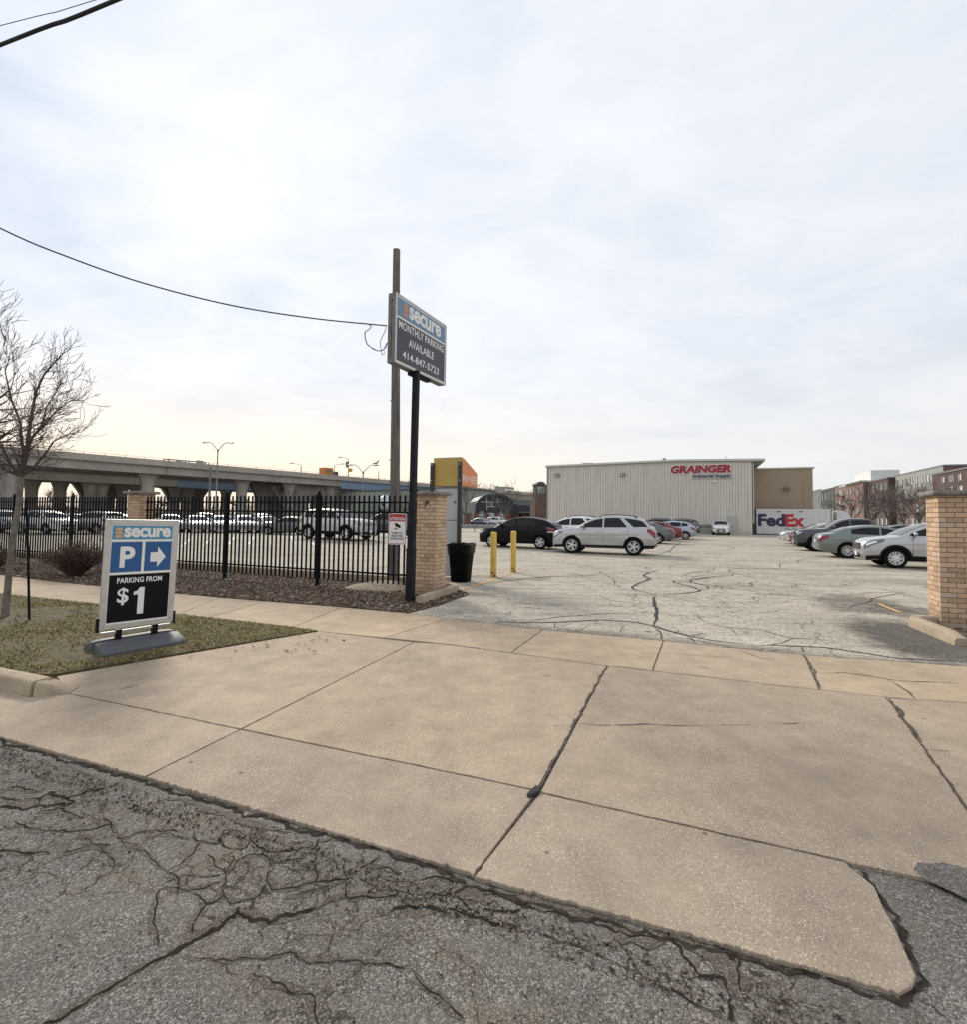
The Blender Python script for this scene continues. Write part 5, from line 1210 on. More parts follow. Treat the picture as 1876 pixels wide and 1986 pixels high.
CUV=Car(4.30,1.77,1.58,2.61,.87,.34,[(0,.70),(.07,.86),(.3,.96),(.9,1.03),(1.2,1.06),(3.0,1.12),(3.9,1.18),(4.15,1.14),(4.30,.95)],
  [(.95,1.02),(1.5,1.34),(2.0,1.53),(2.5,1.57),(3.0,1.55),(3.6,1.45),(3.95,1.30),(4.18,1.12)],[(1.30,2.15),(2.22,3.30,0,-.2)],clad=.20,rear=(3.66,4.02),wsh=(1.1,1.9),tl=(.50,.03,.64,.88),tlclear=True,under=.24)
CRV=Car(4.55,1.82,1.65,2.62,.93,.35,[(0,.74),(.07,.90),(.3,1.0),(.9,1.08),(1.25,1.11),(3.2,1.16),(4.2,1.2),(4.4,1.14),(4.55,.98)],
  [(1.0,1.07),(1.5,1.36),(2.05,1.58),(2.6,1.64),(3.3,1.62),(3.9,1.55),(4.25,1.42),(4.48,1.12)],[(1.36,2.28),(2.36,3.38,0,-.2),(3.50,4.15,-.2,-.15)],clad=.24,arch=True,rear=(4.0,4.36),wsh=(1.12,1.95),spokes=7,chrome=True,hl=(.06,.62,.64,.92),grille=(.62,.84,.45),under=.26)
BOXY=Car(4.42,1.82,1.65,2.64,.87,.355,[(0,.80),(.06,.98),(.25,1.05),(.9,1.10),(1.25,1.12),(3.2,1.15),(4.1,1.17),(4.32,1.12),(4.42,.95)],
  [(1.12,1.08),(1.55,1.40),(1.95,1.58),(2.5,1.64),(3.2,1.63),(3.95,1.58),(4.15,1.46),(4.32,1.12)],[(1.42,2.28),(2.36,3.25,0,-.12),(3.33,3.90,-.1,0)],clad=.24,arch=True,rails=(2.1,3.9),rear=(4.02,4.22),wsh=(1.22,1.86),hl=(.05,.42,.76,.93),grille=(.78,.93,.5),under=.28)
SED=Car(4.62,1.79,1.44,2.70,.93,.325,[(0,.62),(.07,.74),(.3,.83),(.9,.92),(1.3,.97),(3.2,1.0),(3.8,1.02),(4.3,1.02),(4.52,.97),(4.62,.80)],
  [(1.15,.93),(1.7,1.20),(2.1,1.37),(2.5,1.42),(2.9,1.42),(3.3,1.36),(3.7,1.21),(4.1,1.00)],[(1.58,2.42),(2.50,3.38)],kind='sedan',clad=0,rear=(3.36,3.98),wsh=(1.28,2.05),under=.17,tl=(.34,.02,.56,.88),grille=(.42,.60,.42),spokes=9)
SED2=Car(4.85,1.84,1.47,2.82,.97,.335,[(0,.64),(.07,.78),(.3,.86),(.9,.95),(1.3,1.0),(3.4,1.04),(4.0,1.07),(4.5,1.06),(4.75,1.01),(4.85,.82)],
  [(1.2,.97),(1.8,1.24),(2.25,1.40),(2.7,1.45),(3.1,1.44),(3.6,1.36),(4.0,1.22),(4.35,1.06)],[(1.66,2.52),(2.60,3.62)],kind='sedan',clad=0,rear=(3.68,4.22),wsh=(1.34,2.18),under=.18,tl=(.40,.02,.58,.90),spokes=14,grille=(.44,.62,.42))
HAT=Car(4.25,1.76,1.49,2.60,.85,.325,[(0,.64),(.07,.78),(.3,.88),(.9,.97),(1.2,1.0),(3.0,1.04),(3.9,1.08),(4.15,1.02),(4.25,.85)],
  [(.95,.96),(1.5,1.25),(2.0,1.43),(2.5,1.48),(3.1,1.45),(3.6,1.38),(3.9,1.26),(4.15,1.02)],[(1.35,2.2),(2.28,3.1),(3.16,3.62)],clad=0,rear=(3.68,4.02),wsh=(1.08,1.88),spokes=9,under=.18)
PICK=Car(5.42,1.90,1.80,3.24,.96,.39,[(0,.86),(.06,1.06),(.3,1.14),(.9,1.19),(1.4,1.22),(3.6,1.24),(3.75,1.26),(5.2,1.30),(5.36,1.26),(5.42,1.05)],
  [(1.35,1.18),(1.75,1.46),(2.1,1.68),(2.5,1.77),(3.1,1.78),(3.45,1.74),(3.6,1.60),(3.72,1.26)],[(1.62,2.44),(2.54,3.36)],clad=.20,arch=True,wsh=(1.46,2.06),rear=None,hl=(.05,.40,.72,.90),grille=(.74,1.02,.55),under=.30,bed=(3.8,5.3),tl=(.18,.02,.5,.95))
def shorten(c,L2):   # compress everything behind the front wheel
    k=(L2-1.0)/(c.L-1.0); f=lambda a: a if a<1 else 1+(a-1)*k
    c.top=[(f(a),z) for a,z in c.top]; c.gh=[(f(a),z) for a,z in c.gh]; c.splits=[(f(x[0]),f(x[1]))+tuple(x[2:]) for x in c.splits]
    c.wb=f(c.fo+c.wb)-c.fo; c.rear=tuple(f(a) for a in c.rear); c.wsh=tuple(f(a) for a in c.wsh); c.rails=tuple(f(a) for a in c.rails); c.L=L2
shorten(SUV,4.46)
for c in (SUV,CUV,CRV,BOXY,SED,SED2,HAT,PICK): c.make()
Lf=AV+math.pi; Rt=AV     # facing left / right along the street direction
def rear_at(px,Y,L): return XY(px,Y)-vv*(L/2)   # car facing left whose tail is at px
def nose_at(px,Y,L): return XY(px,Y)+vv*(L/2)   # car facing left whose nose is at px
put(SUV,'silver',XY(1173,23.9),Lf+R(2),'silver SUV with roof rails, nearest car left of the empty aisle',name='parked_suv',scale=1.03)
put(CUV,'black',XY(1011,27.0),Lf-R(2),'shiny black hatchback SUV parked behind the two yellow bollards',name='parked_suv')
put(SUV,'white',XY(1111,31.5),Lf,'white SUV half hidden between the black car and the silver SUV',name='parked_suv')
put(SED,'grey',rear_at(1309,34.3,4.62),Lf,'grey sedan with silver wheels right behind the silver SUV',name='parked_sedan')
put(SED,'red',rear_at(1324,39.0,4.62),Lf,'dark red sedan between the grey sedan and the dark SUV with roof rails',name='parked_sedan')
put(SUV,'charcoal',rear_at(1323,45.8,4.77),Lf,'dark SUV with bright roof rails showing above the red sedan',name='parked_suv')
put(HAT,'silverblue',rear_at(1351,42.0,4.25),Lf,'small silver blue hatchback past the red sedan',name='parked_car')
put(BOXY,'charcoal',rear_at(1358,52.0,4.42),Lf-R(25),'dark SUV parked by the guardrail beyond the silver blue hatchback',name='parked_suv')
put(CUV,'white',XY(1398.5,57),-math.pi/2-R(24)+R(0),'white SUV facing the viewer in front of the ribbed warehouse wall',name='parked_suv')
put(SED2,'lightsilver',nose_at(1513,37.0,4.85),Lf,'light silver sedan whose nose shows left of the dark pickup',name='parked_sedan')
put(HAT,'red',nose_at(1531,33.2,4.25),Lf,'red car almost hidden behind the front of the dark pickup')
put(PICK,'charcoal',nose_at(1539,28.8,5.42),Lf,'dark grey pickup truck with its headlight facing the aisle',name='pickup_truck',cat='pickup truck')
put(SED2,'green',XY(1581,24.0)+vv*2.42,Rt,'grey green sedan parked tail towards the aisle between the pickup and the silver SUV',name='parked_sedan')
put(CRV,'silver',XY(1718,18.9)+vv*1.38,Lf,'silver SUV with black arches next to the right brick pillar, nearest car on the right',name='parked_suv')
put(SED,'charcoal',XY(1738,39),Lf,'dark sedan roof behind the grey green sedan near the right pillar',name='parked_sedan')
put(HAT,'white',XY(1772,43.5),Lf,'white hatchback roof far back near the right pillar')
# left part of the lot, behind the fence
put(BOXY,'silver',XY(655,29.3),Rt-R(4),'silver compact SUV parked alone behind the fence in front of the white cars',name='parked_suv',scale=1.03)
put(BOXY,'slate',XY(752,34.5),Lf+R(8),'dark blue SUV partly hidden behind the ATTENTION notice',name='parked_suv')
put(SED,'grey',XY(563,41),Lf+R(10),'dark grey sedan behind the silver compact SUV',name='parked_sedan')
H1=math.atan2(-.80,.60)
put(SED,'white',XY(517,45.5),H1+R(14),'white sedan rightmost of the white cars lined up behind the guardrail',name='parked_sedan')
put(HAT,'offwhite',XY(474,45),H1,'white hatchback second from the right in the line behind the guardrail')
put(SED2,'white',XY(431,45),H1-R(3),'white sedan in the middle of the line behind the guardrail',name='parked_sedan')
put(SED,'offwhite',XY(382,44.5),H1+R(2),'white sedan second from the left in the line behind the guardrail',name='parked_sedan')
put(HAT,'lightsilver',XY(330,44),H1,'pale silver hatchback just right of the far brick pillar')
put(SUV,'white',XY(509,53),H1+R(10),'white SUV in the row farther back above the white sedans',name='parked_suv')
put(SUV,'offwhite',XY(398,54),H1,'white SUV in the row farther back, left of the other one',name='parked_suv')
put(SUV,'white',XY(92,37),Rt+R(4),'white SUV behind the young tree with its front facing right',name='parked_suv')
put(SUV,'lightsilver',XY(3,38.5),Rt+R(4),'silver white SUV at the left edge behind the fence',name='parked_suv')
put(SED,'offwhite',XY(142,44),Rt-R(20),'white sedan behind the white SUV near the young tree',name='parked_sedan')
put(BOXY,'silver',XY(186,38.5),Rt+R(185),'silver and black SUV left of the far brick pillar',name='parked_suv')
put(HAT,'charcoal',XY(232,44),Rt,'dark hatchback beside the far brick pillar')
put(SED2,'navy',XY(937,79),Lf+R(150),'dark blue sedan behind the guardrail, seen left of the black SUV',name='parked_sedan')
put(SUV,'lightsilver',XY(968,87),Lf+R(160),'silver white SUV behind the dark blue sedan',name='parked_suv')
# guardrails
def guard(a,b,label,n=None,z0=.42,z1=.74):
    d=(b-a); L_=d.length; an=math.atan2(d.y,d.x); t=thing('guardrail',a,an,label,'guardrail','guardrails in the parking lot'); m=MB()
    pr=[(0,z0),(-.05,z0+.04),(-.05,z0+.10),(0,z0+.14),(0,z0+.18),(-.05,z0+.22),(-.05,z0+.28),(0,z1)]
    m.grid([[(x,y,z) for y,z in pr] for x in (0,L_)]); m.grid([[(x,y+.012,z) for y,z in pr] for x in (0,L_)]); m.build('rail',M_galv,t)
    k=n or max(2,int(L_/2.2))
    for i in range(k+1):
        q=MB(); x=.1+(L_-.2)*i/k; q.box(x-.06,x+.06,.02,.14,-.2,z1); q.build('post',M_galv,t)
M_galv=simple('galvanised_steel',(.25,.255,.25),.6,.3,var=.25,vs=3)
guard(XY(-60,33.5),XY(262,40.5),'long grey guardrail in front of the white SUVs at the left',n=7)
guard(XY(290,39.5),XY(566,41.5),'grey guardrail in front of the line of white cars behind the fence',n=7)
guard(XY(880,56),XY(1000,56.5),'grey guardrail between the brick pillar and the black SUV',n=3,z0=.35,z1=.80)
guard(ST(-4.8,65.2),ST(2.2,65.2),'double guardrail along the foot of the ribbed warehouse wall',n=4,z0=.75,z1=1.1)
# ================================================================ buildings and background
def bpart(name,mat,parent,boxes,**k):
    m=MB()
    for b in boxes: m.box(*b)
    return m.build(name,mat,parent,**k)
# ribbed warehouse (frame: origin at right front corner, +x = vv, +y = uv)
O=XY(1459,58.4); t=thing('warehouse',O,AV,'pale ribbed metal warehouse with red GRAINGER lettering at the far end of the lot','warehouse')
WL=23.9; h1,h2,hr=8.45,8.25,8.75; dpt=30
N=NT('ribbed_cladding'); vst=N.new('ShaderNodeMapping',{'Vector':N.co.outputs['Object'],'Scale':(2.2,2.2,.12)}).outputs[0]
cr_=N.ramp(N.noise(1.5,6,.7,vec=vst),[(.3,(.50,.47,.41)),(.5,(.62,.585,.52)),(.7,(.66,.625,.56))]); szw=N.new('ShaderNodeSeparateXYZ',{0:N.co.outputs['Object']}).outputs[2]
cr_=N.mix(N.ramp(N.math('ADD',szw,N.math('MULTIPLY',N.noise(1.2,5,.7),1.2)),[(.5,.45),(1.0,0.0)]),cr_,(.33,.29,.24)); N.col(cr_); N.p.inputs['Roughness'].default_value=.6; M_rib=N.m; M_trim=simple('warehouse_trim',(.42,.40,.36),.6,var=.06); M_roofm=simple('roof_metal',(.35,.33,.31),.6,var=.1)
def rz(x): return h1+(hr-h1)*(x+WL)/(WL-8) if x<-8 else hr+(h2+.35-hr)*(x+8)/8
m=MB(); pts=[(-WL,-.05),(0,-.05),(0,rz(0)-.2),(-8,rz(-8)-.2),(-WL,rz(-WL)-.2)]
m.xprism(pts,0,dpt)
n=int(WL/.305)
rr=random.Random(2)
for i in range(n):
    x=-WL+.15+i*WL/n; w_=.030 ; m.box(x-w_,x+w_,-.045,.0,.0,rz(x)-.25)
m.build('wall',[M_rib],t)
m=MB()
for i in range(n):
    x=-WL+.15+i*WL/n+.052; m.box(x-.018,x+.018,-.012,-.002,.0,rz(x)-.25)
m.build('rib_shade_joints',simple('rib_shade_joint',(.30,.275,.235),.8,var=.5,vs=.6),t)  # panel seams plus rib shading, put into the colour of thin dark strips
m=MB(); rp=[(-WL-.15,rz(-WL)-.25),(-8,rz(-8)-.25),(1.35,h2+.05),(1.35,h2+.32),(-8,rz(-8)+.0),(-WL-.15,rz(-WL))]
m.xprism(rp,-.22,dpt); m.build('roof',M_roofm,t)
m=MB(); rp=[(-WL-.17,rz(-WL)-.2),(-8,rz(-8)-.2),(1.37,h2+.10),(1.37,h2+.34),(-8,rz(-8)+.02),(-WL-.17,rz(-WL)+.02)]; m.xprism(rp,-.30,-.222); m.build('gutter',simple('gutter_trim',(.56,.54,.49),.5,var=.05),t)
bpart('downpipe',M_trim,t,[(.12,.24,-.05,.07,1.3,h2-.2)])
bpart('corner_trim',M_rib,t,[(-.12,.03,-.06,-.046,0,h2)]); bpart('corner_trim',simple('trim_dark',(.22,.2,.18),.7,var=.1),t,[(-WL-.03,-WL+.14,-.06,-.046,0,h1-.2)])  # left corner trim has a darker tone than the right
for x,z in ((-WL+1.4,7.0),(-14.2,6.9)):
    l=bpart('wall_light',simple('lamp_box',(.16,.13,.10),.6,var=.2),t,[(x-.3,x+.3,-.36,-.05,z,z+.33)]); bpart('lens',M_pan,l,[(x-.24,x+.24,-.375,-.361,z+.04,z+.16)])
bpart('camera',M_wht,t,[(-4.05,-3.75,-.3,-.05,6.0,6.14)])
bpart('vent_cap',M_roofm,t,[(-WL+4.2,-WL+5.6,2,3,rz(-WL+5),rz(-WL+5)+.35)]); bpart('vent_cap',M_roofm,t,[(-9.6,-9.2,1,1.4,hr-.1,hr+.35)]); bpart('antenna',M_dk,t,[(-2.6,-2.54,1,1.06,8.3,9.1)])
bpart('base_wall',simple('concrete_base',(.30,.28,.25),.9,var=.2),t,[(-11,-2.6,-1.2,-.8,-.05,.7)])
bpart('end_door',M_trim,t,[(-2.5,-1.5,-.07,-.047,0,2.1)])
gl=MB(); x0,x1=-8.65,-2.0
text(gl,'GRAINGER',x0-.12,6.98,x1+.12,8.14,-.10,bold=.085,shear=.12); sg_=gl.build('sign_outline',M_wht,t)
gl=MB(); text(gl,'GRAINGER',x0,7.08,x1,8.04,-.15,bold=.055,shear=.12)
sg_=gl.build('sign_letters',simple('grainger_red',(.30,.02,.03),.5,var=.1),t)
bpart('sign_board',simple('sign_grey',(.36,.37,.36),.5,var=.05),t,[(-6.2,-2.05,-.12,-.05,6.42,6.95)])
gl=MB(); text(gl,'Industrial Supply',-6.1,6.46,-2.15,6.90,-.13,bold=.025); gl.build('sign_letters',M_blk,t)
# tan block
O2=XY(1462,64.5); t=thing('tan_building',O2,AV,'plain tan block building standing behind the white freight trailer','building')
M_tan=simple('tan_block',(.33,.255,.18),.85,var=.06,vs=.6); zt_=(1011.8-911)/1000*64.5*.985+1.6
bpart('wall',M_tan,t,[(0,6.4,0,20,-.05,zt_)]); bpart('coping',simple('pale_coping',(.50,.46,.40),.7,var=.1),t,[(-.1,6.6,-.15,20,zt_+.001,zt_+.16)])
bpart('wall_light',simple('lamp_box',(.16,.13,.10),.6),t,[(3.3,3.95,-.3,-.002,zt_-2.65,zt_-2.3)]); bpart('corner_panel',simple('tan_panel',(.305,.235,.165),.85,var=.05),t,[(5.4,6.39,-.06,-.002,0,zt_-1.6)])
bpart('camera',M_wht,t,[(5.6,5.85,-.3,-.061,2.9,3.05)])
# freight trailer and cab in the dock
O3=XY(1468,61.2); ta=-R(20); t=thing('freight_trailer',O3,ta,'long white freight trailer with purple and red FedEx lettering','trailer')
M_tr=simple('trailer_white',(.62,.62,.60),.45,var=.06,vs=.6)
TL=7.5
bpart('box',M_tr,t,[(0,TL,0,2.5,.02,2.96)])
m=MB()
for i in range(1,12): m.box(i*.64-.008,i*.64+.008,-.012,-.001,.12,2.86)
m.build('panel_seam',simple('seam_grey',(.42,.42,.41),.5),t)
bpart('trim_rail',simple('rail_pale',(.70,.70,.69),.4,.3),t,[(-.02,TL+.02,-.03,-.001,2.86,2.98)]); bpart('bottom_rail',simple('rail_grey',(.25,.25,.25),.5),t,[(-.02,TL+.02,-.03,-.001,.0,.11)])
bpart('rear_door_frame',M_dk,t,[(-.5,-.02,.05,2.45,-.02,3.05)]); bpart('dock_seal',simple('dock_seal',(.02,.02,.025),.8),t,[(-.95,-.51,-.1,2.6,-.1,3.1)])
for x in (2.3,4.6): bpart('marker_light',M_dk,t,[(x-.2,x-.03,-.045,-.031,2.66,2.76),(x+.03,x+.2,-.045,-.031,2.66,2.76)])
gl=MB(); text(gl,'Fed',.15,.95,2.98,2.42,-.022,bold=.045); gl.build('lettering',simple('fed_purple',(.035,.02,.07),.5,var=.05),t)
gl=MB(); text(gl,'Ex',2.96,.95,4.98,2.42,-.024,bold=.045); gl.build('lettering',simple('ex_red',(.48,.03,.03),.5,var=.05),t)
gl=MB(); text(gl,'Freight',3.0,.42,4.25,.82,-.024,bold=.0); gl.build('lettering',simple('freight_grey',(.14,.14,.15),.5,var=.05),t)
gp_=bpart('landing_gear',M_dk,t,[(TL-2.3,TL-2.1,.1,.3,-1.1,.0),(TL-2.3,TL-2.1,2.2,2.4,-1.1,.0)])
for x in (1.0,2.25):
    for y in (.28,2.22):
        m=MB(); m.lathe([(0,-.24),(.5,-.24),(.52,-.2),(.52,.2),(.5,.24),(0,.24)],(x,y,-.6),20,axis='y'); m.build('wheel',M_tyre,t)
t=thing('truck_cab',XY(1625,61.5),ta,'white truck cab with a curved roof fairing at the right end of the freight trailer','truck')
m=MB(); prof=[(-.1,-.3),(-.1,2.75),(.25,2.95),(.75,2.85),(1.15,2.5),(1.45,2.0),(1.55,1.55),(1.75,.85),(2.9,.65),(3.0,-.3)]
m.xprism(prof,.0,2.4); m.build('cab_body',M_tr,t,bevel=.06,smooth=40)
m=MB(); m.xprism([(1.48,1.75),(1.58,1.55),(1.74,.95),(1.70,.93),(1.52,1.5),(1.42,1.72)],.15,2.25); m.v=[v+Vector((.03,0,.0)) for v in m.v]; m.build('windshield',M_glass,t)
m=MB(); m.xprism([(.55,.95),(.55,1.6),(1.35,1.6),(1.55,.95)],-.012,-.001); m.build('side_window',M_glass,t)
bpart('exhaust',M_chrome,t,[(-.55,-.42,.1,.23,.3,2.8)]); bpart('bumper',M_chrome,t,[(3.001,3.1,.05,2.35,-.75,-.3)])
m=MB()
for x,y in ((.2,.2),(.2,2.2),(2.3,.2),(2.3,2.2)): 
    w_=MB(); w_.lathe([(0,-.16),(.48,-.16),(.5,-.12),(.5,.12),(.48,.16),(0,.16)],(x,y,-.62),18,axis='y'); w_.build('wheel',M_tyre,t)
# pale green shed left
def bldg(name,px0,px1,Y0,Y1,ptop,depth,label,mat,cat='building'):
    a=XY(px0,Y0); b=XY(px1,Y1); an=math.atan2(b.y-a.y,b.x-a.x); L_=(b-a).length
    t=thing(name,a,an,label,cat); return t,L_
def zof(px,py,Y): return D(px,py,Y).z
M_pg=simple('pale_green_metal',(.265,.30,.245),.7,var=.08,vs=.2)
t,L_=bldg('green_warehouse',690,962,126,148,0,30,'pale green metal warehouse beyond the lot, behind the wooden pole','','warehouse')
za=zof(690,954,126); zm_=zof(868,946.5,139); zc_=zof(936,952,146); ze=zof(962,955,148)
m=MB(); m.xprism([(0,-.05),(L_,-.05),(L_,ze),(L_*.90,zc_),(L_*.66,zm_),(L_*.2,za+.55),(0,za)],0,22)
for i in range(30): x=(i+.5)*L_/30; m.box(x-.04,x+.04,-.06,-.0,0,za)
m.build('wall',M_pg,t); m=MB(); m.xprism([(-.1,za),(L_*.2,za+.56),(L_*.66,zm_+.01),(L_*.9,zc_+.01),(L_+.1,ze+.01),(L_+.1,ze+.3),(L_*.9,zc_+.35),(L_*.66,zm_+.35),(L_*.2,za+.9),(-.1,za+.35)],-.25,22); m.build('roof',simple('dark_green_roof',(.07,.09,.08),.7,var=.1),t)
t_=thing('storage_tank',XY(747,122),0,'round white tank end standing in front of the green warehouse','tank'); m=MB(); m.lathe([(0,-1.6),(1.2,-1.4),(1.7,-.8),(1.9,0),(1.9,4.5),(0,4.5)],(0,0,4.6),20,axis='y'); m.build('shell',simple('tank_white',(.55,.57,.56),.5,var=.05),t_,smooth=50)
bpart('stand',M_dk,t_,[(-1.5,-1.3,-.5,3.5,-.05,3.4),(1.3,1.5,-.5,3.5,-.05,3.4)]); m=MB(); m.lathe([(0,-1.62),(.35,-1.60),(.4,-1.55)],(-.3,0,4.2),10,axis='y'); m.build('valve',M_dk,t_)
# dark shopfront building with arched gable
M_dkb=simple('dark_facade',(.040,.042,.047),.7,var=.25,vs=.4); M_brk=simple('red_brick_far',(.20,.085,.06),.9,var=.25,vs=.8); M_win=simple('far_glass',(.06,.07,.08),.15,var=.3,vs=.3,spec=.8); M_wf=simple('far_white_trim',(.55,.55,.54),.6,var=.05)
t,L_=bldg('shop_building',878,1073,112,116,0,0,'dark shop building with an arched glass gable and red brick piers','','shop')
ex=L_/195.0     # metres per image column along the front
def X2(px): return (px-878)*ex
def Z2(py): return zof(960,py,114)
zs=Z2(977); zb_=-.05
m=MB(); m.box(X2(921),X2(1000),0,14,zb_,zs); n=14; cx=X2(959); r_=X2(992)-cx
arch=[(X2(992)-.0,zs)]+[(cx+r_*math.cos(a),zs+(Z2(961.5)-zs)*math.sin(a)) for a in [math.pi*i/n for i in range(n+1)]][1:-1]+[(X2(926),zs)]
m.xprism(arch,.05,14); m.build('wall',M_dkb,t)
m=MB(); ar2=[(cx+(r_+.35)*math.cos(a),zs+(Z2(961.5)-zs+.45)*math.sin(a)) for a in [math.pi*i/n for i in range(n+1)]]; ar1=[(cx+(r_-.1)*math.cos(a),zs+(Z2(961.5)-zs-.1)*math.sin(a)) for a in [math.pi*i/n for i in range(n+1)]]
m.grid([[(x,-.25,z) for x,z in ar1],[(x,-.25,z) for x,z in ar2],[(x,10,z) for x,z in ar2]]); m.build('arch_roof',M_dk,t)
def line2(px0,py0,px1,py1,w=.14): 
    return (min(X2(px0),X2(px1))-(w/2 if px0==px1 else 0),max(X2(px0),X2(px1))+(w/2 if px0==px1 else 0),-.12,-.03,min(Z2(py0),Z2(py1))-(w/2 if py0==py1 else 0),max(Z2(py0),Z2(py1))+(w/2 if py0==py1 else 0))
bpart('gable_mullions',M_wf,t,[line2(930,974,968,974),line2(943,967,943,973.5),line2(963,967,963,973.5),line2(943.5,974.6,943.5,990),line2(950,974.6,950,982),line2(954,974.6,954,982),line2(944.5,983,960,983)])
for px0,px1,arc_ in ((926.5,940.5,1),(966,978,1)):
    z1_=Z2(993); x0_,x1_=X2(px0),X2(px1); m=MB(); pts=[(x0_,0),(x1_,0)]+[((x0_+x1_)/2+(x1_-x0_)/2*math.cos(a),Z2(997)+(Z2(991)-Z2(997))*math.sin(a)) for a in [math.pi*i/8 for i in range(9)]]
    m.xprism(pts,-.06,-.01); wn=m.build('arched_window',M_win,t); bpart('mullion',M_wf,wn,[(x0_,x1_,-.12,-.061,Z2(1003)-.07,Z2(1003)+.07),((x0_+x1_)/2-.3,(x0_+x1_)/2-.2,-.12,-.061,0,Z2(992)),((x0_+x1_)/2+.2,(x0_+x1_)/2+.3,-.12,-.061,Z2(1003)+.08,Z2(992)),(x0_,x0_+(x1_-x0_)*.8,-.13,-.121,Z2(1000),Z2(997.5))])
d=bpart('door',M_win,t,[(X2(944),X2(957),-.08,-.01,0,Z2(996))]); bpart('door_frame',M_wf,d,[(X2(943.5),X2(957.5),-.14,-.081,Z2(997.5),Z2(995))]+[(X2(p)-.13,X2(p)+.13,-.14,-.081,0,Z2(997.6)) for p in (944.3,950.5,956.6,947.6,953.6)])
for px in (918.5,940.6,960.5,981.5,999,1010,1026): bpart('brick_pier',M_brk,t,[(X2(px),X2(px)+(.85 if px<1000 else 1.6),-.25,-.0 if px<1000 else .4,0,Z2(996))])
m=MB(); m.box(X2(1000.2),X2(1073),.5,14,zb_,Z2(979)); m.build('side_wing',M_dkb,t)
bpart('canopy',M_dk,t,[(X2(1000.5),X2(1073),-1.5,.49,Z2(995.5),Z2(993.5))]); bpart('canopy_edge',simple('canopy_pale',(.24,.26,.27),.6),t,[(X2(1000.5),X2(1073),-1.56,-1.501,Z2(993.2),Z2(992.2))])
bpart('wing_roof',simple('green_grey_roof',(.15,.17,.165),.7,var=.1),t,[(X2(984),X2(1045),3,13,Z2(979),Z2(970.5))])
# left shop wing with white glazing
m=MB(); m.box(X2(878),X2(920.8),.3,12,zb_,Z2(981)); m.build('left_wing',M_pg,t)
wl=bpart('shop_window',M_win,t,[(X2(880),X2(918),.2,.29,0.2,Z2(995))]); bpart('mullion',M_wf,wl,[(X2(880),X2(918),.1,.199,Z2(1003)-.05,Z2(1003)+.06)]+[(X2(p)-.09,X2(p)+.09,.1,.199,.2,Z2(995)) for p in (881,887,893,898,904,910,916)])
for px in (899,905): bpart('brick_pier',M_brk,t,[(X2(px),X2(px)+.6,-.1,.09,0,Z2(996))])
# tower
M_brn=simple('tower_brick',(.145,.085,.068),.9,var=.2,vs=.8); M_lan=simple('lantern_grey',(.055,.06,.06),.6,var=.1)
tw,_=bldg('clock_tower',1040,1062,104,104.6,0,0,'brick tower with a glazed lantern and a rounded dark roof','','tower')
Z3=lambda py: zof(1050,py,104); w3=(1062-1040)/1000*104
bpart('shaft',M_brn,tw,[(0,w3,0,w3,-.05,Z3(958.5))]); bpart('base_block',M_brn,tw,[(-.3,w3+.3,-.3,w3+.3,-.05,Z3(976))])
bpart('lantern',M_lan,tw,[(.12,w3-.12,.12,w3-.12,Z3(958.4),Z3(940))]); bpart('cornice',M_lan,tw,[(-.02,w3+.02,-.02,w3+.02,Z3(941.5),Z3(939.2)),(0.02,.35,.0,.3,Z3(958.4),Z3(941.6)),(w3-.35,w3-.02,.0,.3,Z3(958.4),Z3(941.6))])
wn=bpart('lantern_window',simple('lantern_glass',(.42,.50,.47),.3,var=.15,vs=1),tw,[(.42,w3-.42,.08,.119,Z3(957),Z3(944))]); bpart('mullion',M_lan,wn,[(w3/2-.32,w3/2-.24,.02,.079,Z3(957),Z3(944)),(w3/2+.42,w3/2+.50,.02,.079,Z3(957),Z3(944)),(.42,w3-.42,.02,.079,Z3(950),Z3(949.3))])
m=MB(); rows=[(w3/2+(w3/2-.22)*math.cos(a),Z3(939)+(Z3(933.8)-Z3(939))*math.sin(a)) for a in [math.pi*i/10 for i in range(11)]]; m.xprism(rows,.2,w3-.2); m.build('domed_roof',M_lan,tw)
t,_=bldg('far_white_building',1062,1073,125,125,0,0,'pale far building squeezed between the tower and the ribbed warehouse','')
bpart('wall',simple('pale_grey_green',(.26,.28,.27),.8,var=.2,vs=.5),t,[(0,3.2,0,6,-.05,zof(1068,962,125))]); bpart('sign_ring',M_wf,t,[(.4,1.0,-.1,-.01,zof(1068,972,125),zof(1068,968.5,125)),(1.2,2.4,-.1,-.01,zof(1068,971.5,125),zof(1068,968.5,125))]); bpart('window',M_win,t,[(.2,2.6,-.08,-.01,zof(1068,986,125),zof(1068,981,125))])
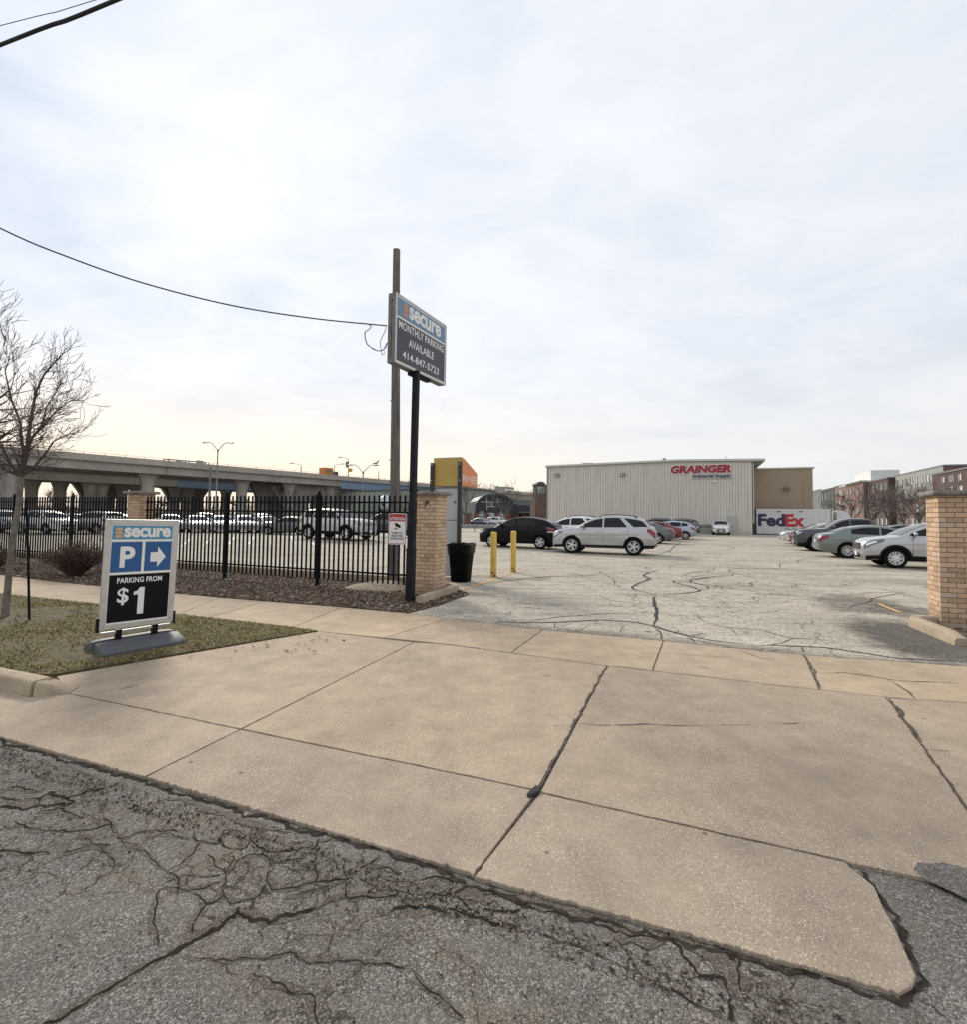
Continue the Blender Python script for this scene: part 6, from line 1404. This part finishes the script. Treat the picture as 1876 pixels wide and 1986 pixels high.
# apartment blocks along the street to the right
def apart(s_px0,s_px1,top_px,label,mats,floors,step,name='apartment_block',off=0,pen=None,balc=(),grey_top=False,zadd=0,cut=None,colmat=None):
    """s_px0..s_px1 columns on the facade line, which runs into the distance parallel to the lot"""
    def yd(px): # depth of the facade line at a column
        k=(px-938)/1000; # line: P = P0 + uv*t ; P0=(96.5,100)
        return (AX0-uv.x/uv.y*AY0)/(k-uv.x/uv.y)
    Ya,Yb=yd(s_px0),yd(s_px1); a=XY(s_px0,Ya); b=XY(s_px1,Yb); d=(b-a); L_=d.length; an=math.atan2(d.y,d.x)
    t=thing(name,a,an,label,'apartment building','apartment blocks beyond the lot')
    H=zof(s_px1,top_px,Yb)+zadd; y0=off
    bpart('wall',mats[0],t,[(0,L_,y0,y0+14,-.05,H)])
    bpart('parapet',mats[1],t,[(-.15,L_+.15,y0-.15,y0+14,H+.001,H+.35)])
    fh=(H-.6)/floors; nb=max(2,int(L_/step)); rr=random.Random(int(s_px0))
    if grey_top: bpart('top_storey',mats[2],t,[(-.02,L_+.02,y0-.10,y0+.0-.001,H-fh*grey_top,H)])
    fr=MB(); cnt=0
    for f in range(floors):
        for i in range(nb):
            x=(i+.5)*L_/nb; z=.8+f*fh; big=(i+f)%3==0; w_=.95 if big else .6; hh=fh*.60
            if rr.random()<.08: continue
            yy=y0-(.12 if grey_top and z+hh>H-fh*grey_top else 0)
            wn=bpart('window',M_win,t,[(x-w_,x+w_,yy-.06,yy-.001,z,z+hh)])
            if cnt<45: bpart('window_frame',M_wf,wn,[(x-w_,x-w_+.12,yy-.10,yy-.061,z,z+hh),(x-.05,x+.05,yy-.10,yy-.061,z,z+hh),(x+w_-.12,x+w_,yy-.10,yy-.061,z,z+hh)]+([(x+.1,x+w_-.15,yy-.08,yy-.062,z+hh*.1,z+hh*.9)] if rr.random()<.45 else []))
            cnt+=1
    for (bx,f) in balc:
        x=bx*L_; z=.8+f*fh; q=bpart('balcony',M_dk,t,[(x-1.7,x+1.7,y0-1.5,y0-.11,z-.25,z-.1)]); bpart('railing',M_dk,q,[(x-1.7,x+1.7,y0-1.5,y0-1.45,z+.85,z+.92)]+[(x-1.65+.3*k,x-1.62+.3*k,y0-1.49,y0-1.46,z-.1,z+.85) for k in range(12)])
    if pen: bpart('penthouse',M_pw,t,[(L_*pen[0],L_*pen[1],y0+2,y0+9,H+.36,H+.36+pen[2])]); bpart('cornice',M_pw,t,[(L_*pen[0]-1.5,L_+.3,y0-1.0,y0+10,H+.351,H+.55)])
    return t,L_,H
AX0,AY0=XY(1876,100).x,100
M_pw=simple('penthouse_white',(.66,.66,.63),.7,var=.05); M_ab=simple('apt_dark_brick',(.10,.062,.055),.9,var=.15,vs=.6); M_ar=simple('apt_red_brick',(.165,.098,.078),.9,var=.15,vs=.6); M_ao=simple('apt_rose_brick',(.22,.135,.105),.9,var=.15,vs=.6)
M_ag=simple('apt_grey_panel',(.30,.30,.28),.8,var=.1,vs=.5); M_apr=simple('apt_parapet',(.18,.17,.165),.8,var=.1); M_adk=simple('apt_charcoal',(.05,.055,.055),.8,var=.2)
apart(1834,1990,894,'dark brick apartment block at the far right, tallest in the row',(M_ab,M_apr,M_ag),5,3.4,off=-2.0,balc=((.3,1),(.3,2),(.3,3),(.6,2)))
apart(1739,1833,904.5,'long apartment block with grey upper storeys left of the tallest dark brick one',(M_ar,M_apr,M_ag),4,3.1,grey_top=1.9,balc=((.2,1),(.5,1),(.8,2),(.35,2)))
apart(1697,1738,927.5,'dark red brick apartment block right of the one with the white rooftop',(M_ab,M_apr,M_ag),4,3.3,off=-1.5,balc=((.3,1),(.3,2)))
apart(1647,1696,935,'brick corner apartment block with a white rooftop box and dark corner balconies',(M_ao,M_pw,M_ag),4,3.6,off=-2.5,pen=(.35,.98,3.2),balc=((.15,1),(.15,2),(.15,3)))
apart(1621,1646.5,939.5,'rose brick apartment block left of the one with the white rooftop',(M_ao,M_apr,M_ag),4,4.0)
apart(1594,1620.5,945,'dark and white striped apartment block far down the row',(M_adk,M_pw,M_ag),3,5.5)
apart(1574,1593.5,950,'grey green flat roofed block right of the tan building',(simple('far_grey_green',(.16,.175,.16),.8,var=.05),M_apr,M_ag),2,9)
# ---------------------------------------------------------------- elevated highway
def at(px,py,Y): return D(px,py,Y)
HA=Vector((-76.6,82,0)); HB=Vector((28.5,222,0)); hd=(HB-HA).normalized(); hn=Vector((hd.y,-hd.x,0))   # towards the viewer
def along(px,off=0):   # distance along the highway of the point of its front face seen at column px
    lo,hi=-60,230
    for _ in range(50):
        mid=(lo+hi)/2; q=HA+hd*mid-hn*off
        c_=CM.inverted()@Vector((q.x,q.y,6)); x_=938+1000*c_.x/-c_.z
        if x_<px: lo=mid
        else: hi=mid
    return lo
HT=11.9; ha=math.atan2(hd.y,hd.x)
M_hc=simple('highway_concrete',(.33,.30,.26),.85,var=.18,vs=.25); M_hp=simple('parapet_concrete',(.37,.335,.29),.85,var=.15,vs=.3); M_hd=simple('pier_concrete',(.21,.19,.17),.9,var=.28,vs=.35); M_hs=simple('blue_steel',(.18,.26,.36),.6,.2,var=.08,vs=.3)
t=thing('elevated_highway',HA,ha,'near concrete deck of the elevated highway crossing the left half on flared piers','bridge')
L0,L1=-60,200; Ls=along(663,.3)      # Ls: where concrete girders give way to blue steel
def deckz(x): return 0.0
bpart('deck',M_hc,t,[(L0,L1,.5,13,HT-1.25,HT-.95)])
bpart('parapet',M_hp,t,[(L0,L1,.3,.6,HT-1.1,HT)]); bpart('parapet',M_hp,t,[(L0,L1,12.7,13.0,HT-.949,HT-.15)])
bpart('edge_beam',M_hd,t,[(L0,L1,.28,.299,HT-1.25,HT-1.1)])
x=L0; i=0
while x<Ls:
    e=min(x+28,Ls); bpart('girder',M_hc,t,[(x+.06,e-.06,.75,1.15,HT-2.75,HT-1.251),(x+.06,e-.06,4.6,5.1,HT-2.75,HT-1.251),(x+.06,e-.06,8.6,9.1,HT-2.75,HT-1.251),(x+.06,e-.06,12.2,12.6,HT-2.75,HT-1.251)]); x=e; i+=1
Le=along(850,0.3)
bpart('girder',M_hc,t,[(Le+.05,L1,.75,1.15,HT-2.75,HT-1.251)])
bpart('steel_girder',M_hs,t,[(Ls,Le,.75,1.0,HT-3.2,HT-1.251),(Ls,Le,12.2,12.5,HT-3.2,HT-1.251)]); bpart('girder_flange',M_hs,t,[(Ls,Le,.55,1.2,HT-3.32,HT-3.201)])
m=MB(); m.box(L0,L1,.43,.47,HT+.28,HT+.33)
m.build('handrail',M_galv,t); m=MB(); k=L0
while k<L1: m.box(k,k+.08,.42,.48,HT+.001,HT+.28); k+=3.2
m.build('handrail_posts',M_galv,t)
def pier_flare(parent,x,y,zt,w0=1.15,w1=2.1,d=1.1,mat=None):
    m=MB(); rows=[]
    for z,w_ in ((-.1,w0),(zt*.62,w0),(zt*.74,w0*1.03),(zt*.84,w0*1.18),(zt*.92,w0*1.42),(zt*.98,w1*.95),(zt,w1)):
        rows.append([(x+w_*math.cos(a),y+d*math.sin(a),z) for a in [R(22.5+45*k_) for k_ in range(8)]])
    m.grid(rows,closed=True); m.f.append([len(m.v)-8+q_ for q_ in range(8)][::-1]); m.mi.append(0)
    return m.build('pier',mat or M_hc,parent,smooth=35)
for px in (-40,32,64,178,196,283,338,362,486,540):
    pass
for px in (18,286,468,560,640): pier_flare(t,along(px,3),3.0,HT-2.75)
# second, lower roadway behind
HT2=10.6
t2=thing('elevated_ramp',HA,ha,'second lower deck of the elevated highway seen below and behind the near one','bridge')
bpart('parapet',M_hp,t2,[(L0,L1,16.0,16.3,HT2-1.2,HT2-.1)]); bpart('deck',M_hc,t2,[(L0,L1,16.31,27,HT2-1.35,HT2-1.1)])
x=L0; s2=along(345,16)
while x<s2: e=min(x+28,s2); bpart('girder',M_hc,t2,[(x+.05,e-.05,16.4,16.9,HT2-3.0,HT2-1.351),(x+.05,e-.05,22,22.5,HT2-3.0,HT2-1.351),(x+.05,e-.05,26.3,26.8,HT2-3.0,HT2-1.351)]); x=e
bpart('steel_girder',M_hs,t2,[(s2,Ls,16.4,16.7,HT2-3.1,HT2-1.351),(s2,Ls,26.3,26.6,HT2-3.1,HT2-1.351)])
for px in (60,115,235,262,338,362,436,520,605): pier_flare(t2,along(px,21),20.5,HT2-3.0,1.0,1.7)
for px in (175,196): pier_flare(t2,along(px,18),17.9,HT2-3.0,1.05,1.8)
# wide arched piers
def arch_pier(px0,px1,off,zt,label,mat,holes,nm='arched_pier'):
    a0=along(px0,off); a1=along(px1,off); t=thing(nm,HA+hd*a0-hn*off,ha,label,'bridge pier','arched piers below the highway'); W_=a1-a0
    # solid wall with arch holes: build columns between and spandrels above
    m=MB(); edges=[0]
    for (c_,hw,zs_,za_) in holes:
        x0_,x1_=(c_-hw)*W_,(c_+hw)*W_
        n=10; top=[(x0_+(x1_-x0_)*i/n, zs_*zt+(za_-zs_)*zt*math.sin(math.pi*i/n)**.75) for i in range(n+1)]
        for (xa,za__),(xb,zb__) in zip(top,top[1:]):
            m.add([(xa,0,za__),(xb,0,zb__),(xb,0,zt),(xa,0,zt),(xa,1.6,za__),(xb,1.6,zb__),(xb,1.6,zt),(xa,1.6,zt)],[(0,1,2,3),(5,4,7,6),(0,4,5,1)])
        edges+=[x0_,x1_]
    edges.append(W_)
    for i in range(0,len(edges),2):
        if edges[i+1]-edges[i]>.05: m.box(edges[i],edges[i+1],0,1.6,-.1,zt)
    m.build('pier_wall',mat,t); m=MB(); m.xprism([(-1.6,zt+.001),(W_+1.6,zt+.001),(W_+1.6,zt+.5),(-1.6,zt+.5)],-.2,1.8); m.xprism([(-1.6,zt),(-.001,zt),(-.001,zt-3.2),(-.25,zt-2.2),(-.8,zt-1.2)],.1,1.5); m.xprism([(W_+.001,zt),(W_+1.6,zt),(W_+.8,zt-1.2),(W_+.25,zt-2.2),(W_+.001,zt-3.2)],.1,1.5); m.build('cap_beam',mat,t)
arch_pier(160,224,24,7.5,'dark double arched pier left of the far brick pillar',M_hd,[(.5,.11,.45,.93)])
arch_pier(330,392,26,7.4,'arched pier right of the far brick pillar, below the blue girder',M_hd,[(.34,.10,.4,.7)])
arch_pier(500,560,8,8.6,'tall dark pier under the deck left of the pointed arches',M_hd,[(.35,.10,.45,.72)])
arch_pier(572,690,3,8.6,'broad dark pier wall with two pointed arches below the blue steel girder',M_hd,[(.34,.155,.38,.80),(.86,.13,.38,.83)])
# overhead sign gantries
def gantry(px0,px1,zbase,ztop,s_off,signs,label):
    a0=along(px0,s_off); a1=along(px1,s_off); t=thing('sign_gantry',HA+hd*a0-hn*s_off,ha,label,'sign gantry','overhead sign gantries'); W_=a1-a0; m=MB()
    for y in (0,1.0):
        m.box(0,W_,y,y+.15,ztop-.15,ztop); m.box(0,W_,y,y+.15,ztop-1.5,ztop-1.35)
    k=0; nseg=max(3,int(W_/1.8))
    for i in range(nseg):
        xa,xb=W_*i/nseg,W_*(i+1)/nseg; m.tube([(xa,.07,ztop-1.4),(xb,.07,ztop-.1)] if i%2 else [(xa,.07,ztop-.1),(xb,.07,ztop-1.4)],.07,4)
    m.build('truss',M_galv,t)
    for x in (0,W_):
        q=MB()
        for dx in (-.0,.9): q.box(x-.5+dx,x-.35+dx,0,.2,zbase,ztop)
        q.build('post',M_galv,t)
    for (f0,f1,z0_,z1_) in signs: bpart('sign_panel',simple('road_sign_back',(.27,.30,.28),.5,var=.1),t,[(W_*f0,W_*f1,-.25,-.05,z0_,z1_)])
gz=lambda px,py: D(px,py,(HA+hd*along(px,4)-hn*4).y).z
gantry(321,399,HT-1,gz(360,893),4,[(.21,.33,gz(340,905),gz(340,892)),(.33,.46,gz(348,904.5),gz(348,895)),(.72,.90,gz(385,907),gz(385,893.5))],'truss sign gantry with grey sign backs standing on the highway deck at left')
gantry(962,996,HT-1,gz(980,944.5),4,[(-.02,.5,gz(970,950),gz(970,945)),(.5,1.0,gz(990,949),gz(990,945))],'small far sign gantry on the highway above the shop building')
# orange truck on the deck
q=HA+hd*along(627.5,4)-hn*4; t=thing('box_truck',(q.x,q.y,HT-.95),ha,'small orange box truck driving on the highway deck','truck'); W_=along(644,4)-along(627,4)
bpart('cargo_box',simple('truck_orange',(.48,.19,.03),.6,var=.1),t,[(0,min(W_,7),0,2.3,.9,3.1)]); bpart('cab',M_dk,t,[(min(W_,7)+.05,min(W_,7)+1.7,.1,2.2,.6,2.3)]); bpart('window',M_win,t,[(.6,2.2,-.04,-.001,2.0,2.6)])
for x in (1.2,6.6): m=MB(); m.lathe([(0,-.1),(.5,-.1),(.5,.1),(0,.1)],(x,.15,.45),14,axis='y'); m.build('wheel',M_tyre,t)
# lamps on the highway
M_lp=simple('lamp_steel',(.20,.19,.18),.5,.4,var=.1)
def hlamp(px,pytop,side,label,n_=0):
    s_=along(px,2.2); q=HA+hd*s_-hn*2.2; zt=D(px,pytop,q.y).z; t=thing('highway_lamp',(q.x,q.y,HT-1),0,label,'street lamp','lamps on the elevated highway'); h=zt-HT+1
    m=MB(); m.tube([(0,0,0),(0,0,h-.6)],[.14,.09],6); m.build('pole',M_lp,t)
    if side: m=MB(); m.tube([(0,0,h-.6),(side*.5,0,h-.25),(side*2.0,0,h)],[.07,.06,.06],5); a=m.build('arm',M_lp,t); bpart('lamp_head',M_lp,a,[(min(side*1.9,side*2.8),max(side*1.9,side*2.8),-.2,.2,h-.05,h+.12)])
    return t
hlamp(582,899,-1,'leftmost highway lamp on the deck, arm pointing left'); hlamp(646.5,900,1,'highway lamp with its arm pointing right, behind the orange truck'); t=hlamp(674,887.5,-1,'tallest highway lamp, with a small yellow sign on its pole'); hlamp(733,910,0,'bare highway lamp pole left of the wooden pole'); hlamp(952,935,0,'thin far lamp pole on the highway above the shop building'); hlamp(1031,947,0,'thin far lamp pole on the highway left of the brick tower')
bpart('warning_sign',simple('warn_yellow',(.55,.36,.03),.5,var=.05),t,[(.1,1.1,-.15,-.1,2.4,3.3)]); bpart('control_box',M_lp,t,[(-.7,-.1,-.2,.2,3.6,5.2)])
# twin headed lot lamps
def twin(px,pyfork,Y,label):
    q=XY(px,Y); zf=D(px,pyfork,Y).z; t=thing('twin_lamp',q,0,label,'street lamp','twin headed lamps in the lot'); m=MB(); m.tube([(0,0,-.1),(0,0,zf)],[.11,.07],8); m.build('pole',M_lp,t,smooth=50); m=MB(); m.lathe([(0,.25),(.09,.2),(.11,-.1),(.08,-.15)],(0,0,zf),8); m.build('collar',M_lp,t)
    for sg in (-1,1):
        m=MB(); m.tube([(0,0,zf),(sg*.35,0,zf+.45),(sg*.7,0,zf+.85),(sg*1.0,0,zf+1.02),(sg*1.3,0,zf+1.05)],.045,6); a=m.build('arm',M_lp,t,smooth=60)
        m=MB(); m.lathe([(0,-.45),(.07,-.42),(.15,-.15),(.17,.15),(.12,.38),(0,.42)],(0,0,0),10); m.v=[Vector((sg*(1.6+v.z*.9),v.x*.9,zf+1.02+v.y*.55-.0*sg)) for v in m.v]; m.build('lamp_head',simple('lamp_head_grey',(.33,.32,.30),.4,.3),a,smooth=60)
    return t,zf
twin(417.8,874.6,64,'taller twin headed lamp left of centre, in front of the highway'); tt,zf=twin(702,918,64.5,'lower twin headed lamp near the wooden pole with a gull on its right head')
q=XY(702,64.5); m=MB(); 
m.tube([(-.22,0,0),(-.12,0,.03),(0,0,.06),(.1,0,.14),(.17,0,.24),(.19,0,.30),(.235,0,.30)],[.012,.05,.075,.065,.035,.04,.012],8); m.tube([(-.30,0,.0),(-.1,0,.07)],[.02,.06],5); m.tube([(.02,.02,-.07),(.02,.02,.02)],.008,4); m.tube([(-.02,-.02,-.07),(-.02,-.02,.02)],.008,4)
o=m.build('gull',simple('gull_grey',(.22,.22,.22),.8,var=.3,vs=20),None,smooth=60,loc=(q.x+1.62,q.y,zf+1.19)); o.scale=(1.6,1.6,1.6); tag(o,'grey gull standing on the right head of the lower twin lamp','bird')
q=XY(404.5,60); m=MB(); m.tube([(0,0,-.1),(0,0,D(404.5,905,60).z)],[.17,.12],8); o=m.build('wooden_post',M_pole,None,loc=q); tag(o,'grey wooden post left of the taller twin headed lamp','utility pole')
q=XY(241,61); t=thing('street_lamp',XY(465*.2477+350,63),0,'short single arm lamp beside the far brick pillar under the highway','street lamp') if False else None
# ---------------------------------------------------------------- distant bare trees
def baretree(px,Y,h,label,seed,spread=.7,nm='bare_tree',grp=None,thick=1.0,depth=5):
    q=XY(px,Y); t=thing(nm,q,0,label,'tree',grp); rr=random.Random(seed); tk=MB();cr=MB(); hh=h*.22
    tk.tube([(0,0,-.1),(0,0,hh*.5),(rr.uniform(-.1,.1),0,hh)],[h*.028,h*.022,h*.019],7); tk.build('trunk',M_bark_far,t)
    for k in range(5):
        a=k*1.256+rr.uniform(-.3,.3); tilt=rr.uniform(.25,.85)
        grow(tk,cr,Vector((0,0,hh*(.8+.05*k))),Vector((math.cos(a)*tilt,math.sin(a)*tilt,1)).normalized(),h*.30,h*.013,1,rr,.12,depth,thick*Y*.00022,(2,4),spread,3,.2,.68)
    cr.build('crown',M_bark_far,t); return t
G2='bare trees in front of the apartments'
for i,(px,Y,h,lab) in enumerate(((1652,84,7.0,'bare tree right of the white truck cab'),(1690,78,8.5,'bare tree in front of the dark red brick block'),(1724,90,8.0,'bare tree in the middle of the row before the apartments'),(1752,74,8.2,'broad bare tree in front of the grey topped block'),(1783,80,9.0,'tallest bare tree left of the right brick pillar'),(1815,72,7.6,'bare tree rising behind the right brick pillar'))):
    baretree(px,Y,h,lab,20+i,grp=G2)
for i,(px,Y,h,lab) in enumerate(((901,100,9.5,'bare tree beside the pay station in front of the green wing'),(982,104,8.6,'bare tree before the arched gable of the shop building'),(1058,95,8.0,'bare tree standing before the brick tower'),(560,95,8.0,'bare tree among the highway piers behind the silver compact SUV'),(660,92,7.5,'bare tree in front of the pointed arches'),(114,150,9,'far bare tree below the highway near the young tree'),(310,150,7,'far bare tree seen right of the far brick pillar'),(470,140,6.5,'far bare tree below the deck behind the white cars'),(784,88,8,'bare tree right behind the wooden pole'))):
    baretree(px,Y,h,lab,40+i,thick=.8 if Y<120 else 1.2)
# low far bank of scrub under the highway
m=MB(); rr=random.Random(3)
for i in range(2600):
    px=rr.uniform(-60,700); Y=rr.uniform(165,190); q=XY(px,Y); b=Vector((q.x,q.y,-.1)); e=b+Vector((rr.uniform(-.8,.8),rr.uniform(-.8,.8),rr.uniform(1.2,4.6)*(1+.5*noise.noise(b*.05)))); m.tube([b,b.lerp(e,.5)+Vector((rr.uniform(-.3,.3),0,0)),e],[.09,.07,.05],3,cap=False)
o=m.build('far_scrub',M_bark_far); o['kind']='stuff'
